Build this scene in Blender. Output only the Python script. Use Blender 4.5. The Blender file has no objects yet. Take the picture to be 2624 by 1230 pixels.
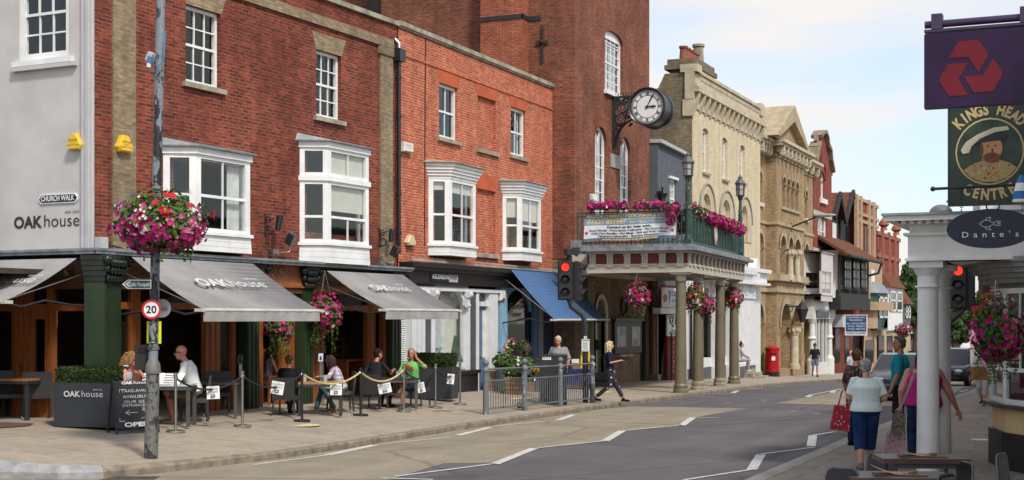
import bpy,bmesh,math,random
from mathutils import Vector,Matrix,noise as mnoise
from mathutils.geometry import tessellate_polygon
R=math.radians
PI=math.pi
rnd=random.Random(7)
scene=bpy.context.scene
COL=scene.collection
TH=R(23.6);FL=3565.0;CX=1312.0;HY=815.0;CZ=2.3
ct,st=math.cos(TH),math.sin(TH)
def gz(Y):
 pts=[(-200,0),(36,0),(42,-.06),(52,-.2),(60,-.42),(72,-.8),(100,-1.6),(160,-3.0),(400,-4.5),(1500,-5)]
 for(a,za),(b,zb)in zip(pts,pts[1:]):
  if Y<=b:
   return za+(zb-za)*(Y-a)/(b-a)
 return-5
def zl(X,Y):
 k=.06 if Y<33 else(.06-.043*min(1,(Y-33)/9))
 return gz(Y)+max(0,min(.32,(-13.3-X)*k))
def zroad(X,Y):return gz(Y)-.12
def zright(X,Y):return gz(Y)
def wp(px,py,D):
 L=(px-CX)/FL*D
 return Vector((L*ct-D*st,D*ct+L*st,CZ+(HY-py)/FL*D))
def gp(px,py,zf=zl,dz=0.0):
 D=30.0
 for i in range(80):
  p=wp(px,py,D)
  D=.5*D+.5*(CZ-zf(p.x,p.y)-dz)*FL/max(8,(py-HY))
 p=wp(px,py,D)
 p.z=zf(p.x,p.y)+dz
 return p
def depth(p):return-p[0]*st+p[1]*ct
def tag(o,label=None,cat=None,group=None,kind=None):
 if label:o['label']=label
 if cat:o['category']=cat
 if group:o['group']=group
 if kind:o['kind']=kind
 return o
def thing(name,label,cat,loc=(0,0,0),rotz=0,group=None):
 o=bpy.data.objects.new(name,None)
 o.empty_display_size=.2
 COL.objects.link(o)
 o.location=loc
 o.rotation_euler=(0,0,rotz)
 return tag(o,label,cat,group)
def dup(root,loc,rotz=None,label=None,scale=None,group=None):
 r=root.copy();COL.objects.link(r);r.location=loc
 if rotz is not None:r.rotation_euler=(0,0,rotz)
 if scale:r.scale=scale if isinstance(scale,tuple)else(scale,)*3
 if label:r['label']=label
 if group:r['group']=group
 for ch in list(root.children):
  c=ch.copy();COL.objects.link(c);c.parent=r
  for g in list(ch.children):
   d=g.copy();COL.objects.link(d);d.parent=c
 return r
class MB:
 def __init__(s):s.v=[];s.f=[];s.sm=[];s.M=None
 def add(s,vs,fs,smooth=False):
  b=len(s.v)
  s.v+=[(s.M@Vector(p))if s.M else Vector(p)for p in vs]
  for f in fs:s.f.append([b+i for i in f]);s.sm.append(smooth)
  return s
 def box(s,x0,y0,z0,x1,y1,z1):
  vs=[(x0,y0,z0),(x1,y0,z0),(x1,y1,z0),(x0,y1,z0),(x0,y0,z1),(x1,y0,z1),(x1,y1,z1),(x0,y1,z1)]
  return s.add(vs,[(0,3,2,1),(4,5,6,7),(0,1,5,4),(1,2,6,5),(2,3,7,6),(3,0,4,7)])
 def cbox(s,c,sz,rz=0,m=None):
  hx,hy,hz=sz[0]/2,sz[1]/2,sz[2]/2
  T=Matrix.Translation(c)@(m if m is not None else Matrix.Rotation(rz,4,'Z'))
  vs=[T@Vector((a*hx,b*hy,d*hz))for d in(-1,1)for a,b in((-1,-1),(1,-1),(1,1),(-1,1))]
  return s.add(vs,[(0,3,2,1),(4,5,6,7),(0,1,5,4),(1,2,6,5),(2,3,7,6),(3,0,4,7)])
 def pbox(s,p0,p1,s0,s1,z0,z1,d0,d1):
  """box along plan segment p0->p1 between lengths s0..s1, depth d0..d1 to the left (inward)"""
  a=Vector((p0[0],p0[1],0));b=Vector((p1[0],p1[1],0));t=(b-a).normalized();n=Vector((-t.y,t.x,0))
  q=[a+t*s0+n*d0,a+t*s1+n*d0,a+t*s1+n*d1,a+t*s0+n*d1]
  vs=[(p.x,p.y,z0)for p in q]+[(p.x,p.y,z1)for p in q]
  return s.add(vs,[(0,3,2,1),(4,5,6,7),(0,1,5,4),(1,2,6,5),(2,3,7,6),(3,0,4,7)])
 def beam(s,a,b,w,h):
  """box with w x h section from a to b"""
  a=Vector(a);b=Vector(b);t=(b-a).normalized()
  u=Vector((0,0,1))if abs(t.z)<.95 else Vector((0,1,0))
  r=t.cross(u).normalized();u=r.cross(t)
  vs=[p+r*i*w/2+u*j*h/2 for p in(a,b)for i,j in((-1,-1),(1,-1),(1,1),(-1,1))]
  return s.add(vs,[(0,1,2,3),(7,6,5,4),(0,4,5,1),(1,5,6,2),(2,6,7,3),(3,7,4,0)])
 def quad(s,a,b,c,d):return s.add([a,b,c,d],[(0,1,2,3)])
 def poly(s,pts):return s.add(pts,[tuple(range(len(pts)))])
 def prism(s,pts,d):
  """closed polygon pts (3d, planar) extruded by vector d"""
  n=len(pts);d=Vector(d)
  vs=[Vector(p)for p in pts]+[Vector(p)+d for p in pts]
  s.add(vs,[tuple(range(n))[::-1],tuple(range(n,2*n))])
  for i in range(n):
   j=(i+1)%n
   s.add([vs[i],vs[j],vs[n+j],vs[n+i]],[(0,1,2,3)])
  return s
 def plan(s,pts,z0,z1):
  return s.prism([(p[0],p[1],z0)for p in pts],(0,0,z1-z0))
 def tube(s,pts,r,n=8,cap=True,close=False):
  pts=[Vector(p)for p in pts]
  rs=r if isinstance(r,(list,tuple))else[r]*len(pts)
  k=len(pts);vs=[]
  t0=(pts[1]-pts[0]).normalized()
  u=t0.orthogonal().normalized()
  for i,p in enumerate(pts):
   a=pts[i-1]if i>0 else(pts[-1]if close else pts[i]);b=pts[i+1]if i<k-1 else(pts[0]if close else pts[i])
   t=(b-a).normalized()
   u=(u-t*u.dot(t)).normalized();w_=t.cross(u)
   vs+=[p+(u*math.cos(2*PI*j/n)+w_*math.sin(2*PI*j/n))*rs[i]for j in range(n)]
  fs=[]
  for i in range(k if close else k-1):
   for j in range(n):
    a=i*n+j;b=i*n+(j+1)%n;i2=(i+1)%k
    fs.append((a,b,i2*n+(j+1)%n,i2*n+j))
  s.add(vs,fs,True)
  if cap and not close:
   s.add(vs[:n],[tuple(range(n))[::-1]]);s.add(vs[-n:],[tuple(range(n))])
  return s
 def cyl(s,c,r,h,n=16,r2=None):
  return s.tube([c,(c[0],c[1],c[2]+h)],[r,r if r2 is None else r2],n)
 def lathe(s,prof,n=16,c=(0,0,0),smooth=True,sq=False):
  """prof: (radius, z) list; hard edge at each point"""
  off=PI/4 if sq else 0;n=4 if sq else n
  for(ra,za),(rb,zb)in zip(prof,prof[1:]):
   vs=[]
   for rr,zz in((ra,za),(rb,zb)):
    vs+=[(c[0]+rr*math.cos(2*PI*j/n+off),c[1]+rr*math.sin(2*PI*j/n+off),c[2]+zz)for j in range(n)]
   s.add(vs,[(j,(j+1)%n,n+(j+1)%n,n+j)for j in range(n)],smooth and not sq)
  return s
 def ball(s,c,r,n=12,m=8,M=None):
  if not isinstance(r,(tuple,list)):r=(r,r,r)
  c=Vector(c);vs=[]
  for i in range(m+1):
   a=PI*i/m-PI/2
   for j in range(n):
    b=2*PI*j/n
    p=Vector((r[0]*math.cos(a)*math.cos(b),r[1]*math.cos(a)*math.sin(b),r[2]*math.sin(a)))
    vs.append(c+(M@p if M else p))
  fs=[(i*n+j,i*n+(j+1)%n,(i+1)*n+(j+1)%n,(i+1)*n+j)for i in range(m)for j in range(n)]
  return s.add(vs,fs,True)
 def torus(s,c,R0,r,n=24,k=6,axis='Z',a0=0,a1=2*PI):
  full=abs(a1-a0-2*PI)<1e-3
  pts=[]
  for i in range(n if full else n+1):
   a=a0+(a1-a0)*i/n
   x,y=R0*math.cos(a),R0*math.sin(a)
   p={'Z':(x,y,0),'Y':(x,0,y),'X':(0,x,y)}[axis]
   pts.append((c[0]+p[0],c[1]+p[1],c[2]+p[2]))
  return s.tube(pts,r,k,cap=not full,close=full)
 def wall(s,outer,holes=(),y=0.0,reveal=.12):
  """vertical wall in local XZ at depth y; outer / holes are lists of (x,z)"""
  loops=[[Vector((p[0],p[1],0))for p in outer]]+[[Vector((p[0],p[1],0))for p in h]for h in holes]
  flat=[p for l in loops for p in l]
  tris=tessellate_polygon(loops)
  vs=[(p.x,y,p.y)for p in flat]
  fs=[]
  for a,b,c in tris:
   A,B,C=flat[a],flat[b],flat[c]
   cr=(B.x-A.x)*(C.y-A.y)-(B.y-A.y)*(C.x-A.x)
   if abs(cr)<1e-9:continue
   fs.append((a,b,c)if cr>0 else(a,c,b))
  s.add(vs,fs)
  if reveal:
   for h in holes:
    for i in range(len(h)):
     a,b=h[i],h[(i+1)%len(h)]
     s.quad((a[0],y,a[1]),(b[0],y,b[1]),(b[0],y+reveal,b[1]),(a[0],y+reveal,a[1]))
  return s
 def build(s,name,m,parent=None,loc=None,rotz=None):
  me=bpy.data.meshes.new(name)
  me.from_pydata([tuple(p)for p in s.v],[],s.f)
  if s.sm:me.polygons.foreach_set('use_smooth',s.sm)
  uv=me.uv_layers.new(name='UVMap')
  data=[]
  vs=s.v
  for p in me.polygons:
   n=p.normal;ax,ay,az=abs(n.x),abs(n.y),abs(n.z)
   if az>.8:
    for i in p.vertices:data+=(vs[i].x,vs[i].y)
   elif ax>ay:
    for i in p.vertices:data+=(vs[i].y,vs[i].z)
   else:
    for i in p.vertices:data+=(vs[i].x,vs[i].z)
  uv.data.foreach_set('uv',data)
  me.materials.append(m)
  me.update()
  o=bpy.data.objects.new(name,me)
  COL.objects.link(o)
  if parent is not None:o.parent=parent
  if loc is not None:o.location=loc
  if rotz is not None:o.rotation_euler=(0,0,rotz)
  return o
def rect(a,b,c,d):return[(a,c),(b,c),(b,d),(a,d)]
def archpts(x0,x1,z0,z1,n=10,rise=None):
 """opening with a round (or segmental) head: z1 is the crown"""
 r=(x1-x0)/2;xc=(x0+x1)/2
 if rise is None:rise=r
 pts=[(x0,z0),(x1,z0)]
 for i in range(n+1):
  a=PI*i/n
  pts.append((xc+r*math.cos(a),z1-rise+rise*math.sin(a)))
 return pts
_dg=None
def text_mesh(body,spacing=1.0,bold=0.0,res=3,ext=.004,shear=0.0):
 cu=bpy.data.curves.new('lettering','FONT')
 cu.body=body;cu.size=1;cu.align_x='CENTER';cu.space_character=spacing;cu.offset=bold;cu.resolution_u=res;cu.shear=shear
 ob=bpy.data.objects.new('lettering',cu);COL.objects.link(ob)
 dg=bpy.context.evaluated_depsgraph_get()
 me=bpy.data.meshes.new_from_object(ob.evaluated_get(dg))
 bpy.data.objects.remove(ob);bpy.data.curves.remove(cu)
 return me
def letters(lines,m,parent,T,name='lettering'):
 """lines: (text, x centre, z baseline, width, height, bold[, spacing, shear]) in the plane of T (x right, z up, y into the surface)"""
 b=MB()
 for L in lines:
  txt,xc,zb,w_,h_=L[:5];bold=L[5]if len(L)>5 else 0;sp=L[6]if len(L)>6 else 1;sh=L[7]if len(L)>7 else 0
  me=text_mesh(txt,sp,bold,shear=sh)
  if not me.vertices:continue
  xs=[v.co.x for v in me.vertices]
  x0,x1=min(xs),max(xs)
  kx=w_/(x1-x0);kz=h_/.70
  vs=[T@Vector((xc+(v.co.x-(x0+x1)/2)*kx,0,zb+v.co.y*kz))for v in me.vertices]
  b.add(vs,[tuple(p.vertices)for p in me.polygons])
  bpy.data.meshes.remove(me)
 return b.build(name,m,parent)
I4=Matrix.Identity(4)
def TY(y):return Matrix.Translation((0,y,0))
class Fr:
 """local x runs along the facade (rightwards in view), y into the wall, z is world height"""
 def __init__(s,x,y,ang):
  a=R(ang);s.o=Vector((x,y,0));s.u=Vector((math.sin(a),math.cos(a),0));s.n=Vector((-math.cos(a),math.sin(a),0));s.rz=PI/2-a
 def px(s,px,py,o=0.0):
  d=wp(px,py,1.0);cam=Vector((0,0,CZ));d=d-cam
  q=s.o-s.n*o
  t=(q-cam).dot(s.n)/d.dot(s.n)
  p=cam+d*t
  return((p-s.o).dot(s.u),p.z)
 def u_(s,px,o=0.0):return s.px(px,600,o)[0]
 def z_(s,px,py,o=0.0):return s.px(px,py,o)[1]
 def rect(s,pl,pr,pt,pb,o=0.0):
  u0=s.u_(pl,o);u1=s.u_(pr,o);pm=(pl+pr)/2
  return u0,u1,s.z_(pm,pb,o),s.z_(pm,pt,o)
 def w(s,u,y,z=0.0):
  p=s.o+s.u*u+s.n*y;p.z=z
  return p
 def mat(s):return Matrix.Translation(s.o)@Matrix.Rotation(s.rz,4,'Z')
 def thing(s,name,label,cat,group=None):return thing(name,label,cat,s.o,s.rz,group)
 def at(s,name,label,cat,u,y,z,group=None):return thing(name,label,cat,s.w(u,y,z),s.rz,group)
MATS={}
def nodes(name):
 m=bpy.data.materials.new(name);m.use_nodes=True
 nt=m.node_tree;b=nt.nodes['Principled BSDF']
 return m,nt,b
def N(nt,t,**kw):
 n=nt.nodes.new(t)
 for k,v in kw.items():
  if k in n.inputs.keys()if isinstance(k,str)else False:n.inputs[k].default_value=v
  else:setattr(n,k,v)
 return n
def c4(c):return(c[0],c[1],c[2],1)
def sc(c,k):return tuple(min(1,x*k)for x in c)
def coord(nt,kind='Object',scale=None):
 tc=nt.nodes.new('ShaderNodeTexCoord')
 out=tc.outputs[kind]
 if scale:
  mp=nt.nodes.new('ShaderNodeMapping');mp.inputs['Scale'].default_value=scale
  nt.links.new(out,mp.inputs['Vector']);out=mp.outputs['Vector']
 return out
def noise(nt,vec,scale,detail=4,rough=.55):
 n=nt.nodes.new('ShaderNodeTexNoise');n.inputs['Scale'].default_value=scale;n.inputs['Detail'].default_value=detail;n.inputs['Roughness'].default_value=rough
 if vec:nt.links.new(vec,n.inputs['Vector'])
 return n.outputs['Fac']
def ramp(nt,fac,stops,interp='LINEAR'):
 r=nt.nodes.new('ShaderNodeValToRGB');cr=r.color_ramp;cr.interpolation=interp
 while len(cr.elements)<len(stops):cr.elements.new(.5)
 for e,(p,c)in zip(cr.elements,stops):
  e.position=p;e.color=c4(c)if not isinstance(c,(int,float))else(c,c,c,1)
 nt.links.new(fac,r.inputs['Fac'])
 return r.outputs['Color']
def mix(nt,fac,a,b,mode='MIX'):
 m=nt.nodes.new('ShaderNodeMix');m.data_type='RGBA';m.blend_type=mode
 def setv(sock,v):
  if isinstance(v,(tuple,list)):sock.default_value=c4(v)
  else:nt.links.new(v,sock)
 if isinstance(fac,(int,float)):m.inputs['Factor'].default_value=fac
 else:nt.links.new(fac,m.inputs['Factor'])
 setv(m.inputs['A'],a);setv(m.inputs['B'],b)
 return m.outputs['Result']
def bump(nt,b,h,strength=.3,dist=.01):
 n=nt.nodes.new('ShaderNodeBump');n.inputs['Strength'].default_value=strength;n.inputs['Distance'].default_value=dist
 nt.links.new(h,n.inputs['Height']);nt.links.new(n.outputs['Normal'],b.inputs['Normal'])
def flat(name,col,rough=.6,metal=0.0,var=.12,vs=3.0,spec=.5,bmp=0.0,bs=60,fine=0.0):
 if name in MATS:return MATS[name]
 m,nt,b=nodes(name)
 v=coord(nt)
 f=noise(nt,v,vs,5)
 lo,hi=sc(col,1-var*1.6),sc(col,1+var)
 c=ramp(nt,f,[(.3,lo),(.7,hi)])
 if fine:
  f2=noise(nt,v,bs,2)
  c=mix(nt,fine,c,ramp(nt,f2,[(.35,sc(col,.45)),(.65,sc(col,1.5))]))
 nt.links.new(c,b.inputs['Base Color'])
 b.inputs['Roughness'].default_value=rough;b.inputs['Metallic'].default_value=metal
 b.inputs['Specular IOR Level'].default_value=spec
 if bmp:bump(nt,b,noise(nt,v,bs,3),bmp,.01)
 MATS[name]=m
 return m
def brick(name,c1,c2,mortar,spot=None,dark=None,w=.225,h=.075,ms=.011,spotp=.66,darkp=.55,darkk=.75,bias=0.0,k=1.0):
 if name in MATS:return MATS[name]
 m,nt,b=nodes(name)
 uv=coord(nt,'UV')
 t=nt.nodes.new('ShaderNodeTexBrick')
 nt.links.new(uv,t.inputs['Vector'])
 t.inputs['Scale'].default_value=1;t.inputs['Brick Width'].default_value=w;t.inputs['Row Height'].default_value=h
 t.inputs['Mortar Size'].default_value=ms;t.inputs['Mortar Smooth'].default_value=.3;t.inputs['Bias'].default_value=bias
 t.inputs['Color1'].default_value=c4(c1);t.inputs['Color2'].default_value=c4(c2);t.inputs['Mortar'].default_value=c4(mortar)
 c=t.outputs['Color']
 f1=noise(nt,uv,.55,6,.6)
 if dark:c=mix(nt,ramp(nt,f1,[(darkp-.12,0.0),(darkp+.14,darkk)]),c,mix(nt,.35,dark,c))
 f2=noise(nt,coord(nt,'UV',(3.0,9.0,1)),1.0,3,.6)
 if spot:c=mix(nt,ramp(nt,f2,[(spotp,0.0),(spotp+.05,.85)]),c,spot)
 f3=noise(nt,coord(nt,'UV',(4.5,13.3,1)),1.0,1,.5)
 c=mix(nt,.4*k,c,ramp(nt,f3,[(.3,.45),(.7,1.55)]),'MULTIPLY')
 f4=noise(nt,uv,1.6,6,.7)
 c=mix(nt,.45*k,c,ramp(nt,f4,[(.32,.5),(.68,1.4)]),'MULTIPLY')
 c=mix(nt,.38,c,ramp(nt,noise(nt,coord(nt,'UV',(2.2,.12,1)),1.6,4,.6),[(.3,.55),(.62,1.15)]),'MULTIPLY')
 nt.links.new(c,b.inputs['Base Color']);b.inputs['Roughness'].default_value=.9;b.inputs['Specular IOR Level'].default_value=.2
 bump(nt,b,t.outputs['Fac'],-.5,.01)
 MATS[name]=m
 return m
def emit(name,col,s):
 m,nt,b=nodes(name)
 b.inputs['Base Color'].default_value=c4(sc(col,.4));b.inputs['Emission Color'].default_value=c4(col);b.inputs['Emission Strength'].default_value=s
 return m
def glassy(name,tint=(.90,.93,.93),refl=1.0,dens=.35):
 """thin window glass: part see-through, part mirror by angle"""
 m,nt,b=nodes(name)
 out=nt.nodes['Material Output']
 tr=nt.nodes.new('ShaderNodeBsdfTransparent');tr.inputs['Color'].default_value=c4(tint)
 gl=nt.nodes.new('ShaderNodeBsdfGlossy');gl.inputs['Roughness'].default_value=.03;gl.inputs['Color'].default_value=(refl,refl,refl,1)
 v=coord(nt)
 n=nt.nodes.new('ShaderNodeBump');n.inputs['Strength'].default_value=.04;n.inputs['Distance'].default_value=.02
 nt.links.new(noise(nt,v,1.7,2),n.inputs['Height']);nt.links.new(n.outputs['Normal'],gl.inputs['Normal'])
 fr=nt.nodes.new('ShaderNodeLayerWeight');fr.inputs['Blend'].default_value=.5
 pw=nt.nodes.new('ShaderNodeMath');pw.operation='POWER';pw.inputs[1].default_value=4.2;nt.links.new(fr.outputs['Facing'],pw.inputs[0])
 ad=nt.nodes.new('ShaderNodeMath');ad.operation='MULTIPLY_ADD';ad.inputs[1].default_value=.93;ad.inputs[2].default_value=.055
 nt.links.new(pw.outputs[0],ad.inputs[0])
 mx=nt.nodes.new('ShaderNodeMixShader')
 nt.links.new(ad.outputs[0],mx.inputs[0]);nt.links.new(tr.outputs[0],mx.inputs[1]);nt.links.new(gl.outputs[0],mx.inputs[2])
 nt.links.new(mx.outputs[0],out.inputs['Surface'])
 return m
def peel(name,base,under,thr=.52,scale=9.0,rough=.55,zs=.45):
 """paint flaking off: two colours split by a noise edge"""
 m,nt,b=nodes(name)
 v=coord(nt,'Object',(1,1,zs))
 f=noise(nt,v,scale,8,.7)
 f0=noise(nt,coord(nt,'Object',(.8,.8,.8)),1.2,2)
 s=nt.nodes.new('ShaderNodeMath');s.operation='ADD';nt.links.new(f,s.inputs[0]);nt.links.new(f0,s.inputs[1])
 h=nt.nodes.new('ShaderNodeMath');h.operation='MULTIPLY';h.inputs[1].default_value=.5;nt.links.new(s.outputs[0],h.inputs[0])
 k=ramp(nt,h.outputs[0],[(thr/2-.01,0.0),(thr/2+.01,1.0)])
 c=mix(nt,k,base,under)
 g=noise(nt,v,30,4)
 c=mix(nt,.4,c,ramp(nt,g,[(.3,.6),(.7,1.35)]),'MULTIPLY')
 nt.links.new(c,b.inputs['Base Color']);b.inputs['Roughness'].default_value=rough
 MATS[name]=m
 return m
def wood(name,c1,c2,rough=.5,axis=(1,1,.08),scale=14):
 if name in MATS:return MATS[name]
 m,nt,b=nodes(name)
 v=coord(nt,'Object',axis)
 f=noise(nt,v,scale,5,.65)
 c=ramp(nt,f,[(.3,c1),(.7,c2)])
 nt.links.new(c,b.inputs['Base Color']);b.inputs['Roughness'].default_value=rough
 MATS[name]=m
 return m
def spots(name,base,cols,scale=30,thr=.32,rough=.8):
 """printed cloth: voronoi blobs of several colours on a base"""
 m,nt,b=nodes(name)
 v=coord(nt)
 vo=nt.nodes.new('ShaderNodeTexVoronoi');vo.inputs['Scale'].default_value=scale;nt.links.new(v,vo.inputs['Vector'])
 k=ramp(nt,vo.outputs['Distance'],[(thr,1.0),(thr+.06,0.0)])
 sp=nt.nodes.new('ShaderNodeSeparateColor');nt.links.new(vo.outputs['Color'],sp.inputs[0])
 n_=len(cols)
 c=ramp(nt,sp.outputs[0],[((i+.001)/n_,cc)for i,cc in enumerate(cols)],'CONSTANT')
 nt.links.new(mix(nt,k,base,c),b.inputs['Base Color']);b.inputs['Roughness'].default_value=rough
 return m
def bands(name,a,b_,freq,duty=.5,axis=0,rough=.8,a2=None):
 m,nt,b=nodes(name)
 v=coord(nt)
 sp=nt.nodes.new('ShaderNodeSeparateXYZ');nt.links.new(v,sp.inputs[0])
 def stripe(ax,fq,du):
  mu=nt.nodes.new('ShaderNodeMath');mu.operation='MULTIPLY';mu.inputs[1].default_value=fq;nt.links.new(sp.outputs[ax],mu.inputs[0])
  fr=nt.nodes.new('ShaderNodeMath');fr.operation='FRACT';nt.links.new(mu.outputs[0],fr.inputs[0])
  return ramp(nt,fr.outputs[0],[(0,1.0),(du,0.0)],'CONSTANT')
 c=mix(nt,stripe(axis,freq,duty),a,b_)
 if a2:c=mix(nt,stripe(2,freq,duty),c,mix(nt,.55,c,a2))
 nt.links.new(c,b.inputs['Base Color']);b.inputs['Roughness'].default_value=rough
 return m
def leaf(name,c1,c2,rough=.55,trans=.25):
 """foliage: colour varies from clump to clump, a little light passes through"""
 if name in MATS:return MATS[name]
 m,nt,b=nodes(name)
 v=coord(nt)
 c=ramp(nt,noise(nt,v,5.0,3),[(.32,c1),(.68,c2)])
 g=nt.nodes.new('ShaderNodeNewGeometry')
 c=mix(nt,.5,c,ramp(nt,g.outputs['Random Per Island'],[(0,.55),(1,1.5)]),'MULTIPLY')
 nt.links.new(c,b.inputs['Base Color']);b.inputs['Roughness'].default_value=rough;b.inputs['Specular IOR Level'].default_value=.3
 out=nt.nodes['Material Output']
 t=nt.nodes.new('ShaderNodeBsdfTranslucent');nt.links.new(c,t.inputs['Color'])
 mx=nt.nodes.new('ShaderNodeMixShader');mx.inputs[0].default_value=trans
 nt.links.new(b.outputs[0],mx.inputs[1]);nt.links.new(t.outputs[0],mx.inputs[2]);nt.links.new(mx.outputs[0],out.inputs['Surface'])
 MATS[name]=m
 return m
def petal(name,c,k=.35):
 if name in MATS:return MATS[name]
 return leaf(name,sc(c,1-k),sc(c,1+k*.4),.6,.2)
B_OAK=brick('oak_red_brick',(.12,.024,.016),(.33,.058,.029),(.22,.115,.08),spot=(.48,.115,.04),dark=(.085,.022,.018),darkp=.49,darkk=.85,spotp=.68,ms=.014)
B_BUFF=brick('buff_brick',(.33,.24,.14),(.24,.18,.11),(.22,.18,.13),dark=(.12,.09,.06),darkp=.56)
B_ORANGE=brick('orange_brick',(.36,.070,.036),(.52,.12,.055),(.46,.28,.19),dark=(.24,.055,.035),darkp=.62,darkk=.5)
B_GAUGED=flat('gauged_brick',(.46,.095,.035),.9,var=.15,vs=2)
B_TOWER=brick('tower_brick',(.17,.048,.029),(.33,.085,.040),(.24,.14,.10),spot=(.40,.15,.07),dark=(.07,.030,.022),darkp=.48,darkk=.8,ms=.014)
B_TURRET=brick('turret_brick',(.29,.058,.03),(.34,.078,.038),(.30,.17,.11),dark=(.15,.04,.025),darkp=.6,darkk=.5)
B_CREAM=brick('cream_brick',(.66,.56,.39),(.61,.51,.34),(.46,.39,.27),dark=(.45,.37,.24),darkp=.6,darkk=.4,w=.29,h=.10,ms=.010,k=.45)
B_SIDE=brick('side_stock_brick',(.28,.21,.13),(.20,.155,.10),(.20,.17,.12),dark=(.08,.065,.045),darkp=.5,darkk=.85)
B_BANK=brick('bank_brick',(.41,.29,.165),(.33,.23,.125),(.28,.2,.12),dark=(.18,.12,.065),darkp=.6,darkk=.6)
B_RED=brick('gable_red_brick',(.26,.05,.036),(.21,.042,.03),(.24,.12,.09),dark=(.15,.03,.02),darkp=.62,w=.3,h=.1)
B_DRED=brick('shop_red_brick',(.20,.035,.025),(.15,.028,.02),(.12,.06,.045),w=.3,h=.1)
B_PORCH=brick('porch_wall_brick',(.31,.215,.135),(.24,.16,.10),(.16,.12,.085),dark=(.09,.06,.04),darkp=.55)
RENDER=flat('grey_render',(.54,.515,.50),.85,var=.09,vs=.9,bmp=.15,bs=25)
WHITE=flat('white_paint',(.78,.78,.77),.4,var=.09,vs=2.6)
PINKW=flat('shaded_pinkish_white',(.58,.53,.51),.5,var=.06)  # pinkish white, darkened to carry the shade on the far bay
WHITE2=flat('dull_white_paint',(.66,.65,.63),.5,var=.08,vs=2)
OFFW=flat('chalky_white',(.72,.72,.70),.7,var=.06,vs=1.5)
STONE=flat('weathered_stone',(.33,.29,.22),.9,var=.3,vs=3,bmp=.3,bs=20)
STONE2=flat('pale_stone',(.50,.43,.31),.9,var=.16,vs=2.5,bmp=.2,bs=20)
LEAD=flat('lead_sheet',(.24,.26,.28),.55,.3,var=.25,vs=4)
BLACK=flat('black_paint',(.014,.014,.016),.35,var=.2)
BLACKM=flat('black_matte',(.02,.02,.022),.7,var=.2)
CHAR=flat('charcoal',(.045,.047,.052),.6,var=.12)
GREEN_COL=flat('dark_green_paint',(.022,.042,.018),.4,var=.18,vs=2)
GREEN_IRON=flat('green_iron',(.02,.06,.045),.4,var=.2)
WOODO=wood('orange_wood',(.20,.058,.016),(.36,.115,.032),.4)
WOODT=wood('table_wood',(.30,.13,.05),(.46,.22,.09),.45,(.15,1,1),9)
AWN=flat('grey_canvas',(.255,.246,.243),.9,var=.13,vs=1.6)
AWN2=flat('pale_canvas',(.33,.32,.31),.9,var=.12,vs=2.5)
GLASS=glassy('window_glass')
GLASSD=glassy('shop_glass',(.5,.52,.5),.9,.2)
BLIND=flat('cream_blind',(.62,.60,.50),.8,var=.05)
CURT=flat('net_curtain',(.60,.60,.58),.9,var=.12,vs=6)
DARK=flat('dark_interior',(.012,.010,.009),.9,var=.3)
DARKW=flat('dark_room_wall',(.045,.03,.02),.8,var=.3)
STEEL=flat('brushed_steel',(.42,.40,.37),.32,.9,var=.1,vs=8)
CHROME=flat('bright_metal',(.75,.75,.76),.15,1.0,var=.03)
LETW=flat('white_lettering',(.82,.82,.82),.6,var=.02)
LETG=flat('faded_white_lettering',(.56,.56,.56),.8,var=.05)
LETB=flat('black_lettering',(.016,.016,.018),.5,var=.1)
PAPER=flat('white_paper',(.80,.80,.80),.7,var=.03)
YEL=flat('yellow_plastic',(.78,.48,.03),.35,var=.06)
TILE=brick('roof_tile',(.25,.085,.04),(.16,.06,.032),(.07,.035,.025),spot=(.33,.20,.06),dark=(.10,.045,.03),w=.2,h=.14,ms=.02,darkp=.5)
SLATE=brick('roof_slate',(.15,.145,.16),(.11,.105,.12),(.06,.06,.065),w=.4,h=.25,ms=.012)
cam_d=bpy.data.cameras.new('camera');cam=bpy.data.objects.new('camera',cam_d);COL.objects.link(cam)
cam.location=(0,0,CZ);cam.rotation_euler=(PI/2,0,TH)
cam_d.sensor_width=36;cam_d.lens=FL/2624*36
cam_d.shift_y=(HY-615)/2624
cam_d.clip_start=.1;cam_d.clip_end=4000
scene.camera=cam
EL=R(47);SUNH=Vector((.80,-.60,0)).normalized()
sd=bpy.data.lights.new('sun','SUN');sun=bpy.data.objects.new('sun',sd);COL.objects.link(sun)
sd.energy=2.4;sd.angle=R(7);sd.color=(1,.94,.84)
sv=SUNH*math.cos(EL)+Vector((0,0,math.sin(EL)))
sun.rotation_euler=sv.to_track_quat('Z','Y').to_euler();sun.location=(20,-20,40)
wd=bpy.data.worlds.new('World');scene.world=wd;wd.use_nodes=True
nt=wd.node_tree;bg=nt.nodes['Background']
sky=nt.nodes.new('ShaderNodeTexSky');sky.sky_type='NISHITA';sky.sun_disc=False
sky.sun_elevation=EL;sky.sun_rotation=math.atan2(SUNH.x,SUNH.y);sky.altitude=0;sky.air_density=1.0;sky.dust_density=1.6;sky.ozone_density=1.0
tc=nt.nodes.new('ShaderNodeTexCoord')
mp=nt.nodes.new('ShaderNodeMapping');mp.inputs['Scale'].default_value=(1.0,1.0,3.6);mp.inputs['Location'].default_value=(1.3,.62,.25)
nt.links.new(tc.outputs['Generated'],mp.inputs['Vector'])
f=noise(nt,mp.outputs['Vector'],4.2,5,.45)
f2=noise(nt,mp.outputs['Vector'],3.1,2,.5)
sm=nt.nodes.new('ShaderNodeMath');sm.operation='ADD';nt.links.new(f,sm.inputs[0]);nt.links.new(f2,sm.inputs[1])
hm=nt.nodes.new('ShaderNodeMath');hm.operation='MULTIPLY';hm.inputs[1].default_value=.5;nt.links.new(sm.outputs[0],hm.inputs[0])
k=ramp(nt,hm.outputs[0],[(.39,.14),(.5,.52),(.60,.96)])
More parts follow.
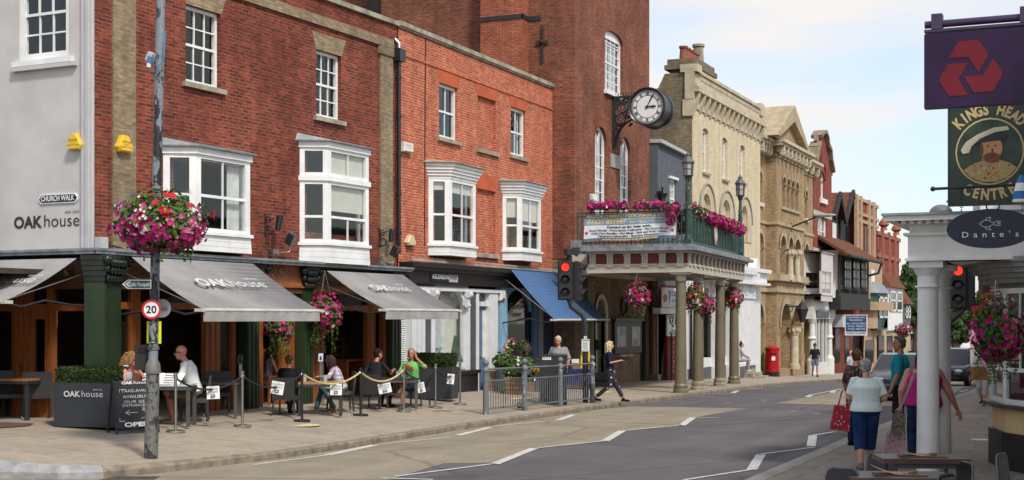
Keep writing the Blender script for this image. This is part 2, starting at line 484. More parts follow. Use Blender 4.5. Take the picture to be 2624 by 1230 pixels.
skc=mix(nt,1.0,sky.outputs[0],(.98,1.08,1.13),'MULTIPLY')
cv=nt.nodes.new('ShaderNodeVectorMath');cv.operation='SCALE';cv.inputs[0].default_value=(1.06,1.0,.95);cv.inputs['Scale'].default_value=4.6
mxs=nt.nodes.new('ShaderNodeMix');mxs.data_type='RGBA';nt.links.new(k,mxs.inputs['Factor']);nt.links.new(skc,mxs.inputs['A']);nt.links.new(cv.outputs[0],mxs.inputs['B'])
nt.links.new(mxs.outputs['Result'],bg.inputs['Color'])
bg.inputs['Strength'].default_value=.15
vs_=scene.view_settings
vs_.view_transform='Standard';vs_.look='None';vs_.exposure=0.42;vs_.gamma=1
scene.cycles.use_denoising=True
scene.cycles.max_bounces=6;scene.cycles.transparent_max_bounces=24;scene.cycles.caustics_reflective=False;scene.cycles.caustics_refractive=False
scene.cycles.sample_clamp_indirect=4
YK=[-60,-20,0,10,20,30,36,42,52,60,72,86,100,130,160,200,400,1500]
def road_mat(name,c,var,big=.5,fine=.35,dk=(.5,1.35)):
 m,nt,b=nodes(name)
 v=coord(nt)
 a=ramp(nt,noise(nt,v,big,5,.6),[(.3,sc(c,1-var)),(.7,sc(c,1+var))])
 sp=ramp(nt,noise(nt,v,55,2,.6),[(.3,dk[0]),(.7,dk[1])])
 a=mix(nt,fine,a,sp,'MULTIPLY')
 a=mix(nt,.35,a,ramp(nt,noise(nt,v,9,6,.75),[(.3,.65),(.7,1.3)]),'MULTIPLY')
 vo=nt.nodes.new('ShaderNodeTexVoronoi');vo.feature='DISTANCE_TO_EDGE';vo.inputs['Scale'].default_value=.22;nt.links.new(mix(nt,.12,v,noise(nt,v,2,4)),vo.inputs['Vector'])
 a=mix(nt,ramp(nt,vo.outputs['Distance'],[(.004,.45),(.012,0.0)]),a,sc(c,.4))
 st_=ramp(nt,noise(nt,coord(nt,'Object',(1.3,.05,1)),1.0,4),[(.3,.82),(.7,1.12)])
 a=mix(nt,.6,a,st_,'MULTIPLY')
 nt.links.new(a,b.inputs['Base Color']);b.inputs['Roughness'].default_value=.85;b.inputs['Specular IOR Level'].default_value=.25
 bump(nt,b,noise(nt,v,90,2),.25,.01)
 return m
ASPH=road_mat('asphalt',(.118,.110,.111),.16)
BUFFR=road_mat('buff_surfacing',(.275,.235,.175),.14,.8)
KERB=flat('kerb_stone',(.23,.19,.145),.9,var=.3,vs=5,bmp=.4,bs=30)
KERBG=flat('granite_kerb',(.30,.30,.30),.85,var=.25,vs=5,fine=.2)
def pave_mat(name,c1,c2,joint,w,h,stain,ms=.012,rot=0):
 m,nt,b=nodes(name)
 v=coord(nt)
 mp=nt.nodes.new('ShaderNodeMapping');mp.inputs['Rotation'].default_value=(0,0,rot);nt.links.new(v,mp.inputs['Vector'])
 t=nt.nodes.new('ShaderNodeTexBrick');nt.links.new(mp.outputs[0],t.inputs['Vector'])
 t.inputs['Scale'].default_value=1;t.inputs['Brick Width'].default_value=w;t.inputs['Row Height'].default_value=h;t.inputs['Mortar Size'].default_value=ms
 t.inputs['Color1'].default_value=c4(c1);t.inputs['Color2'].default_value=c4(c2);t.inputs['Mortar'].default_value=c4(joint)
 c=t.outputs['Color']
 c=mix(nt,ramp(nt,noise(nt,v,.7,6,.6),[(.42,0.0),(.68,.75)]),c,stain)
 c=mix(nt,.5,c,ramp(nt,noise(nt,v,3.5,6,.7),[(.3,.7),(.7,1.25)]),'MULTIPLY')
 c=mix(nt,.3,c,ramp(nt,noise(nt,v,60,2),[(.3,.6),(.7,1.35)]),'MULTIPLY')
 nt.links.new(c,b.inputs['Base Color']);b.inputs['Roughness'].default_value=.85;b.inputs['Specular IOR Level'].default_value=.25
 return m
PAVE=pave_mat('sandstone_paving',(.36,.305,.24),(.31,.265,.21),(.16,.135,.105),1.3,.75,(.37,.30,.225))
PAVER=pave_mat('stone_flags',(.29,.255,.205),(.24,.22,.19),(.12,.10,.085),.95,.62,(.26,.20,.14))
def grid(name,rows,m,kind='structure',parent=None):
 n=len(rows[0]);b=MB()
 vs=[p for r in rows for p in r]
 fs=[(i*n+j,i*n+j+1,(i+1)*n+j+1,(i+1)*n+j)for i in range(len(rows)-1)for j in range(n-1)]
 b.add(vs,fs)
 o=b.build(name,m,parent);o['kind']=kind
 return o
grid('ground',[[(x,y,gz(y)-.16)for x in(-1500,-200,-40,-20,-5,5,40,200,1500)]for y in YK],flat('earth',(.2,.18,.14),.95))
KL=[(-60,13.2),(-26,15.2),(-18.5,15.75)]
for p in[(0,1226),(150,1229),(265,1226),(420,1211),(700,1178),(905,1147),(1159,1105),(1403,1069),(1535,1049),(1620,1038),(1708,1026),(1950,994)]:
 q=gp(p[0],p[1],zroad);KL.append((q.x,q.y))
KL+=[(-12.75,66),(-12.7,80),(-12.6,100),(-12.5,160),(-12.5,400)]
def dens(pl,step=1.5):
 out=[]
 for a,b in zip(pl,pl[1:]):
  L=math.hypot(b[0]-a[0],b[1]-a[1]);n=max(1,min(40,int(L/step)))
  out+=[(a[0]+(b[0]-a[0])*i/n,a[1]+(b[1]-a[1])*i/n)for i in range(n)]
 return out+[pl[-1]]
KLd=dens(KL)
def off(pl,d):
 out=[]
 for i,p in enumerate(pl):
  a=pl[max(0,i-1)];b=pl[min(len(pl)-1,i+1)]
  t=Vector((b[0]-a[0],b[1]-a[1])).normalized()
  out.append((p[0]-t.y*d,p[1]+t.x*d))
 return out
KLi=off(KLd,.16)
def XL(Y):
 for a,b in zip(KLi,KLi[1:]):
  if a[1]<=Y<=b[1]and b[1]>a[1]and a[0]>-17:return a[0]+(b[0]-a[0])*(Y-a[1])/(b[1]-a[1])
 return-13
i0=next(i for i,p in enumerate(KLd)if p[0]>-18.6)
def kerb(name,out,inn,m,zf):
 rows=[]
 for(a,b)in zip(out,inn):
  z0=gz(a[1])
  rows.append([(a[0],a[1],z0-.3),(a[0],a[1],z0-.022),(a[0]+(b[0]-a[0])*.14,a[1]+(b[1]-a[1])*.14,z0+.004),(b[0],b[1],zf(b[0],b[1])+.004)])
 return grid(name,rows,m)
n_g=next(i for i,p in enumerate(KLd)if p[0]>-14.4 and p[1]>16.3)
kerb('kerb',KLd[n_g:],KLi[n_g:],KERB,zl)
kerb('granite_kerb',KLd[:n_g+1],KLi[:n_g+1],KERBG,zl)
rows=[]
for(x,y)in KLi:
 back=-17.2
 if x<-18.4:rows.append([(x,y+(23-y)*k_,zl(x,y))for k_ in(0,.2,.5,.8,1)]);continue
 xs=[x+(min(-32,x-12)-x)*k_ for k_ in(0,.08,.2,.3,.42,1)]
 rows.append([(xx,y,zl(xx,y))for xx in xs])
pts_flat=[r for r in rows if len(r)==6]
grid('pavement',pts_flat,PAVE)
yA=pts_flat[0][0][1]
grid('church_walk_pavement',[[(x,yy,zl(x,20))for yy in(13.0,yA)]for x in(-90,-60,-40,-32,-26,-20,pts_flat[0][0][0])],PAVE)
grid('road',[[(x,y,zroad(0,y))for x in(-16.5,-12,-8,-4.6)]for y in YK],ASPH)
KR=[(-4.9,-40),(-4.9,5)]
for p in[(1924,1221),(2178,1116),(2280,1078),(2507,994)]:
 q=gp(p[0],p[1],zright);KR.append((q.x,q.y))
KR+=[(-4.4,60),(-4.2,72),(-4.0,100),(-4,160),(-4,400)]
KRd=dens(KR,3)
kr_in=[(x+.30,y)for x,y in KRd]
grid('kerb_right',[[(a[0],a[1],gz(a[1])-.3),(a[0],a[1],gz(a[1])-.02),(a[0]+.03,a[1],gz(a[1])+.004),(b[0],b[1],gz(b[1])+.004)]for a,b in zip(KRd,kr_in)],flat('pale_kerb',(.30,.275,.24),.85,var=.2,vs=4,fine=.15))
grid('pavement_right',[[(x,y,gz(y))for x in(b,b+2,b+5,12)]for b,y in kr_in],PAVER)
def drape(name,polys,zf,dz,m,kind='structure',parent=None):
 bm=bmesh.new()
 for pl in polys:
  try:bm.faces.new([bm.verts.new((p[0],p[1],0))for p in pl])
  except ValueError:pass
 for yk in(36,42,52,60,72,100):
  geo=list(bm.verts)+list(bm.edges)+list(bm.faces)
  bmesh.ops.bisect_plane(bm,geom=geo,plane_co=(0,yk,0),plane_no=(0,1,0))
 for v in bm.verts:v.co.z=zf(v.co.x,v.co.y)+dz
 bmesh.ops.recalc_face_normals(bm,faces=bm.faces)
 for f in bm.faces:
  f.normal_update()
  if f.normal.z<0:f.normal_flip()
 me=bpy.data.meshes.new(name);bm.to_mesh(me);bm.free();me.materials.append(m)
 o=bpy.data.objects.new(name,me);COL.objects.link(o)
 if parent:o.parent=parent
 if kind:o['kind']=kind
 return o
def rp(*pts):return[gp(x,y,zroad)for x,y in pts]
buff=rp((988,1232),(1136,1188),(1268,1186),(1366,1151),(1545,1131),(1591,1106),(1746,1091),(1774,1071),(1917,1047),(1627,1041.5))
kk=[(p[0]+.02,p[1])for p in KLd if buff[-1].y-.3>p[1]>14 and p[0]>-15.6]
buff=buff[:-1]+[Vector((p[0],p[1],0))for p in([(buff[-1].x,buff[-1].y)]+kk[::-1])]+[Vector((-15.6,12,0)),Vector((-9,12,0))]
def tri(pl):
 v=[Vector((p[0],p[1],0))for p in pl]
 return[[v[a],v[b],v[c_]]for a,b,c_ in tessellate_polygon([v])]
drape('buff_road_surfacing',tri(buff),zroad,.004,BUFFR)
b2=rp((1985,1034),(2084,1016),(2142,1006),(2160,996),(2325,978),(2500,978),(2440,1014),(2325,1042),(2160,1038))
b2=[Vector((p.x,p.y,0))for p in b2]
drape('buff_crossing_surfacing',tri(b2),zroad,.004,BUFFR)
far_b=rp((2440,998),(2500,975),(2500,962),(2420,966))
drape('buff_far_surfacing',[far_b],zroad,.0045,BUFFR)
WL=flat('worn_white_line',(.55,.54,.51),.8,var=.2,vs=6,fine=.25,bs=25)
def line(segs,w_):
 out=[]
 for(x0,y0,x1,y1)in segs:
  a=gp(x0,y0,zroad);b=gp(x1,y1,zroad)
  t=Vector((b.x-a.x,b.y-a.y)).normalized();n_=Vector((-t.y,t.x))*w_/2
  out.append([(a.x+n_.x,a.y+n_.y),(a.x-n_.x,a.y-n_.y),(b.x-n_.x,b.y-n_.y),(b.x+n_.x,b.y+n_.y)])
 return out
thin=[(975,1226,1110,1230),(1012,1222,1268,1189),(1366,1150,1545,1131),(1593,1105,1746,1090),(1765,1070,1843,1071),(650,1192,838,1167),(966,1140,1152,1121),(1262,1093,1400,1080),(1467,1064,1700,1066),(1752,1231,1922,1205),(1948,1165,2086,1147),(2080,1117,2140,1107),(2022,1021,2112,1025),(2075,1013,2156,997),(1786,1017,1832,1018),(1800,1012,1876,1008),(1892,1000,1955,995),(2460,1005,2480,1000)]
thick=[(1268,1190,1370,1149),(1550,1131,1594,1105),(1747,1091,1775,1071),(838,1167,962,1141),(1174,1116,1256,1096),(1428,1078,1472,1063),(1926,1205,1950,1166),(2078,1145,2083,1117),(2068,1018,2078,1013),(2132,1007,2138,1000),(1878,1008,1890,1001)]
tl=drape('zigzag_lines',line(thin,.085)+line(thick,.17),zroad,.010,WL)
dots=[(1855,1033,1872,1033),(1950,1026,1965,1027),(2026,1054,2042,1055),(2086,1060,2100,1060),(1960,1051,1974,1051),(1990,991,2004,990)]
drape('road_studs',line(dots,.08),zroad,.009,WL)
def disc(name,px,py,r,m,label,cat,zf=zl,group=None,rr=1.0):
 p=gp(px,py,zf)
 b=MB();n_=28
 b.add([(r*math.cos(2*PI*i/n_),r*rr*math.sin(2*PI*i/n_),.006)for i in range(n_)],[tuple(range(n_))])
 o=b.build(name,m,None,p);return tag(o,label,cat,group)
STK=flat('worn_yellow_sticker',(.72,.64,.30),.6,var=.2,vs=9,fine=.2)
disc('floor_sticker',776,1090,.36,STK,'round yellow floor sticker in front of the black rope stand','sticker',zl,'floor stickers')
disc('floor_sticker',2513,1127,.19,STK,'yellow floor sticker on the shaded flags by the shop plinth','sticker',zright,'floor stickers')
disc('floor_sticker',1325,1022,.42,STK,'faded yellow floor sticker behind the railing by the flowers','sticker',zl,'floor stickers')
disc('floor_sticker',1540,1005,.42,STK,'faded yellow floor sticker behind the walking blonde woman','sticker',zl,'floor stickers')
def plate(name,pts,zf,m,label,cat,h=.012):
 q=[gp(x,y,zf)for x,y in pts]
 b=MB();cpt=sum(q,Vector())/4
 b.prism([p-cpt for p in q],(0,0,h))
 return tag(b.build(name,m,None,cpt),label,cat)
plate('coir_mat',[(0,1083),(85,1086),(72,1091),(0,1096)],zl,flat('coir',(.12,.07,.05),.95,var=.3,vs=30),'brown doormat on the pavement at the left edge','doormat')
plate('manhole_cover',[(1108,1055),(1150,1055),(1163,1053),(1120,1052)],zl,flat('rusty_iron',(.2,.15,.1),.8,var=.3),'rectangular manhole cover near the dark planter','manhole')
b=MB();gpz=[gp(x,y,zroad)for x,y in((255,1231),(395,1230),(410,1222),(300,1222))];cpt=sum(gpz,Vector())/4
b.prism([p-cpt for p in gpz],(0,0,.01));t_=(gpz[1]-gpz[0]).normalized()
drain=tag(b.build('drain_grate',flat('iron_grate',(.07,.055,.045),.7,var=.4,vs=25),None,cpt),'rusty drain grate in the road beside the granite kerb','drain')
tp=[gp(x,y,zright)for x,y in((2445,1072),(2530,1072),(2530,1061),(2456,1062))]
drape('tactile_paving',[[(p.x,p.y)for p in tp]],zright,.004,bands('tactile_flags',(.26,.2,.14),(.36,.29,.2),9,.5,1))
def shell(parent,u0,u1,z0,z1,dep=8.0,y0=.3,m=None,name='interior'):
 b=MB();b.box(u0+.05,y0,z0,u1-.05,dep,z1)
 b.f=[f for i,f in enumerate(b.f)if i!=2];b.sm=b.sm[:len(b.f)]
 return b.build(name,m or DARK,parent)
def coping(b,pts_u0,u1,z,y0,y1,h):b.box(pts_u0,y0,z,u1,y1,z+h)
def sash(parent,u0,u1,z0,z1,y=.09,cu=3,ru=2,cl=3,rl=2,meet=.5,fw=.075,bar=.028,arch=False,m=None,glass=None,sill=None,blind=None,name='window',curtain=None):
 m=m or WHITE;glass=glass or GLASS
 b=MB()
 if arch:
  b.wall(archpts(u0,u1,z0,z1),[archpts(u0+fw,u1-fw,z0+fw,z1-fw)],y,.07)
 else:
  b.box(u0,y,z0,u0+fw,y+.09,z1);b.box(u1-fw,y,z0,u1,y+.09,z1)
  b.box(u0+fw,y,z1-fw,u1-fw,y+.09,z1);b.box(u0+fw,y,z0,u1-fw,y+.09,z0+fw*1.1)
 a0,a1,c0,c1=u0+fw,u1-fw,z0+fw,z1-fw
 zm=c0+(c1-c0)*meet
 b.box(a0,y+.015,zm-.025,a1,y+.075,zm+.03)
 for(lo,hi,nc,nr,dy)in((zm,c1,cu,ru,0.01),(c0,zm,cl,rl,.03)):
  for i in range(1,nc):
   x=a0+(a1-a0)*i/nc
   hh=hi
   if arch and hi==c1:hh=c1-(a1-a0)/2+math.sqrt(max(0,((a1-a0)/2)**2-(x-(a0+a1)/2)**2))
   b.box(x-bar/2,y+dy,lo,x+bar/2,y+dy+.035,hh)
  for i in range(1,nr):
   z=lo+(hi-lo)*i/nr
   if arch and z>c1-(a1-a0)/2+.02:continue
   b.box(a0,y+dy+.004,z-bar/2,a1,y+dy+.031,z+bar/2)
 f=b.build(name,m,parent)
 g=MB()
 if arch:g.poly([(p[0],y+.05,p[1])for p in archpts(a0,a1,c0,c1)])
 else:g.quad((a0,y+.05,c0),(a1,y+.05,c0),(a1,y+.05,c1),(a0,y+.05,c1))
 g.build('pane',glass,f)
 if sill:
  s_=MB();s_.box(u0-.12,-.09,z0-.11,u1+.12,.14,z0-.004);s_.build('sill',sill,f)
 if blind:
  s_=MB();s_.quad((a0,y+.14,c1-(c1-c0)*blind),(a1,y+.14,c1-(c1-c0)*blind),(a1,y+.14,c1),(a0,y+.14,c1));s_.build('blind',BLIND,f)
 if curtain:
  s_=MB()
  nn=14
  for(xa,xb)in((a0,a0+(a1-a0)*curtain),(a1-(a1-a0)*curtain,a1)):
   for i in range(nn):
    p,q=xa+(xb-xa)*i/nn,xa+(xb-xa)*(i+1)/nn
    s_.quad((p,y+.14+.02*(i%2),c0),(q,y+.14+.02*((i+1)%2),c0),(q,y+.14+.02*((i+1)%2),c1),(p,y+.14+.02*(i%2),c1))
  s_.build('curtain',CURT,f)
 return f
def facet(bf,bg,p0,p1,z0,z1,st=.09,cols=1,tiers=((0,1,1),),d=.08,bar=.028,rail=.08):
 """glazed facet of a bay along plan p0->p1; tiers: (from, to, columns) as fractions of height; bottom up"""
 L=math.hypot(p1[0]-p0[0],p1[1]-p0[1]);H=z1-z0
 bf.pbox(p0,p1,0,st,z0,z1,0,d);bf.pbox(p0,p1,L-st,L,z0,z1,0,d)
 bf.pbox(p0,p1,st,L-st,z0,z0+rail,0,d);bf.pbox(p0,p1,st,L-st,z1-rail,z1,0,d)
 for a,b_,n in tiers:
  if a>0:bf.pbox(p0,p1,st,L-st,z0+H*a-.03,z0+H*a+.03,.01,d-.01)
  for i in range(1,n):
   x=st+(L-2*st)*i/n
   bf.pbox(p0,p1,x-bar/2,x+bar/2,z0+H*a+.03,z0+H*b_-.03,.018,d-.02)
 a=Vector((p0[0],p0[1],0));t=Vector((p1[0]-p0[0],p1[1]-p0[1],0))/L;n=Vector((-t.y,t.x,0))*.045;q=[a+t*st+n,a+t*(L-st)+n]
 bg.quad(q[0]+Vector((0,0,z0+rail)),q[1]+Vector((0,0,z0+rail)),q[1]+Vector((0,0,z1-rail)),q[0]+Vector((0,0,z1-rail)))
def bay(F,parent,o,pxJ,pxC,pxR,ptop,pbot,roof=LEAD,glaze=None,tiers=((0,.5,2),(.5,1,2)),apron=.3,head=.14,split=None,blinds=None,cornice=False,stf=.14,mw=None):
 uJ=F.u_(pxJ);uC=F.u_(pxC,o);uR=F.u_(pxR,o)
 zt=F.z_(ptop[0],ptop[1],o);zb=F.z_(pbot[0],pbot[1],o)
 k=uC-uJ
 A,B,C_,D=(uJ,0),(uC,-o),(uR,-o),(uR+k,0)
 f=MB();g=MB()
 def ring(z0,z1,e):
  f.plan([(A[0]-e*1.2,A[1]+.02),(B[0]-e*.5,B[1]-e),(C_[0]+e*.5,C_[1]-e),(D[0]+e*1.2,D[1]+.02)],z0,z1)
 n=3
 for i in range(n):ring(zb+apron*i/n,zb+apron*(i+1)/n-.006,.02*(n-i)/n+.01)
 ring(zb+apron,zb+apron+.07,.07)
 if cornice:
  for i in range(5):ring(zt-head+head*i/5,zt-head+head*(i+1)/5-.004,.02+.045*i)
 else:ring(zt-head,zt,.05)
 z0,z1=zb+apron+.07,zt-head
 parts=[(z0,z1,tiers)]
 if split:
  zs=z0+(z1-z0)*split
  ring(zs-.07,zs+.05,.05)
  parts=[(z0,zs-.07,tiers),(zs+.05,z1,((0,1,2),))]
 for(a,b_,t)in parts:
  facet(f,g,A,B,a,b_,stf*.9,tiers=tuple((x,y,1)for x,y,n_ in t))
  facet(f,g,B,C_,a,b_,stf*1.1,tiers=t)
  facet(f,g,C_,D,a,b_,stf*.9,tiers=tuple((x,y,1)for x,y,n_ in t))
 w_=f.build('bay_window',mw or WHITE,parent)
 g.build('pane',glaze or GLASS,w_)
 r=MB()
 e=.14 if not cornice else .27
 top=[(A[0]-.1,.0,zt+.19),(D[0]+.1,.0,zt+.19)]
 low=[(A[0]-e*1.2,.0,zt+.03),(B[0]-e*.5,B[1]-e,zt+.03),(C_[0]+e*.5,C_[1]-e,zt+.03),(D[0]+e*1.2,.0,zt+.03)]
 if cornice:top=[(t[0],t[1],zt+.11)for t in top]
 r.add(top+low,[(0,2,3),(0,3,4,1),(1,4,5)])
 r.plan([(p[0],p[1])for p in low],zt+.002,zt+.03)
 r.build('bay_roof',roof,w_)
 bl=MB()
 for(fr,a0,a1,mm)in(blinds or()):
  p0,p1=((A,B),(B,C_),(C_,D))[fr]
  L=math.hypot(p1[0]-p0[0],p1[1]-p0[1])
  bl.pbox(p0,p1,stf,L-stf,z0+(z1-z0)*a0,z0+(z1-z0)*a1,.10,.105)
 if bl.v:bl.build('blind',BLIND,w_)
 return w_,(A,B,C_,D,z0,z1)
def flat_arch(b,u0,u1,z0,h,spl=.16,y=-.012,d=.03):
 b.prism([(u0-.02,y,z0),(u1+.02,y,z0),(u1+spl,y,z0+h),(u0-spl,y,z0+h)],(0,d,0))
OAK=Fr(-18.25,21.5,3.3)
GRY=Fr(-18.25,21.5,93.3)
oak=OAK.thing('corner_building','tall dark red brick corner building with grey rendered side and open cafe front','building')
def in_oak(F):
 return OAK.mat().inverted()@F.mat()
TG=in_oak(GRY)
uO1=OAK.u_(1018)
zc=OAK.z_(924,34)
zl_top=OAK.z_(283,650,.0)
W1=OAK.rect(476,565,23,219);W2=OAK.rect(810,874,135,304)
bw=MB()
uB1=OAK.rect(425,640,400,600);uB2=OAK.rect(770,945,400,600)
bw.wall(rect(0,uO1,zl_top-.1,zc),[rect(*W1),rect(*W2),rect(uB1[0]+.25,uB1[1],OAK.z_(520,590),OAK.z_(520,420)),rect(uB2[0]+.25,uB2[1]-.1,OAK.z_(850,600),OAK.z_(850,400))],0,.16)
bw.build('brick_wall',B_OAK,oak)
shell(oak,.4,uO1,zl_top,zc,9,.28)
b=MB();b.box(-.05,-.08,zc,uO1+.02,.35,zc+.12);b.build('coping',STONE,oak)
b=MB();zs0=OAK.z_(833,58);zs=zs0-.12;b.box(0,-.07,zs,uO1-.25,.02,zs+.14);b.box(0,-.045,zs+.141,uO1-.25,.02,zs+.24);b.build('string_course',B_BUFF,oak)
for(a,c_)in((286,344),(972,1003)):
 b=MB();b.box(OAK.u_(a),-.05,zl_top-.1,OAK.u_(c_),.02,zs-.01)
 if a>900:b.box(OAK.u_(968),-.09,zs-.22,OAK.u_(1006),.02,zs-.011)
 b.build('brick_pilaster',B_BUFF,oak)
for w_ in(W1,W2):b=MB();flat_arch(b,w_[0],w_[1],w_[3],.42,.2);b.build('flat_arch',B_BUFF,oak)
sash(oak,*W1,y=.10,cu=3,ru=2,cl=3,rl=2,sill=STONE)
sash(oak,*W2,y=.10,cu=3,ru=2,cl=3,rl=2,sill=STONE)
B1,g1=bay(OAK,oak,.55,418,502,641,(517,379),(600,648),tiers=((0,.47,2),(.47,1,2)),apron=.34,stf=.15,blinds=((1,.93,.99,0),))
b=MB();xq=g1[2][0]-.62
for i in range(12):b.quad((xq+.035*i,-.40+.03*(i%2),g1[4]+.1),(xq+.035*(i+1),-.40+.03*((i+1)%2),g1[4]+.1),(xq+.035*(i+1),-.40+.03*((i+1)%2),g1[5]-.1),(xq+.035*i,-.40+.03*(i%2),g1[5]-.1))
b.build('curtain',CURT,B1)
bay(OAK,oak,.55,768,840,945,(846,364),(880,676),tiers=((0,.42,2),(.42,1,1)),apron=.42,split=.68,stf=.13,blinds=((1,.34,.98,0),))
def ledge(b,F,T,px0,px1,pyT,pxT,o=.5,ends=(0,0)):
 zT=F.z_(pxT,pyT,o);u0,u1=F.u_(px0,o),F.u_(px1,o)
 return u0,u1,zT
zled=OAK.z_(283,637,.5)
uEnd=OAK.u_(1062,.5)
bl=MB();bf=MB()
xl0=GRY.u_(-60)
bl.box(-.52,-.5,zled-.05,uEnd,.06,zled);bl.box(-.5,-.46,zled-.11,uEnd-.02,.04,zled-.051)
bl.M=TG;bl.box(xl0,-.5,zled-.049,.518,.06,zled-.001);bl.box(xl0,-.46,zled-.109,.5,.04,zled-.052);bl.M=None
bl.build('lead_ledge',LEAD,oak)
zfas=OAK.z_(283,668,.1)
bf.box(0,-.12,zfas-.55,uO1,.2,zled-.112)
bf.M=TG;bf.box(xl0,-.12,zfas-.55,-.121,.2,zled-.113);bf.M=None
bf.build('shop_fascia',flat('brown_fascia',(.10,.045,.02),.5),oak)
def green_col(F,T,u,wd_,d_,zb,zt,name='green_column',flutes=7,parent=oak,capital=True):
 b=MB();b.M=T
 b.box(u-wd_/2,-d_,zb,u+wd_/2,.1,zt)
 for i in range(flutes):
  x=u-wd_/2+wd_*(i+.5)/flutes
  b.box(x-wd_*.33/flutes,-d_-.025,zb+.3,x+wd_*.33/flutes,-d_+.01,zt-.55)
 b.box(u-wd_/2-.04,-d_-.05,zb,u+wd_/2+.04,.1,zb+.28)
 o=b.build(name,GREEN_COL,parent)
 if capital:
  c_=MB();c_.M=T
  for i in range(5):
   e=.03+.035*i
   c_.box(u-wd_/2-e,-d_-e,zt-.5+.1*i,u+wd_/2+e,.1,zt-.41+.1*i)
  r_=random.Random(3)
  for row in range(3):
   for i in range(5):
    x=u-wd_/2+wd_*(i+.5*(row%2)+.25)/5
    c_.ball((x,-d_-.07-.04*row,zt-.45+.15*row),(wd_*.10,.045,.085),8,6)
  for sx in(-1,1):
   c_.ball((u+sx*(wd_/2+.15),-d_-.13,zt-.1),(.09,.09,.1),10,8)
   c_.ball((u+sx*(wd_/2+.10),-d_-.10,zt-.27),(.06,.06,.08),8,6)
  c_.build('capital',flat('dark_green_gloss',(.010,.018,.012),.18,var=.2),o)
 return o
zg=.27
uc0,uc1=OAK.u_(224,.25),OAK.u_(302,.25)
green_col(OAK,Matrix.Translation(((uc0+uc1)/2+.1,-.02,0))@Matrix.Rotation(R(20),4,'Z'),0,.78,.30,zg-.3,zled-.12)
for(a,c_)in((631,662),(775,800),(1000,1026)):
 u0,u1=OAK.u_(a,.12),OAK.u_(c_,.12)
 green_col(OAK,I4,(u0+u1)/2,u1-u0,.14,zg-.3,zled-.12,'green_pilaster',3,capital=True)
def shopfront(F,T,posts,panes,ztr,parent,zt,zb,ends,m=WOODO):
 f=MB();f.M=T
 for(a,c_,d)in posts:
  u0,u1=F.u_(a),F.u_(c_)
  f.box(u0,.02+d,zb,u1,.16+d,zt)
  for q in(.3,.7):f.box(u0+(u1-u0)*q-.012,d,zb+.1,u0+(u1-u0)*q+.012,.02+d,zt-.1)
 for(a,c_)in ends:
  f.box(F.u_(a),.018,ztr,F.u_(c_),.17,ztr+.14);f.box(F.u_(a),.017,zt-.1,F.u_(c_),.168,zt+.02)
 o=f.build('timber_frame',m,parent)
 g=MB();g.M=T
 for(a,c_,z0,z1,d)in panes:
  g.quad((F.u_(a),.09+d,z0),(F.u_(c_),.09+d,z0),(F.u_(c_),.09+d,z1),(F.u_(a),.09+d,z1))
 g.build('shop_glass',GLASSD,o)
 return o
ztr=OAK.z_(700,795);ztop=zfas-.4
shopfront(OAK,I4,[(338,362,0),(530,566,0),(596,606,.0),(663,676,0),(724,772,.1),(802,832,0),(944,958,0),(962,972,.1),(984,998,0)],[(304,338,zg,ztop,0),(304,1000,ztr+.14,ztop,.02),(566,596,zg,ztr,0),(606,631,zg,ztr,0),(972,984,zg,ztr,.1)],ztr,oak,ztop,zg-.1,[(304,1000)])
zt2=GRY.z_(150,797)
shopfront(GRY,TG,[(18,34,.1),(36,56,0),(58,74,0),(118,131,0)],[(74,118,zg+.6,zt2,0),(-30,210,zt2+.14,ztop,.02),(-30,18,zg,zt2,0)],zt2,oak,ztop,zg-.1,[(-30,215)])
b=MB();b.M=TG;b.box(GRY.u_(74),.03,zg,GRY.u_(118),.14,zg+.6);b.box(GRY.u_(74),.028,zg+.6,GRY.u_(80),.15,zt2);b.box(GRY.u_(112),.028,zg+.6,GRY.u_(118),.15,zt2);b.box(GRY.u_(80),.026,zt2-.16,GRY.u_(112),.15,zt2)
dr=b.build('door',WOODO,oak)
b=MB();b.M=TG;b.box(GRY.u_(55),-.02,zg+.95,GRY.u_(57.2),.02,zg+1.15);b.build('handle',flat('brass',(.5,.36,.12),.3,.9),dr)
b=MB()
b.box(-7,.3,zg-.3,uO1-.1,7,zg-.02)
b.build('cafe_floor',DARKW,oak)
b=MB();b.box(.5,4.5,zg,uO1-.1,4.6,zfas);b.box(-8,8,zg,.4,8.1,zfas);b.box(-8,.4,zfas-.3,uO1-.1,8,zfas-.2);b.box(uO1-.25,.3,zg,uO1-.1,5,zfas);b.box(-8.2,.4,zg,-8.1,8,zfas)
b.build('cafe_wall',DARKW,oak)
b=MB();u0,u1=OAK.u_(845),OAK.u_(905)
b.box(u0+1.6,2.9,zg,u1+2.2,3.0,zg+1.05)
b.build('wainscot',flat('grey_panelling',(.16,.155,.15),.6),oak)
u0,u1=OAK.u_(662,.15),OAK.u_(789,.15);za,zb_=OAK.z_(725,732,.15),OAK.z_(725,680,.15)
b=MB();b.box(u0,-.16,za,u1,-.125,zb_)
nb=b.build('name_board',wood('name_board_wood',(.25,.085,.025),(.36,.14,.045),.5,(.1,1,1)),oak)
b=MB()
for q in((u0-.04,za-.04,u1+.04,za),(u0-.04,zb_,u1+.04,zb_+.04),(u0-.04,za,u0,zb_),(u1,za,u1+.04,zb_)):b.box(q[0],-.18,q[1],q[2],-.125,q[3])
b.build('board_frame',WOODO,nb)
letters([('OAK',u0+.52,za+.2,.7,.26,.02),('house',u0+1.35,za+.2,.9,.26)],flat('dark_brown_letters',(.13,.05,.025),.7),nb,TY(-.165))  # letters in a darker brown than the board
wg=GRY.rect(49,178,-190,152)
b=MB();b.M=TG
b.wall(rect(xl0,0,zl_top-.1,zc+2),[rect(*wg)],.0,.14)
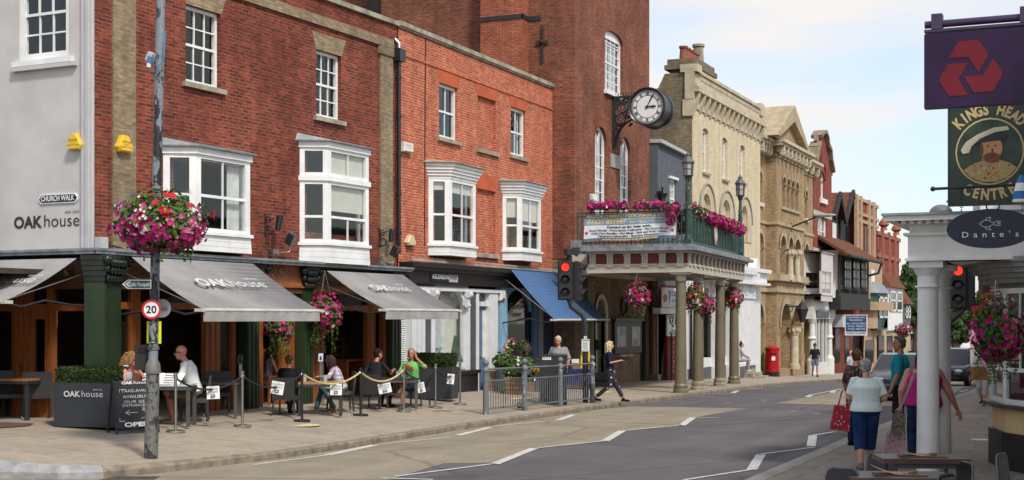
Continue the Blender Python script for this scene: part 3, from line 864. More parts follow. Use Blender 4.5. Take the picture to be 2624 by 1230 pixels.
rw=b.build('rendered_wall',RENDER,oak)
b=MB();b.M=TG;b.box(-.28,-.06,zl_top-.1,-.0,.02,zc+2);b.box(-.14,-.09,zl_top-.1,-.06,-.06,zc+2);b.build('corner_board',flat('pale_grey_paint',(.50,.49,.495),.7,var=.06),oak)
tmp=MB();tmp.M=TG;x0,x1,z0,z1=wg
def sash_T(parent,T,*a,**k):
 f=sash(parent,*a,**k)
 for o in[f]+list(f.children):
  for v in o.data.vertices:v.co=T@v.co
 return f
sash_T(oak,TG,x0,x1,z0,z1,y=.04,cu=3,ru=4,cl=3,rl=2,meet=.33,fw=.13,bar=.035,sill=WHITE)
b=MB();b.M=TG;b.box(x0-.12,-.10,z0-.2,x1+.22,.02,z0-.12);b.build('drip_ledge',RENDER,oak)
p0=GRY.px(37,585);p1=GRY.px(204,585);h_=(585-559)/FL*depth(GRY.w(-1,0))
wdt=p1[0]-p0[0]
zB=p0[1]
letters([('OAK',p0[0]+wdt*.22,zB,wdt*.44,h_*1.12,.03),('house',p0[0]+wdt*.735,zB,wdt*.53,h_*1.25,-.005),('BAR CAFE',p0[0]+wdt*.895,zB+h_*1.25,wdt*.21,h_*.27)],LETB,oak,TG@TY(-.012))
ORG=Fr(-17.6,32.72,0)
org=ORG.thing('orange_brick_building','bright orange brick terrace building with two white bay windows over two shops','building')
uR1=ORG.u_(1421)
zoc=ORG.z_(1300,178)
zo0=ORG.z_(1150,680)
Wa=ORG.rect(1125,1173,219,357);Wb=ORG.rect(1309,1347,279,401)
N1=ORG.rect(1224,1271,252,385);N2=ORG.rect(1222,1270,487,650)
bo=MB()
B3=(ORG.u_(1105)+.2,ORG.u_(1214),ORG.z_(1150,620),ORG.z_(1150,440));B4=(ORG.u_(1296)+.2,ORG.u_(1384),ORG.z_(1340,640),ORG.z_(1340,480))
bo.wall(rect(0,uR1,zo0-.5,zoc),[rect(*Wa),rect(*Wb),rect(*N1),rect(*N2),rect(*B3),rect(*B4)],0,.14)
for n_ in(N1,N2):bo.quad((n_[0],.10,n_[2]),(n_[1],.10,n_[2]),(n_[1],.10,n_[3]),(n_[0],.10,n_[3]))
bo.box(0,-.03,ORG.z_(1150,148)-.42,uR1,.01,ORG.z_(1150,148)-.36)
bo.build('brick_wall',B_ORANGE,org)
shell(org,0,uR1,zo0,zoc,9,.25)
b=MB();b.box(-.02,-.09,zoc,uR1,.35,zoc+.12);b.box(0,-.05,zoc-.05,uR1,.1,zoc-.001);b.build('coping',STONE,org)
for n_ in(Wa,Wb,N1,N2):b=MB();flat_arch(b,n_[0],n_[1],n_[3],.45,.17,-.01);b.build('flat_arch',B_GAUGED,org)
for n_ in(N1,N2):b=MB();b.box(n_[0]-.12,-.09,n_[2]-.13,n_[1]+.12,.1,n_[2]-.003);b.build('niche_sill',STONE,org)
for w_ in(Wa,Wb):sash(org,*w_,y=.09,cu=2,ru=1,cl=2,rl=1,meet=.5,fw=.085,sill=STONE,curtain=.12 if w_ is Wb else None)
bay(ORG,org,.5,1098,1152,1219,(1160,421),(1170,656),roof=STONE,tiers=((0,.45,2),(.45,1,2)),apron=.26,head=.42,cornice=True,stf=.15,blinds=((1,.8,.99,0),(0,.83,.99,0)))
bay(ORG,org,.5,1288,1334,1386,(1340,468),(1345,668),roof=STONE,tiers=((0,.45,2),(.45,1,2)),apron=.26,head=.42,cornice=True,stf=.13,blinds=((1,.55,.99,0),(0,.6,.99,0)))
zfs1=ORG.z_(1180,680,.35);zsg=ORG.z_(1180,722,.12)
BLK=flat('black_gloss',(.018,.016,.017),.3,var=.2)
b=MB();uh1=ORG.u_(1420)
b.box(.05,-.42,zfs1-.12,uh1,.1,zfs1);b.box(.05,-.34,zfs1-.22,uh1,.1,zfs1-.121)
b.box(.05,-.22,ORG.z_(1120,728,.2),uh1,.1,zfs1-.221)
fa=b.build('shop_fascia',BLK,org)
b=MB()
for i in range(230):
 u=.1+(uh1-.2)*i/230
 for s_ in(-1,1):b.beam((u,-.38,zfs1),(u+.05*s_,-.40+.04*s_,zfs1+.13),.006,.006)
b.build('bird_spikes',flat('wire',(.5,.48,.45),.4,.8),fa)
u0,u1=ORG.u_(1103,.22),ORG.u_(1171,.22);za,zb_=ORG.z_(1137,722,.22),ORG.z_(1137,703,.22)
b=MB();b.box(u0,-.25,za,u0+(u1-u0)*.66,-.221,zb_);sgn=b.build('name_sign',BLK,org)
b=MB();b.box(u0+(u1-u0)*.66,-.25,za,u1,-.2215,zb_);b.build('sign_panel',flat('sign_grey',(.42,.42,.42),.6),sgn)
letters([('ASCENSION',u0+(u1-u0)*.335,za+.07,(u1-u0)*.61,(zb_-za)*.62,.0)],LETW,sgn,TY(-.255))
letters([('HAIR',u0+(u1-u0)*.83,za+.07,(u1-u0)*.28,(zb_-za)*.62,.0)],LETB,sgn,TY(-.255),'dark_lettering')
zb1=ORG.z_(1240,722,.1);zst=.08
WS=flat('white_shopfront',(.68,.69,.71),.45,var=.06)
GRYP=flat('dark_grey_panel',(.085,.085,.095),.5)
f=MB()
def col_(a,c_,o,z0,z1,mb=None):(mb or f).box(ORG.u_(a,o),-o,z0,ORG.u_(c_,o),.12,z1)
ztb=ORG.z_(1150,737,.12)
f.box(ORG.u_(1040),-.14,ztb-.10,ORG.u_(1276),.1,ztb)
for a,c_ in((1056,1068),(1070,1080),(1081,1090),(1106,1113),(1196,1205),(1221,1228),(1255,1276)):col_(a,c_,.10,zst,ztb-.101)
aw=[ORG.u_(1113,.05),ORG.u_(1193,.05)]
zwb,zwt=ORG.z_(1150,940,.05),ORG.z_(1150,738,.05)
f.wall(rect(aw[0]-.02,ORG.u_(1200,.05),zwb-.1,zwt+.12),[archpts(aw[0]+.06,aw[1]-.06,zwb,zwt,12,.62)],-.05,.14)
for a in(1087,1110,1197):
 u=ORG.u_(a,.14)
 f.tube([(u-.1,-.2,ztb-.18),(u+.1,-.2,ztb-.18)],.10,12);f.tube([(u-.09,-.16,ztb-.5),(u+.09,-.16,ztb-.5)],.065,10)
 f.box(u-.08,-.2,ztb-.5,u+.08,-.03,ztb-.18)
sf=f.build('white_shopfront',WS,org)
for a,c_ in((1205,1221),(1091,1105)):b=MB();col_(a,c_,.08,zst,ztb-.1,b);b.build('grey_panel',GRYP,sf)
b=MB();b.box(ORG.u_(1085),-.32,zst-.2,ORG.u_(1200),.08,zwb-.22);b.box(ORG.u_(1083),-.38,zwb-.22,ORG.u_(1203),.08,zwb-.12)
for i in range(3):
 a=1095+i*35;b.box(ORG.u_(a,.34),-.345,zst+.15,ORG.u_(a+26,.34),-.3,zwb-.35)
b.build('stallriser',BLK,sf)
b=MB();b.quad((aw[0],.03,zwb),(aw[1],.03,zwb),(aw[1],.03,zwt),(aw[0],.03,zwt));b.build('shop_glass',GLASS,sf)
b=MB();n_=46;zz0=zwb+.55
for i in range(n_):
 z=zz0+(zwt-.2-zz0)*i/n_
 b.box(aw[0]+.05,.16,z,aw[0]+(aw[1]-aw[0])*.52,.172,z+(zwt-zz0)/n_*.72)
b.build('venetian_blind',flat('blind_white',(.80,.84,.83),.6),sf)
b=MB();b.box(aw[0]-.3,.55,zst-.1,aw[1]+.6,.6,zwt+.5);b.box(aw[0]+(aw[1]-aw[0])*.53,.30,zwb,aw[1]+.6,.34,zwt+.3);b.build('shop_back',flat('cream_backdrop',(.78,.77,.68),.8,var=.06),sf)
b=MB();uA,uB=ORG.u_(1033),ORG.u_(1051)
for i in range(40):
 z=zst+.3+(2.35)*i/40;b.box(uA,.10,z,uB,.11,z+.04)
b.build('door_blind',MATS['blind_white'],sf)
b=MB();b.box(ORG.u_(1052),.0,zst,ORG.u_(1056),.1,ztb);b.box(ORG.u_(1056),-.03,zst+1.0,ORG.u_(1058),.06,zst+2.1);b.build('black_door_frame',BLK,sf)
DB=flat('slate_blue_paint',(.085,.15,.24),.45,var=.1)
ud0,ud1=ORG.u_(1227,-.05),ORG.u_(1254,-.05);zd0,zd1=.1,ORG.z_(1240,785,-.05)
b=MB();b.box(ud0,.06,zd0,ud1,.12,zd1)
for(a,c_)in((.06,.34),):b.box(ud0+.18,.05,zd0+.15,ud1-.18,.061,zd0+.75)
dd=b.build('door',DB,org)
b=MB();b.box(ud0+(ud1-ud0)*.34,.045,zd0+1.0,ud0+(ud1-ud0)*.80,.062,zd1-.12);b.build('door_pane',flat('frosted_glass',(.62,.62,.56),.25),dd)
b=MB();b.ball((ud0+.14,.02,zd0+1.05),.04);b.build('handle',CHROME,dd)
b=MB();b.box(ud0-.05,-.05,zd1,ud1+.05,.1,zd1+.14);zft=ORG.z_(1240,742,0)
b.box(ud0-.05,-.02,zft-.12,ud1+.05,.1,zft);tf=b.build('fanlight',WS,org)
b=MB();b.quad((ud0,.06,zd1+.14),(ud1,.06,zd1+.14),(ud1,.06,zft-.12),(ud0,.06,zft-.12));b.build('pane',GLASSD,tf)
b=MB();b.box(ud0-.25,-.35,-.2,ud1+.2,.1,zd0);b.box(ud0-.25,-.7,-.2,ud1+2.3,-.351,.02);b.build('door_step',flat('brown_step',(.27,.20,.14),.9,var=.2),org)
LB=flat('pale_blue_paint',(.25,.45,.62),.5,var=.08);MBL=flat('mid_blue_paint',(.06,.17,.34),.45,var=.1)
f=MB()
ze=ORG.z_(1330,700,.1)
f.box(ORG.u_(1277),-.10,.0,ORG.u_(1293),.1,ze);f.box(ORG.u_(1277),-.16,ze-.35,ORG.u_(1421),.1,ze)
f.wall(rect(ORG.u_(1293),ORG.u_(1368),.0,ze-.35),[archpts(ORG.u_(1296),ORG.u_(1362),.75,ORG.z_(1325,742),12,.7)],.02,.12)
ff=f.build('florist_front',LB,org)
b=MB();b.box(ORG.u_(1292,.12),-.06,.0,ORG.u_(1296),.08,ze-.35);b.box(ORG.u_(1362),-.08,.0,ORG.u_(1371),.08,ze-.35);b.box(ORG.u_(1294),-.05,.55,ORG.u_(1364),.06,.74);b.build('blue_frame',MBL,ff)
b=MB();b.quad((ORG.u_(1295),.08,.75),(ORG.u_(1363),.08,.75),(ORG.u_(1363),.08,ze-.35),(ORG.u_(1295),.08,ze-.35));b.build('shop_glass',GLASSD,ff)
b=MB();b.box(ORG.u_(1392),-.04,.0,ORG.u_(1421),.1,ze-.35);b.build('dark_blue_door',flat('navy_paint',(.035,.06,.12),.45),ff)
b=MB();b.box(ORG.u_(1380),-.02,.0,ORG.u_(1391),.1,ze-.35);b.build('pale_door_post',flat('pale_grey_blue',(.32,.36,.42),.5),ff)
b=MB();b.box(ORG.u_(1290),2.6,-.1,uR1-.05,2.7,ze);b.box(ORG.u_(1282),.1,-.1,ORG.u_(1284),2.6,ze);b.build('shop_back',DARKW,ff)
ul=ORG.u_(1313);uw_=1.15
letters([('Golden',ORG.u_(1327),ORG.z_(1327,792),1.05,.20,0,1,.3),('Flower',ORG.u_(1327),ORG.z_(1327,812),1.0,.20,0,1,.3)],flat('gold_script',(.30,.26,.12),.5),ff,TY(.07),'window_lettering')
TW=Fr(-16.8,43.7,0);TS=Fr(-16.8,43.7,90)
PF=Fr(-12.72,42.43,-4.4)
tower=TW.thing('brick_tower','massive dark old brick tower with tall arched windows above the balcony porch','building')
TT=TW.mat().inverted()@TS.mat()
uT=TW.u_(1664);ZT=17.0
H1=TW.rect(1550,1597,82,240);A1=TW.rect(1524.5,1556,324,560);A2=TW.rect(1589,1616,352,574)
zB=4.3
b=MB()
hw=[archpts(H1[0],H1[1],H1[2],H1[3],8,.28),archpts(*A1),archpts(*A2)]
b.wall(rect(0,uT,zB,ZT),hw,0,.2)
xs0=TS.u_(976)
b.M=TT;b.wall(rect(xs0,0,zB,ZT),[],0,0);b.M=None
b.box(.01,.02-xs0*0,ZT-.02,uT,9,ZT)
b.build('brick_wall',B_TOWER,tower)
b=MB();b.M=TT;b.wall(rect(TS.u_(760,-1.5),xs0+.3,3,ZT-2),[],1.5,0);b.wall(rect(xs0-.01,xs0,3,ZT),[],.02,0);b.M=None
b.build('rear_wall',B_TOWER,tower)
shell(tower,0,uT,zB-4,ZT,8,.3)
for i,A in enumerate((A1,A2)):
 w_=sash(tower,*A,y=.12,cu=3,ru=4,cl=3,rl=3,meet=.42,fw=.11,bar=.03,arch=True,curtain=.46)
 t_=MB();a0,a1=A[0]+.11,A[1]-.11;r_=(a1-a0)/2;zc_=A[3]-.11-r_
 for sx in(-1,1):
  t_.tube([((a0+a1)/2+sx*(r_-r_*math.cos(k_*PI/2/6))*-1+sx*r_*.0,.155,zc_+r_*.95*math.sin(k_*PI/2/6))for k_ in range(7)],.018,5)
 t_.build('tracery',WHITE,w_)
w_=sash(tower,H1[0],H1[1],H1[2],H1[3]-.1,y=.12,cu=4,ru=3,cl=4,rl=3,meet=.5,fw=.11,bar=.03,curtain=.48)
b=MB();b.wall(archpts(H1[0],H1[1],H1[3]-.45,H1[3],8,.28),[rect(H1[0]+.02,H1[1]-.02,H1[3]-.42,H1[3]-.31)],.115,.02);b.box(H1[0]-.1,-.12,H1[2]-.14,H1[1]+.1,.15,H1[2]);b.build('window_head',WHITE,w_)
r0,r1=TS.u_(1231,.55),TS.u_(1338,.55)
b=MB();b.M=TT;b.box(r0,-.55,3,r1,.05,ZT);b.build('stair_turret',B_TURRET,tower)
zb0=TS.z_(1280,48,.55)
b=MB();b.M=TT;b.box(r0-.02,-.58,zb0-.05,r1+.03,-.551,zb0+.10);b.box(r1+.001,-.58,zb0-.05,r1+.03,.0,zb0+.10);b.box(r1+.03,-.04,zb0-.05,r1+.45,-.005,zb0+.10);b.build('iron_band',BLACKM,tower)
zx=TS.z_(1390,108);ux=TS.u_(1390)
b=MB();b.M=TT;b.box(ux-.04,-.05,zx-.7,ux+.04,-.01,zx+.55);b.box(ux-.22,-.06,zx-.09,ux+.22,-.015,zx+.03);b.ball((ux,-.06,zx),.08);b.build('wall_tie',flat('rust_black',(.03,.02,.018),.8),tower)
p0=TW.rect(1564,1588,397,431)
b=MB();b.box(p0[0],-.05,p0[2],p0[1],.0,p0[3]);b.build('stone_plaque',flat('grey_plaque',(.33,.32,.30),.8,var=.12),tower)
al=TW.rect(1511,1522,498,520)
def alarm(name,label,F,r,m,m2=None,shape='box',lines=None,T=None,d=.14):
 t=F.at(name,label,'alarm box',(r[0]+r[1])/2,0,(r[2]+r[3])/2,'alarm boxes on the walls')
 w_,h_=(r[1]-r[0])/2,(r[3]-r[2])/2
 b=MB()
 if shape=='tri':
  P=[(-w_*.32,h_),(w_*.32,h_),(w_,-h_*.45),(w_*.75,-h_),(-w_*.75,-h_),(-w_,-h_*.45)]
 elif shape=='shield':P=[(-w_,h_*.8),(-w_*.7,h_),(w_*.7,h_),(w_,h_*.8),(w_*.9,-h_*.3),(w_*.4,-h_),(-w_*.4,-h_),(-w_*.9,-h_*.3)]
 else:P=[(-w_,h_),(w_,h_),(w_,-h_),(-w_,-h_)]
 n=len(P)
 vs=[(x,-.004,z)for x,z in P]+[(x,-d*.7,z)for x,z in P]+[(x*.86,-d,z*.86)for x,z in P]
 fs=[tuple(range(2*n,3*n))]
 for k_ in(0,1):
  fs+=[(k_*n+i,k_*n+(i+1)%n,(k_+1)*n+(i+1)%n,(k_+1)*n+i)for i in range(n)]
 b.add(vs,fs);b.build('cover',m,t)
 if m2:
  c_=MB();c_.box(-w_*.45,-d-.012,-h_*.92,w_*.45,-d+.02,-h_*.55);c_.build('strobe',m2,t)
 if lines:letters([(s_,0,z_*h_,w2*w_,hh*h_,.0)for(s_,z_,w2,hh)in lines],flat('brown_print',(.16,.09,.02),.6),t,TY(-d-.004))
 return t
alarm('alarm_box','small white alarm box with blue base on the tower above the banner',TW,al,flat('alarm_white',(.7,.7,.68),.4),flat('alarm_blue',(.03,.04,.16),.4),'shield')
yl=[('HEWES',.02,1.25,.28),('SECURITY',-.22,.8,.11),('0345 371 3249',-.55,1.4,.2)]
alarm('alarm_box','yellow triangular alarm box on the grey rendered wall',GRY,GRY.rect(181,219,343,385),YEL,None,'tri',yl)
alarm('alarm_box','yellow triangular alarm box on the buff brick pilaster',OAK,OAK.rect(293,330,347,390,.05),YEL,None,'tri',yl,d=.19)
alarm('alarm_box','white rectangular alarm box high on the orange brick beside the downpipe',ORG,ORG.rect(1026,1049,366,390),flat('alarm_ivory',(.66,.66,.60),.5),None,'box',[('SECURITY',.25,1.3,.25),('01621',-.25,1.0,.2)])
alarm('alarm_box','cream hexagonal alarm box above the black shop fascia',ORG,ORG.rect(1035,1056,602,630),flat('alarm_cream',(.62,.48,.30),.5),None,'tri')
alarm('alarm_box','tall white alarm box on the pale blue florist front',ORG,ORG.rect(1281,1292,743,770,.1),flat('alarm_white',(.7,.7,.68),.4),flat('alarm_red',(.25,.02,.02),.4),'box',d=.16)
zdn=-.5
nb_=TW.rect(1568,1637,823,905)
b=MB();D1=TW.rect(1527,1551,764,985);D2=TW.rect(1640,1656,815,975)
b.wall(rect(-.0,uT,zdn,zB),[archpts(D1[0],D1[1],-.2,D1[3],8,.55),rect(D2[0],D2[1],-.3,D2[3])],.02,.2)
b.M=TT;b.wall(rect(-1.6,0,zdn,zB),[],.02,0);b.M=None
b.build('porch_wall',B_PORCH,tower)
CREAMP=flat('stone_cream_paint',(.50,.455,.37),.6,var=.1,vs=2);OLIVE=flat('olive_paint',(.165,.138,.088),.45,var=.12,vs=1.5)
OLIVE2=flat('olive_green_paint',(.15,.14,.075),.5,var=.15)
b=MB();b.wall(archpts(D1[0]-.16,D1[1]+.16,-.2,D1[3]+.16,8,.65),[archpts(D1[0],D1[1],-.19,D1[3],8,.55)],-.05,.2);b.build('door_arch',CREAMP,tower)
b=MB();b.box(D1[0],.15,-.2,D1[1],.2,D1[3]);dd=b.build('door',OLIVE2,tower)
b=MB();b.box(D2[0],.15,-.3,D2[1],.2,D2[3]);b.box(D2[1]-.1,-.02,-.3,D2[1]+.22,.1,D2[3]+.1);dd=b.build('side_door',flat('dull_green_door',(.05,.05,.035),.5),tower)
b=MB();b.box(nb_[0],-.12,nb_[2],nb_[1],.018,nb_[3]);b.box(nb_[0]-.12,-.2,nb_[3],nb_[1]+.12,.018,nb_[3]+.1)
nbd=TW.at('notice_board','dark glazed double notice board on the wall under the porch','notice board',0,0,0);bo_=b.build('case',flat('dark_wood',(.03,.022,.018),.5),nbd)
b=MB();um=(nb_[0]+nb_[1])/2;W_=nb_[1]-nb_[0]
b.box(nb_[0]+.2,-.128,nb_[2]+.25,um-W_*.10,-.121,nb_[3]-.2);b.box(um+W_*.12,-.128,nb_[2]+.25,nb_[1]-.25,-.121,nb_[3]-.2);b.build('notice_sheet',flat('pale_poster',(.34,.36,.36),.5,var=.35,vs=2),nbd)
b=MB();b.box(um+W_*.18,-.134,nb_[2]+.5,nb_[1]-.5,-.129,nb_[3]-.9);b.build('map',flat('red_map',(.35,.12,.12),.5,var=.5,vs=6),nbd)
sl=TW.rect(1577,1612,907,914);b=MB();b.box(sl[0],-.2,sl[2],sl[1],.018,sl[3]);b.build('wall_shelf',STONE,tower)
op=TW.rect(1592,1601,773,797);b=MB();b.torus(((op[0]+op[1])/2,-.05,(op[2]+op[3])/2),.3,.05,20,6,'Y');b.build('iron_hoop',BLACKM,tower)
porch=PF.thing('balcony_porch','columned porch with dark red frieze panels and lead edged balcony over the pavement','porch')
uc=[PF.u_(x,0)for x in(1744.5,1789,1845,1881)]
zcap,zarc,zfr,zcor,ztop_=3.74,4.02,4.35,4.42,4.62
uE0,uE1=PF.u_(1757,.25)-.0,PF.u_(1888,.22)
yb=3.0
e0=uc[0]-.32;e1=uc[3]+.45
b=MB()
b.box(e0,-.32,zcap,e1,.32,zarc);b.box(e0,.321,zcap,e0+.64,yb,zarc);b.box(e1-.64,.321,zcap,e1,yb,zarc)
b.box(e0+.05,-.35,zarc-.06,e1,-.321,zarc);b.box(e0-.03,-.32,zarc-.06,e0-.001,yb,zarc)
b.box(e0-.12,-.44,zfr,e1+.12,yb,zcor)
b.box(e0+1.75,yb+.001,zcap,e1,4.1,zcor);b.build('entablature',CREAMP,porch)
b=MB();b.box(e0+.06,-.27,zarc+.001,e1-.06,yb,zfr-.001);b.build('frieze',flat('oxblood_paint',(.16,.018,.018),.55,var=.15),porch)
b=MB();b.box(e0+.3,.3,zcap+.1,e1-.3,yb,zarc-.1);b.build('porch_ceiling',flat('ceiling_board',(.18,.15,.115),.8),porch)
def trig(b,c,ax):
 for k_ in(-1,0,1):
  if ax=='u':b.box(c+k_*.07-.03,-.345,zarc+.004,c+k_*.07+.03,-.271,zfr-.004)
  else:b.box(e0-.02,c+k_*.07-.03,zarc+.004,e0+.059,c+k_*.07+.03,zfr-.004)
 if ax=='u':b.box(c-.12,-.365,zfr-.07,c+.12,-.346,zfr-.005);b.box(c-.11,-.36,zarc-.1,c+.11,-.351,zarc+.02)
 else:b.box(e0-.045,c-.12,zfr-.07,e0-.021,c+.12,zfr-.005);b.box(e0-.045,c-.11,zarc-.1,e0-.031,c+.11,zarc+.02)
nt_=14
for i in range(nt_+1):
 b=MB();trig(b,e0+.18+(e1-e0-.36)*i/nt_,'u');b.build('triglyph',CREAMP,porch)
for i in range(6):
 b=MB();trig(b,-.05+.57*i,'y');b.build('triglyph',CREAMP,porch)
b=MB();b.box(e0-.35,-.62,zcor+.001,e1+.3,3.4,zcor+.11);b.box(e0-.22,-.5,zcor+.111,e1+.2,3.38,ztop_);b.box(e0+1.75,3.401,zcor+.001,e1+.2,4.1,ztop_)
b.box(e0-.5,3.1,zcor+.12,e0-.22,3.39,ztop_+.16);b.build('lead_roof',LEAD,porch)
for i,u in enumerate(uc):
 zb_=gz(PF.w(u,0).y)-.02+(.0 if i else 0)
 b=MB()
 r=.185
 b.lathe([(r,zb_+.32),(r*.985,zb_+1.2),(r*.84,zcap-.42),(r*.84,zcap-.30)],24,(u,0,0))
 b.lathe([(r*.84,zcap-.30),(r*1.0,zcap-.29),(r*1.0,zcap-.26),(r*.9,zcap-.25)],24,(u,0,0))
 o=b.build('column',OLIVE,porch)
 b=MB();b.lathe([(r*.86,zcap-.25),(r*.86,zcap-.10),(r*1.2,zcap-.07),(r*1.25,zcap-.06)],24,(u,0,0));b.box(u-.28,-.28,zcap-.06,u+.28,.28,zcap-.002);b.build('capital',CREAMP,o)
 b=MB();b.lathe([(r*1.28,zb_-.1),(r*1.32,zb_+.12),(r*1.12,zb_+.16),(r*1.2,zb_+.2),(r*1.2,zb_+.26),(r*1.02,zb_+.32)],24,(u,0,0));b.build('base',STONE if i in(1,2)else OLIVE,o)
for(px,m_)in((1680,OLIVE),(1514,OLIVE2)):
 u=TW.u_(px,.2)
 b=MB();b.lathe([(.15,.1),(.13,zcap-.3),(.19,zcap-.2),(.19,zcap)],16,(u,-.16,0));b.box(u-.2,-.36,-.5,u+.2,.0,.1);b.build('wall_column',m_,tower)
b=MB();u=TW.u_(1692,.1);b.tube([(u,-.12,-.4),(u,-.12,zcap)],.09,10);b.build('drain_pipe',BLACK,tower)
def railing(b,P0,P1,z0,z1,n,scroll=3):
 P0=Vector(P0);P1=Vector(P1);t=(P1-P0);L=t.length;t.normalize();up=Vector((0,0,1))
 for z in(z0+.10,z1,z1-.12):b.beam(P0+up*z,P1+up*z,.04,.035)
 for i in range(n+1):
  p=P0+t*L*i/n
  b.beam(p+up*z0,p+up*(z1+(.0 if i%3 else .05)),.028 if i%3 else .045,.028 if i%3 else .045)
 k_=int(L/.62)
 for i in range(k_):
  p=P0+t*L*(i+.5)/k_
  for(dz,rr)in((.28,.12),(.58,.15),(.80,.07)):
   pts=[p+t*(rr*math.cos(a*PI/5))+up*(z0+dz+rr*math.sin(a*PI/5))for a in range(10)]
   b.tube(pts,.014,4,close=True)
zr0,zr1=ztop_-.01,ztop_+1.05
rail_t=PF.thing('balcony_railing','dark green wrought iron balcony railing with scrollwork on the porch roof','railing')
b=MB();yr=-.30;xr=e0-.02
railing(b,(xr+.05,yr,0),(e1-.05,yr,0),zr0,zr1,62);b.build('front_rail',GREEN_IRON,rail_t)
b=MB();railing(b,(xr,yr+.05,0),(xr,3.3,0),zr0,zr1,24);b.build('end_rail',GREEN_IRON,rail_t)
cu_=PF.u_(1834,.36);zcr=PF.z_(1834,597,.36)
b=MB();b.ball((cu_,yr-.06,zcr),(.30,.03,.44),24,12);cr=b.build('crest',flat('crest_red',(.42,.20,.20),.5),rail_t)
b=MB();b.ball((cu_,yr-.075,zcr),(.21,.03,.33),24,12);b.build('crest_field',flat('crest_cream',(.62,.58,.5),.5,var=.25,vs=9),cr)
def lamp_std(name,u,y,z0,H,label,rz=0):
 t=thing(name,label,'lamp',PF.w(u,y,z0),PF.rz,'balcony lantern posts')
 b=MB()
 b.box(-.13,-.13,0,.13,.13,.16)
 b.lathe([(.12,.16),(.10,.3),(.12,1.05),(.14,1.1),(.10,1.15),(.075,1.2),(.07,1.7),(.09,1.72),(.06,1.78),(.055,H*.68),(.08,H*.69),(.12,H*.735),(.16,H*.74)],14)
 for zz in(1.15,1.55):b.torus((-.14,0,zz+.1),.10,.013,12,4,'Y')
 b.tube([(-.12,0,1.2),(-.14,0,1.9),(-.05,0,2.1)],.012,5)
 b.build('post',GREEN_IRON,t)
 l=MB();z1=H*.74;z2=H*.875
 IR=flat('lantern_iron',(.07,.08,.075),.5)
 for i in range(6):
  a=PI/3*i;l.beam((.15*math.cos(a),.15*math.sin(a),z1),(.17*math.cos(a),.17*math.sin(a),z2),.025,.025)
 l.lathe([(.14,z1-.02),(.19,z1),(.15,z1+.02)],6);l.lathe([(.17,(z1+z2)/2),(.172,(z1+z2)/2+.02)],6)
 l.lathe([(.21,z2),(.22,z2+.03),(.12,z2+.17),(.08,z2+.22),(.10,z2+.25),(.03,z2+.33),(.015,H-.02),(.001,H)],6,smooth=False)
 lo=l.build('lantern',IR,t)
 g=MB();g.lathe([(.135,z1+.01),(.155,z2)],6,smooth=False);g.build('lantern_glass',flat('lantern_pane',(.36,.34,.34),.2),lo)
 return t
zl1=PF.z_(1755,384,.3)-zr0
lamp_std('lamp_standard',xr+.03,yr,zr0,zl1,'nearer green iron lantern post, at the balcony corner beside the banner')
lamp_std('lamp_standard',PF.u_(1897,.3),yr,zr0,PF.z_(1897,446,.3)-zr0,'farther green iron lantern post, at the far end of the pink flowers')
BN=Fr(PF.w(xr-.06,0).x,PF.w(xr-.06,0).y,90-4.4)
q=[BN.px(1499,549),BN.px(1734.5,543),BN.px(1732,610),BN.px(1496,621)]
ban=BN.thing('banner','white and blue community help banner tied to the balcony railing','banner')
def bil(s_,t_,y=0.0):
 a=(q[3][0]*(1-s_)+q[2][0]*s_,q[3][1]*(1-s_)+q[2][1]*s_);c_=(q[0][0]*(1-s_)+q[1][0]*s_,q[0][1]*(1-s_)+q[1][1]*s_)
 sag=.035*math.sin(s_*PI*3+t_)*(1-t_)*.6
 return(a[0]*(1-t_)+c_[0]*t_,y+.025*math.sin(s_*9)-.02,a[1]*(1-t_)+c_[1]*t_+sag)
def bpatch(t0,t1,y,name,m,par):
 b=MB();n=24
 for i in range(n):b.quad(bil(i/n,t0,y),bil((i+1)/n,t0,y),bil((i+1)/n,t1,y),bil(i/n,t1,y))
 b.sm=[True]*len(b.f)
 return b.build(name,m,par)
bpatch(0,1,0,'sheet',flat('banner_white',(.68,.70,.74),.5,var=.05),ban)
bpatch(.82,1,-.004,'top_band',flat('banner_slate',(.10,.16,.22),.5,var=.15),ban)
bpatch(.585,.80,-.004,'blue_band',flat('banner_blue',(.17,.31,.46),.5,var=.1),ban)
bpatch(0,.11,-.004,'foot_band',flat('banner_slate',(.10,.16,.22),.5),ban)
def btext(lines,m,name):
 b=MB()
 for(txt,s0,s1,t0,t1,bold,sh)in lines:
  me=text_mesh(txt,1,bold,shear=sh);xs_=[v.co.x for v in me.vertices];x0,x1=min(xs_),max(xs_)
  b.add([bil(s0+(s1-s0)*(v.co.x-x0)/(x1-x0),t0+(t1-t0)*v.co.y/.7,-.012)for v in me.vertices],[tuple(p.vertices)for p in me.polygons]);bpy.data.meshes.remove(me)
 return b.build(name,m,ban)
btext([('MALDON COMMUNITY CORONAVIRUS RESPONSE',.02,.985,.85,.96,.028,.2),('01621 851997',.03,.47,.625,.765,.04,.15),('8am - 8pm 7 DAYS A WEEK',.50,.98,.635,.72,.03,0),('www.maldoncvs.org.uk/corona',.2,.8,.02,.09,.03,0)],flat('banner_gold',(.72,.55,.22),.5),'gold_lettering')
btext([('Contact us for help with:',.25,.73,.47,.55,.03,0),('Food Parcels - Prescription Collection - Pet Food Parcels',.06,.92,.355,.43,.02,0),('Child Care Bundles - Hot Meals - Safe and Well Checks',.08,.90,.245,.32,.02,0),('Telephone befriending - Business Signposting',.15,.83,.14,.215,.02,0)],LETB,'black_lettering')
b=MB()
for s_ in(.028,.962):
 for k_ in range(6):
  a0,a1=k_*PI/3,(k_+1)*PI/3
 b.poly([bil(s_+dx*.016,.30+dz*.055,-.012)for dx,dz in((-1,1),(1,1),(1,-.2),(0,-1),(-1,-.2))])
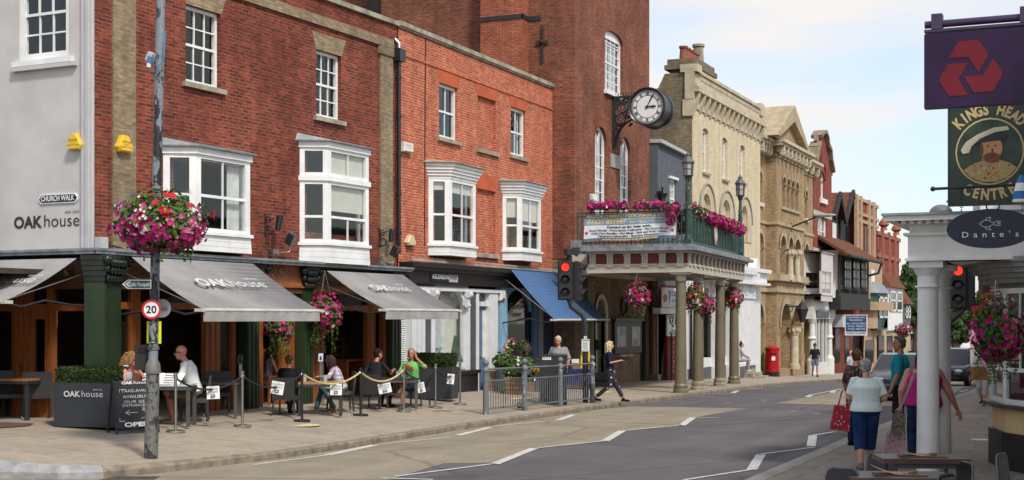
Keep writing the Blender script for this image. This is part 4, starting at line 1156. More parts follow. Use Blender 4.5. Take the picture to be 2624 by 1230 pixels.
b.build('emblem',flat('emblem_red',(.55,.05,.06),.5),ban)
ck=thing('street_clock','large round black clock with white Roman numeral dial on a scrolled bracket','clock',(-15.32,47.05,CZ+(815-274)/FL*49.3),0)
rc=.685
b=MB();prof=[(rc*.86,.0),(rc*.90,-.10),(rc*.97,-.14),(rc,-.08),(rc,.10),(rc*.93,.16),(rc*.93,.80),(rc,.86),(rc,1.02),(rc*.9,1.08),(.01,1.08)]
M_=Matrix.Rotation(-PI/2,4,'X')
b.M=M_;b.lathe(prof,48);b.M=None;b.build('case',BLACK,ck)
b=MB();n=48;b.add([(rc*.87*math.cos(2*PI*i/n),-.02,rc*.87*math.sin(2*PI*i/n))for i in range(n)],[tuple(range(n))]);dial=b.build('dial',flat('dial_white',(.74,.74,.72),.4,var=.03),ck)
b=MB()
for(ra,rb)in((.60,.57),(.85,.83),(.775,.765)):
 for i in range(60):
  a,c_=2*PI*i/60,2*PI*(i+1)/60
  b.quad(*[(rc*r_*math.cos(t_),-.026,rc*r_*math.sin(t_))for r_,t_ in((ra,a),(ra,c_),(rb,c_),(rb,a))])
for i in range(60):
 a=2*PI*i/60
 b.beam((rc*.77*math.cos(a),-.026,rc*.77*math.sin(a)),(rc*.835*math.cos(a),-.026,rc*.835*math.sin(a)),.022,.004)
b.build('chapter_ring',BLACK,dial)
NUM=['XII','I','II','III','IIII','V','VI','VII','VIII','IX','X','XI']
b=MB()
for i,s_ in enumerate(NUM):
 a=PI/2-2*PI*i/12
 rad=Vector((math.cos(a),0,math.sin(a)));tan=Vector((-rad.z,0,rad.x))*-1
 wch={'I':.035,'V':.085,'X':.085};tot=sum(wch[c_]for c_ in s_);x=-tot/2
 for c_ in s_:
  xc=x+wch[c_]/2;x+=wch[c_]
  P_=lambda dx,r_:tuple(rad*rc*r_+tan*rc*dx+Vector((0,-.03,0)))
  if c_=='I':b.beam(P_(xc,.605),P_(xc,.755),.026*rc,.006)
  elif c_=='V':b.beam(P_(xc,.605),P_(xc-.032,.755),.028*rc,.006);b.beam(P_(xc,.605),P_(xc+.032,.755),.014*rc,.006)
  else:b.beam(P_(xc-.032,.605),P_(xc+.032,.755),.014*rc,.006);b.beam(P_(xc+.032,.605),P_(xc-.032,.755),.028*rc,.006)
b.build('numerals',BLACK,dial)
for nm,ang,L_,w_ in(('minute_hand',R(62),.74,.035),('hour_hand',R(0),.50,.05)):
 b=MB();d_=Vector((math.cos(ang),0,math.sin(ang)))*rc;n_=Vector((-d_.z,0,d_.x));o_=Vector((0,-.045 if nm[0]=='h' else-.055,0))
 b.prism([o_-d_*.12-n_*.02,o_+d_*L_*.2-n_*w_*.6,o_+d_*L_*.75-n_*w_*1.2,o_+d_*L_,o_+d_*L_*.75+n_*w_*1.2,o_+d_*L_*.2+n_*w_*.6,o_-d_*.12+n_*.02],(0,-.008,0));b.ball(o_,(.05,.02,.05),10,6)
 b.build(nm,BLACK,ck)
b=MB()
xw=-16.79+15.32
b.box(xw,.42,-1.35,xw+.10,.56,.62);b.box(xw+.10,.45,.44,-rc*.7,.54,.52)
r_=random.Random(5)
for i in range(16):
 a=PI/2*i/15;p=(xw+.1+(1-math.cos(a))*.9,.49,-1.25+math.sin(a)*.95);b.ball(p,(.05,.05,.05),6,4)
b.tube([(xw+.12+(1-math.cos(PI/2*i/10))*.85,.49,-1.3+math.sin(PI/2*i/10)*1.0)for i in range(11)],.04,6)
for(cx_,cz_,rr)in((.38,.12,.20),(.62,.2,.17),(.30,-.30,.18),(.55,-.15,.15),(.22,-.62,.12),(.75,.02,.12),(.2,.3,.1),(.78,.32,.1),(.5,.36,.08)):
 b.torus((xw+cx_,.49,cz_),rr,.028,14,5,'Y');b.torus((xw+cx_,.49,cz_),rr*.5,.022,10,4,'Y')
for i in range(8):b.beam((xw+.1+.1*i,.49,.5),(xw+.1+.1*i,.49,.64),.03,.03)
for i in range(26):
 b.ball((xw+.12+r_.random()*.75,.49,.48-r_.random()**1.4*1.1),(.045,.03,.045),6,4)
b.build('bracket',BLACKM,ck)
GB=Fr(-16.5,51.95,0)
gb=GB.thing('grey_rendered_building','narrow dark grey roughcast building squeezed between tower and cream building','building')
GREYR=flat('grey_roughcast',(.095,.105,.125),.95,var=.22,vs=3,fine=.5,bs=28,bmp=.5)
ug=GB.u_(1755);zt0=GB.z_(1683,364);
wg2=GB.rect(1716,1731,460,560)
b=MB()
zt1=GB.z_(1751,398)
b.wall([(0,3.6),(ug,3.6),(ug,zt1),(0,zt0)],[rect(*wg2)],0,.1)
b.quad((0,0,3.6),(0,0,zt0),(0,6,zt0+.5),(0,6,3.6));b.build('rendered_wall',GREYR,gb)
b=MB();b.prism([(-.05,-.18,zt0-.02),(ug,-.18,zt1-.02),(ug,-.18,zt1+.12),(-.05,-.18,zt0+.12)],(0,6,.2));b.build('roof',flat('pale_verge',(.42,.42,.43),.7),gb)
shell(gb,0,ug,-.5,zt1-.2,6,.2)
sash(gb,*wg2,y=.05,cu=3,ru=2,cl=3,rl=2,fw=.08,bar=.03)
b=MB();b.box(wg2[0]-.15,-.1,wg2[3],wg2[1]+.15,.02,wg2[3]+.1);b.build('window_hood',OFFW,gb)
ul=GB.u_(1688);zl_=GB.z_(1688,500);b=MB();b.box(ul-.22,-.25,zl_+.05,ul+.22,0,zl_+.14);b.lathe([(.22,0.05),(.14,-.12),(.12,-.5)],10,(ul,-.15,zl_));b.lathe([(.03,.14),(.05,.3),(.01,.42)],8,(ul,-.15,zl_));b.build('rain_hopper',BLACK,gb)
b=MB();b.wall(rect(0,ug,-1,3.6),[rect(GB.u_(1684),GB.u_(1711),-.6,GB.z_(1695,800))],.02,.3);b.build('shop_wall',B_DRED,gb)
sg=GB.rect(1694,1735,738,788,.3)
s_=GB.at('shop_sign','white hanging shop sign with blue lettering half hidden behind the near column','sign',0,0,0)
b=MB();b.box(sg[0],-.34,sg[2],sg[1]+.3,-.3,sg[3]);b.box(sg[0]-.05,-.3,sg[2]-.25,sg[1]+.3,.02,sg[2]-.02);b.build('board',OFFW,s_)
w_=sg[1]-sg[0];h_=sg[3]-sg[2]
letters([('YOURS',sg[0]+w_*.72,sg[2]+h_*.58,w_*.5,h_*.28,.02),('01621',sg[0]+w_*.8,sg[2]+h_*.28,w_*.36,h_*.17,.02),('www.',sg[0]+w_*.78,sg[2]+h_*.06,w_*.3,h_*.1)],flat('sign_blue_grey',(.10,.14,.22),.5),s_,TY(-.345))
b=MB();b.ball((sg[0]+w_*.2,-.345,sg[2]+h_*.48),(w_*.13,.01,h_*.2),16,8);b.build('red_disc',flat('brick_red',(.42,.12,.06),.6),s_)
b=MB();b.prism([(sg[0]+w_*.38,-.348,sg[3]-h_*.12),(sg[0]+w_*.56,-.348,sg[3]-h_*.12),(sg[0]+w_*.44,-.348,sg[2]+h_*.12)],(0,.006,0));b.build('blue_flash',flat('flash_blue',(.08,.22,.5),.5),s_)
pg=GB.rect(1709.5,1737,807,861,.05)
s_=GB.at('poster','white dartboard poster with three darts behind the near column','poster',0,0,0)
b=MB();b.box(pg[0],-.06,pg[2],pg[1],-.0,pg[3]);b.build('sheet',OFFW,s_)
w_=pg[1]-pg[0];h_=pg[3]-pg[2];xm=(pg[0]+pg[1])/2
letters([('DARTS',xm,pg[2]+h_*.84,w_*.8,h_*.12,.03),('TRY',xm,pg[2]+h_*.24,w_*.4,h_*.08,.03),('BEFORE',xm,pg[2]+h_*.14,w_*.75,h_*.08,.03),('YOU BUY',xm,pg[2]+h_*.04,w_*.8,h_*.08,.03)],LETB,s_,TY(-.066))
b=MB()
for k_ in(-1,0,1):b.beam((xm,-.07,pg[2]+h_*.4),(xm+k_*w_*.25,-.07,pg[2]+h_*.72),.04,.01);b.ball((xm+k_*w_*.25,-.07,pg[2]+h_*.73),(.09,.01,.12),8,6)
b.build('dart',LETB,s_)
rk=GB.at('postcard_rack','narrow upright rack of red and white packets beside the brick pier','rack',GB.u_(1700),-.35,-.3)
b=MB();b.box(-.04,0,0,.04,.04,2.0);b.cyl((0,0.02,0),.2,.04,12);b.build('stand',BLACKM,rk)
for i in range(8):b=MB();b.cbox((.03*(-1)**i,-.06,.5+.19*i),(.15,.03,.13),rz=.3*(-1)**i);b.build('packet',flat('packet_red',(.5,.05,.06),.5)if i%2 else PAPER,rk)
CR=Fr(-16.4,55.4,0);CS=None
cr=CR.thing('cream_brick_building','cream brick building with bracketed cornice, arched first floor windows and white shopfront','building')
u0c,u1c=CR.u_(1774),CR.u_(1948)
CS=Fr(CR.w(u0c,0).x,CR.w(u0c,0).y,90)
TC=CR.mat().inverted()@CS.mat()
zpar=CR.z_(1870,232,.2);zcb=CR.z_(1870,316);zct=CR.z_(1870,276,.3)
wins=[CR.rect(1801,1815.5,329,443),CR.rect(1851,1864,353,460),CR.rect(1897,1909,372,468)]
arcs=[CR.rect(1792,1830,473,620),CR.rect(1843,1880,491,620),CR.rect(1892,1925,507,620)]
arin=[CR.rect(1799,1820,496,620),CR.rect(1850,1870,512,620),CR.rect(1899,1914,527,620)]
z0c=CR.z_(1850,690)
b=MB();hs=[archpts(w_[0],w_[1],w_[2],w_[3],6,.16)for w_ in wins]+[archpts(*a)for a in arin]
b.wall(rect(u0c,u1c,z0c-.6,zpar),hs,0,.22);b.build('cream_wall',B_CREAM,cr)
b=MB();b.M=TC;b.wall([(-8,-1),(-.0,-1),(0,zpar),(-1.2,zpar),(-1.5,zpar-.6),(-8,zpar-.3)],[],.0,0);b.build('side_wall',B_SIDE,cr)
b=MB();b.M=TC;b.box(-.4,-.08,zct-1.0,.12,0,zct-.3);b.box(-.3,-.10,zct-.3,.1,-.0,zpar);b.build('stone_quoin',STONE2,cr)
shell(cr,u0c,u1c,-1,zcb,8,.3)
for w_ in wins:sash(cr,w_[0],w_[1],w_[2],w_[3]-.08,y=.14,cu=2,ru=1,cl=2,rl=1,fw=.11,sill=STONE)
for i,a in enumerate(arcs):
 b=MB();b.wall(archpts(a[0],a[1],a[2],a[3],14),[archpts(arin[i][0],arin[i][1],arin[i][2],arin[i][3],10)],-.035,.05)
 o=b.build('arch_surround',STONE2,cr)
 b=MB();xm=(a[0]+a[1])/2;rr=(a[1]-a[0])/2;zc_=a[3]-rr
 b.tube([(xm+(rr+.03)*math.cos(t_*PI/12),-.05,zc_+(rr+.03)*math.sin(t_*PI/12))for t_ in range(13)],.05,6);b.build('hood_mould',flat('grey_mould',(.28,.25,.2),.8),o)
 g=arin[i]
 b=MB();b.poly([(p[0],.16,p[1])for p in archpts(g[0],g[1],g[2],g[3])]);b.build('arch_panel',STONE2,o)
 b=MB();gm=(g[0]+g[1])/2;gz_=g[3]-(g[1]-g[0])/2
 for k_ in range(3):b.torus((gm-.2+.2*k_,.14,gz_-.12-.25*(k_%2)),.14,.03,10,5,'Y')
 b.box(gm-.02,.1,g[2],gm+.06,.17,gz_);b.box(g[0],.11,gz_-.5,g[1],.17,gz_-.44);b.build('arch_carving',STONE2,o)
b=MB();b.box(u0c-.08,-.3,zct,u1c+.1,.1,zct+.22);b.box(u0c-.05,-.2,zct+.221,u1c,.1,zct+.35);b.box(u0c-.04,-.10,zct+.351,u1c,.1,zpar);b.box(u0c-.04,-.06,zcb-.12,u1c,.1,zcb)
n_=15
b.build('cornice',STONE2,cr)
for i in range(n_):
 u=u0c+.25+(u1c-u0c-.5)*i/(n_-1)
 b=MB();b.prism([(u-.1,-.0,zct-.01),(u-.1,-.27,zct-.01),(u-.1,-.25,zct-.2),(u-.1,-.06,zct-.75),(u-.1,0,zct-.75)],(.2,0,0));b.build('corbel',STONE2,cr)
b=MB();b.box(u0c-.06,-.18,zpar,u1c,.3,zpar+.14);b.box(u0c-.1,-.25,zpar,u0c+.6,.5,zpar+.32);b.box(u1c-.6,-.2,zpar-.3,u1c+.05,.5,zpar+.3)
for i in range(60):b.cbox((u0c+1+(u1c-u0c-1.7)*i/59,-.115,zpar-.16),(.11,.04,.13))
b.build('parapet',STONE2,cr)
ch=MB();pc=CR.px(1760,175);
c0=wp(1771,170,60.5);lc=CR.mat().inverted()@c0
zc1=wp(1771,164,60.5).z
ch.box(lc.x-1.3,lc.y-.5,zpar-.6,lc.x+1.3,lc.y+.55,zc1-.45);ch.box(lc.x-1.5,lc.y-.75,zc1-.45,lc.x+1.55,lc.y+.75,zc1-.25);ch.box(lc.x-1.4,lc.y-.65,zc1-.25,lc.x+1.45,lc.y+.65,zc1)
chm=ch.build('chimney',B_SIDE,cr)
POT=flat('terracotta_pot',(.26,.07,.045),.7,var=.2)
for i in range(6):
 b=MB();q_=wp(1727+19.5*i,150,62);l_=CR.mat().inverted()@q_
 tall=i==5
 q_=wp(1730+17*i+(0 if i<5 else-4),150,62);l_=CR.mat().inverted()@q_;l_.y=lc.y;l_.x=lc.x-1.15+2.3*i/5
 b.lathe([(.19,0),(.15,.45),(.2,.48),(.2,.56),(.13,.57)]if not tall else[(.26,0),(.22,.9),(.28,.95),(.28,1.05),(.18,1.06)],12,(l_.x,l_.y,zc1))
 b.build('chimney_pot',POT if not tall else STONE,chm)
WSF=flat('white_stucco',(.70,.70,.71),.5,var=.06)
b=MB();zsb,zst_=-1.0,CR.z_(1890,722,.2)
pil=[(1779,1793),(1829,1842),(1866,1877),(1890,1928)]
sw=[CR.rect(1795,1827,760,922),CR.rect(1844,1864,775,922),CR.rect(1878,1889,780,935)]
b.wall(rect(CR.u_(1757),u1c,zsb,z0c-.3),[rect(w_[0],w_[1],CR.z_(1830,915),w_[3])for w_ in sw],-.02,.25)
sfw=b.build('white_shopfront',WSF,cr)
for(a,c_)in pil:
 b=MB();ua,ub=CR.u_(a,.15),CR.u_(c_,.15)
 b.box(ua,-.22,zsb,ub,-.021,zst_);b.box(ua-.1,-.3,zst_-.75,ub+.1,-.02,zst_-.1)
 for k_ in range(4):b.ball((ua+(ub-ua)*(k_+.5)/4,-.31,zst_-.3-.2*(k_%2)),(.1,.06,.14),8,6)
 for k_ in(.3,.7):b.box(ua+(ub-ua)*k_-.03,-.24,zsb+1,ua+(ub-ua)*k_+.03,-.22,zst_-.85)
 b.box(ua-.06,-.28,zsb,ub+.06,-.021,-.2+.4);b.build('pilaster',WSF,sfw);b=MB();b.box(ua-.07,-.29,zsb,ub+.07,-.281,CR.z_((a+c_)/2,938,.28));b.build('plinth_block',flat('slate_plinth',(.085,.095,.12),.6),sfw)
b=MB();zf0=CR.z_(1910,722,.3);zf1=CR.z_(1910,685,.3)
b.box(CR.u_(1800,.3),-.35,zf0,u1c,-.02,zf0+.5);b.box(CR.u_(1800,.3),-.55,zf0+.5,u1c+.1,-.02,zf1);b.box(CR.u_(1800,.3),-.62,zf0-.12,u1c-.4,-.02,zf0-.001)
for i in range(26):b.cbox((CR.u_(1800,.3)+.3+i*.33,-.52,zf0+.42),(.16,.12,.14))
b.build('shop_cornice',WSF,sfw)
b=MB();pf=CR.rect(1936,1948,673,702,.5);b.box(pf[0],-.5,pf[2]-.6,pf[1],-.1,pf[2]+.2);b.prism([(pf[0],-.5,pf[2]+.2),(pf[1],-.5,pf[2]+.2),((pf[0]+pf[1])/2,-.5,pf[3]+.2)],(0,.4,0));b.build('cornice_finial',WSF,sfw)
b=MB();b.box(CR.u_(1760),-.06,zsb,CR.u_(1925),-.021,CR.z_(1830,938));b.build('dark_plinth',flat('slate_plinth',(.085,.095,.12),.6),sfw)
b=MB()
for w_ in sw:b.quad((w_[0],.15,-.4),(w_[1],.15,-.4),(w_[1],.15,w_[3]),(w_[0],.15,w_[3]))
b.build('shop_glass',GLASSD,sfw)
b=MB();b.box(CR.u_(1796),.4,-.4,CR.u_(1828),.45,2.6);b.build('window_backing',flat('pale_display',(.46,.50,.49),.7,var=.2),sfw)
sc_=CR.rect(1801,1820,738,776,.2);b=MB();b.box(sc_[0],-.12,sc_[2],sc_[1],-.03,sc_[3]);cs_=b.build('cafe_sign',flat('brown_black',(.03,.022,.02),.5),sfw)
letters([('CAFE',(sc_[0]+sc_[1])/2,sc_[2]+.75,(sc_[1]-sc_[0])*.7,.3,.0)],LETG,cs_,TY(-.13))
for i in range(3):
 b=MB();st_=CR.px(1900,950);uS=CR.u_(1893);b.box(uS-.2+.1*i,-1.0+.3*i,-1.2,uS+1.9-.1*i,-.03,-.62+.17*(i+1));b.build('step',STONE,sfw)
lp=CR.at('iron_downpipe','black iron downpipe on the white wall beside the brick pier','downpipe',CR.u_(1764),-.12,-.4);b=MB();b.tube([(0,0,0),(0,0,4.0)],.06,8);b.build('pipe',BLACK,lp)
BK=Fr(-17.0,66.0,0);BO=.55
bk=BK.thing('stone_arched_building','buff brick and stone building with a pedimented centre and round arches','building')
a0,a1,a2,a3=BK.u_(1935),BK.u_(1990,BO),BK.u_(2060,BO),BK.u_(2083)
zk=BK.z_(2020,402,BO);zkt=BK.z_(2020,372,BO+.3);zbot=-1.8
def arch_of(px0,px1,pyc,pyb,o=0.0):
 u0,u1=BK.u_(px0,o),BK.u_(px1,o);pm=(px0+px1)/2
 return[u0,u1,BK.z_(pm,pyb,o),BK.z_(pm,pyc,o)]
LW=[arch_of(1942.5,1952,440,519),arch_of(1939,1956,596,722),arch_of(1932,1957,775,950)]
CWn=[arch_of(x,x+8.3,y,y+77,BO)for x,y in((2004,453),(2015.5,458),(2026.7,462.5),(2037.7,467))]
CW2=[arch_of(1999,2013.5,604,714,BO),arch_of(2019.5,2032,609,718,BO),arch_of(2035,2051,613,722,BO)]
CW3=[arch_of(2000,2026,778,945,BO),arch_of(2028.5,2054,782,942,BO)]
RW=[arch_of(2062,2069,488,560),arch_of(2060.5,2072,625,722),arch_of(2060,2074,792,905)]
def hol(l):return[archpts(*a)for a in l]
b=MB()
b.wall(rect(a0,a1+.0,zbot,zkt),hol(LW),0,.45);b.wall(rect(a2,a3,zbot,zkt),hol(RW),0,.45)
b.wall(rect(a1,a2,zbot,zkt),hol(CWn+CW2+CW3),-BO,.55)
b.quad((a1,0,zbot),(a1,-BO,zbot),(a1,-BO,zkt),(a1,0,zkt));b.quad((a2,-BO,zbot),(a2,0,zbot),(a2,0,zkt),(a2,-BO,zkt))
b.build('brick_wall',B_BANK,bk)
b=MB();b.box(a0,.44,zbot,a3,8,zkt);b.build('inner_wall',B_BANK,bk)
def surround(par,a,o,e,m,nm='arch_surround',d=.05):
 b=MB();b.wall(archpts(a[0]-e,a[1]+e,a[3]-(a[1]-a[0])/2-.02,a[3]+e,12),[archpts(a[0],a[1],a[3]-(a[1]-a[0])/2-.01,a[3],12)],-o-d,d+.02);return b.build(nm,m,par)
BST=flat('bank_stone',(.40,.32,.205),.9,var=.18,vs=2,bmp=.2,bs=15)
for a in LW[:2]+RW[:2]:surround(bk,a,0,.22,BST)
for a in CWn:surround(bk,a,BO,.13,BST)
for a in CW2:surround(bk,a,BO,.3,BST)
for a in CW3:surround(bk,a,BO,.32,BST)
for a in(LW[2],RW[2]):surround(bk,a,0,.3,BST)
b=MB();b.box(LW[2][0],.3,zbot,LW[2][1],.42,LW[2][3]);dd=b.build('dark_doorway',flat('bronze_dark',(.03,.022,.016),.5),bk)
b=MB();b.box(LW[2][1]-.5,.2,-.2,LW[2][1]-.1,.25,2.2);b.build('green_panel',flat('lime_green',(.27,.50,.03),.5),dd)
for(za,h_,e)in((BK.z_(2020,583,BO),.16,.08),(BK.z_(2020,722,BO),.35,.22),(BK.z_(2020,727,BO)-.5,.2,.1),(BK.z_(2020,415,BO),.12,.06),(CWn[0][2]-.16,.14,.1)):
 b=MB()
 if h_==.14:b.box(CWn[0][0]-.2,-BO-e,za,CWn[3][1]+.2,-BO-.001,za+h_)
 else:
  b.box(a0,-e,za,a1-e,-.001,za+h_);b.box(a2+e,-e,za,a3,-.001,za+h_);b.box(a1-e,-BO-e,za,a2+e,-.0,za+h_)
 b.build('string_course',BST,bk)
for a,o in[(LW[0],0),(RW[0],0)]:
 b=MB();b.box(a[0]-.15,-o-.12,a[2]-.2,a[1]+.15,-o+.2,a[2]);b.build('sill',flat('white_stone',(.6,.57,.5),.8),bk)
for(l,w_,hh)in((CW2,.18,2.6),(CW3,.24,3.0)):
 for i in range(len(l)-1):
  u=(l[i][1]+l[i+1][0])/2;zsp=l[i][3]-(l[i][1]-l[i][0])/2
  b=MB();b.lathe([(w_*1.3,l[i][2]-.05),(w_*1.2,l[i][2]+.2),(w_,l[i][2]+.25),(w_*.9,zsp-.5),(w_,zsp-.48),(w_*1.5,zsp-.05),(w_*1.6,zsp)],12,(u,-BO-.18,0))
  for k_ in range(8):b.ball((u+w_*1.25*math.cos(k_*PI/4),-BO-.18+w_*1.25*math.sin(k_*PI/4),zsp-.22),(.08,.08,.14),6,5)
  b.build('carved_column',STONE2,bk)
def corn(b,u0,u1,o):
 b.box(u0,-o-.55,zkt-.05,u1,-o+.3,zkt+.12);b.box(u0+.03,-o-.42,zkt-.2,u1-.03,-o+.3,zkt-.051)
b=MB();corn(b,a0-.1,a1-.56,0);corn(b,a1-.55,a2+.45,BO);corn(b,a2+.46,a3+.6,0);b.build('cornice',STONE2,bk)
for(u0,u1,o,n_)in((a0+.2,a1-.4,0,4),(a1+.1,a2-.05,BO,8),(a2+.4,a3-.1,0,4)):
 for i in range(n_):
  u=u0+(u1-u0)*i/(n_-1);b=MB();b.box(u-.13,-o-.42,zkt-.5,u+.13,-o,zkt-.21);b.ball((u,-o-.24,zkt-.55),(.13,.2,.2),8,6);b.build('corbel',STONE2,bk)
ap=BK.px(2044,277,BO+.5);g0,g1=BK.u_(1990,BO+.5)+.1,BK.u_(2074,BO+.5)
um=(g0+g1)/2;zg0=zkt+.121
b=MB()
th_=.55
b.prism([(g0,-BO-.55,zg0),(g0+th_*1.0,-BO-.55,zg0),(um,-BO-.55,ap[1]-.85),(g1-th_,-BO-.55,zg0),(g1,-BO-.55,zg0),(um+.1,-BO-.55,ap[1]),(um-.1,-BO-.55,ap[1])],(0,2.2,0));b.build('pediment',BST,bk)
b=MB();b.wall([(g0+.3,zg0-.01),(g1-.3,zg0-.01),(um,ap[1]-.6)],[],-BO-.2,0);b.build('tympanum',B_BANK,bk)
b=MB();zr_=BK.z_(1975,300,-3);b.add([(a0-.2,.2,zkt),(g0+1.5,.2,zkt),(g0+2.6,4,zr_),(a0-.2,4,zr_),],[(0,1,2,3)]);b.add([(a0-.2,4,zr_),(a3,4,zr_),(a3,8,zkt),(a0-.2,8,zkt)],[(0,1,2,3)]);b.build('slate_roof',SLATE,bk)
lam=BK.at('wall_lantern','black bracket lantern on the stone building between two arches','lamp',BK.u_(2056,BO+1.0),-BO,BK.z_(2056,790,BO+1.0))
b=MB();b.tube([(-.0,0,.1),(0,-.9,.1)],.04,6);b.torus((0,-.3,.0),.2,.025,10,4,'X');b.build('bracket',BLACKM,lam)
b=MB();b.lathe([(.12,-.75),(.32,-.1),(.36,-.05),(.2,.2),(.06,.35),(.01,.5)],6,(0,-1.0,0),smooth=False);b.build('lantern',BLACKM,lam)
arm=BK.at('street_light','thin angled street light arm on the stone building front','street light',BK.u_(2027,BO),-BO,BK.z_(2027,582,BO))
q_=BK.mat().inverted()@wp(2092,556,depth(BK.w(BK.u_(2027,BO),-BO))-2.2);q0=Vector((BK.u_(2027,BO),-BO,BK.z_(2027,582,BO)))
d_=q_-q0
b=MB();b.tube([(0,0,0),d_],.045,6);b.cbox((0,.02,0),(.2,.06,.5));b.build('arm',BLACKM,arm)
b=MB();b.ball(d_+Vector((.2,-.35,.08)),(.25,.75,.10),10,6,Matrix.Rotation(-.35,3,'Z'));b.build('lamp_head',flat('lamp_grey',(.36,.37,.38),.5),arm)
GA=Fr(-17.0,84.6,0)
ga=GA.thing('red_gabled_building','tall red brick building with a curved Dutch gable and a white bay window','building')
u0,u1=GA.u_(2084),GA.u_(2131)
def P(x,y):return GA.px(x,y)
sh=[(2084,447),(2084,408),(2089,400),(2091,378),(2096,366),(2097,350),(2104,338),(2110,338),(2115,352),(2117,372),(2123,384),(2125,410),(2131,440),(2131,449)]
top=[P(x,y)for x,y in sh]
wa=GA.rect(2103,2113,440,510);wb_=GA.rect(2095,2120,548,636)
b=MB();b.wall([(u0,-2),(u1,-2)]+top[::-1],[archpts(wa[0],wa[1],wa[2],wa[3],8,.4),rect(*wb_)],0,.25);b.build('brick_wall',B_RED,ga)
b=MB()
for p_,q_ in zip(top,top[1:]):b.beam((p_[0],.1,p_[1]),(q_[0],.1,q_[1]),.7,.22)
b.build('gable_coping',flat('dull_coping',(.25,.19,.13),.9,var=.2),ga)
b=MB()
for(y0,y1)in((537,549),(634,643),(650,660),(673,681)):z0_,z1_=GA.z_(2086,y1),GA.z_(2086,y0);b.box(u0,-.02,z0_,u1,-.001,z1_)
b.build('stone_band',flat('band_stone',(.48,.42,.33),.8),ga)
shell(ga,u0,u1,-2,GA.z_(2110,450),8,.3)
sash(ga,*wa,y=.12,cu=2,ru=1,cl=2,rl=1,fw=.2);sash(ga,*wb_,y=.12,cu=3,ru=1,cl=3,rl=1,fw=.15,curtain=.3)
b=MB();b.box(wa[0]-.3,-.15,wa[2]-.3,wa[1]+.3,.1,wa[2]);b.build('sill',OFFW,ga)
b=MB();xm=(wa[0]+wa[1])/2;b.wall(archpts(wa[0]-.4,wa[1]+.4,wa[3]-.4,wa[3]+1.1,10),[archpts(wa[0]-.1,wa[1]+.1,wa[3]-.39,wa[3]+.5,10)],-.08,.1);b.build('arch_hood',flat('dark_red_stone',(.2,.04,.03),.8),ga)
bay(GA,ga,1.0,2092,2103,2132,(2112,648),(2112,772),roof=flat('pinkish_white',(.6,.55,.54),.6),tiers=((0,.55,2),(.55,1,2)),apron=.35,head=1.1,stf=.3,mw=PINKW,blinds=((1,.0,.98,0),))
wsf=flat('cream_white_shopfront',(.62,.62,.60),.5,var=.06)
sx0,sx1=GA.u_(2083,.4),GA.u_(2137,.4);zsh=GA.z_(2110,792,.4)
b=MB();b.box(sx0-.2,-.9,zsh+.7,sx1+.4,.0,zsh+1.2);b.box(sx0,-.5,zsh-.6,sx1,-.0,zsh+.7)
b.build('shop_cornice',wsf,ga)
for a in(2085,2129):
 ua=GA.u_(a,.5);b=MB();b.box(ua-.3,-.55,zsh-.6,ua+.3,0,zsh+.7);b.lathe([(.32,-2),(.32,-.2),(.2,0),(.18,1.0),(.28,1.1),(.2,1.25),(.17,zsh-.9),(.3,zsh-.6)],10,(ua,-.4,0));b.build('shop_pillar',wsf,ga)
si=GA.rect(2091,2122,795,814,.5);b=MB();b.box(si[0],-.56,si[2],si[1],-.5,si[3]);sgo=b.build('name_sign',flat('slate_sign',(.05,.05,.055),.4),ga)
letters([('IMAGE',(si[0]+si[1])/2,si[2]+.35,(si[1]-si[0])*.6,(si[3]-si[2])*.5,.0)],LETG,sgo,TY(-.57))
b=MB()
for a in(2090,2098,2108,2117,2123):ua=GA.u_(a,.3);b.box(ua-.09,-.35,-2,ua+.09,-.2,zsh-.4)
b.box(sx0,-.36,-2,sx1,-.2,-.4);b.build('shop_frame',wsf,ga)
b=MB();b.quad((sx0,-.25,-.4),(sx1,-.25,-.4),(sx1,-.25,zsh-.4),(sx0,-.25,zsh-.4));b.build('shop_glass',GLASSD,ga)
TM=Fr(-17.0,92.0,0);TO=1.1
tm=TM.thing('timber_framed_house','black and white timber framed house with jettied floor and steep tiled gables','building')
u0,u1=TM.u_(2150,TO),TM.u_(2225,TO);zj0,zj1=TM.z_(2180,772,TO),TM.z_(2180,762,TO);zev=TM.z_(2190,662,TO)
TIM=flat('black_timber',(.018,.016,.015),.7);PLA=flat('white_plaster',(.66,.66,.64),.8,var=.06)
b=MB();b.box(u0,-TO+.05,zj1,u1,2,zev+.3);b.build('plaster_wall',PLA,tm)
b=MB();b.box(u0-.1,-TO-.12,zj0-.55,u1+.1,1,zj1);b.build('jetty_beam',TIM,tm)
b=MB();n_=24
for i in range(n_+1):u=u0+(u1-u0)*i/n_;w2=.24 if i in(0,8,16,n_)else .11;b.box(u-w2/2,-TO-.02,zj1,u+w2/2,-TO+.049,zev)
for z in(zj1+.1,TM.z_(2190,740,TO),zev-.2):b.box(u0,-TO-.04,z-.13,u1,-TO+.048,z+.13)
b.box(u0-.04,-TO,zj1,u0-.001,1.5,zj1+.4);b.build('timber_stud',TIM,tm)
b=MB();b.box(u0-.05,-.6,zj1+.3,u0-.02,-TO+.75,zev-.4);b.build('side_plaster',PLA,tm)
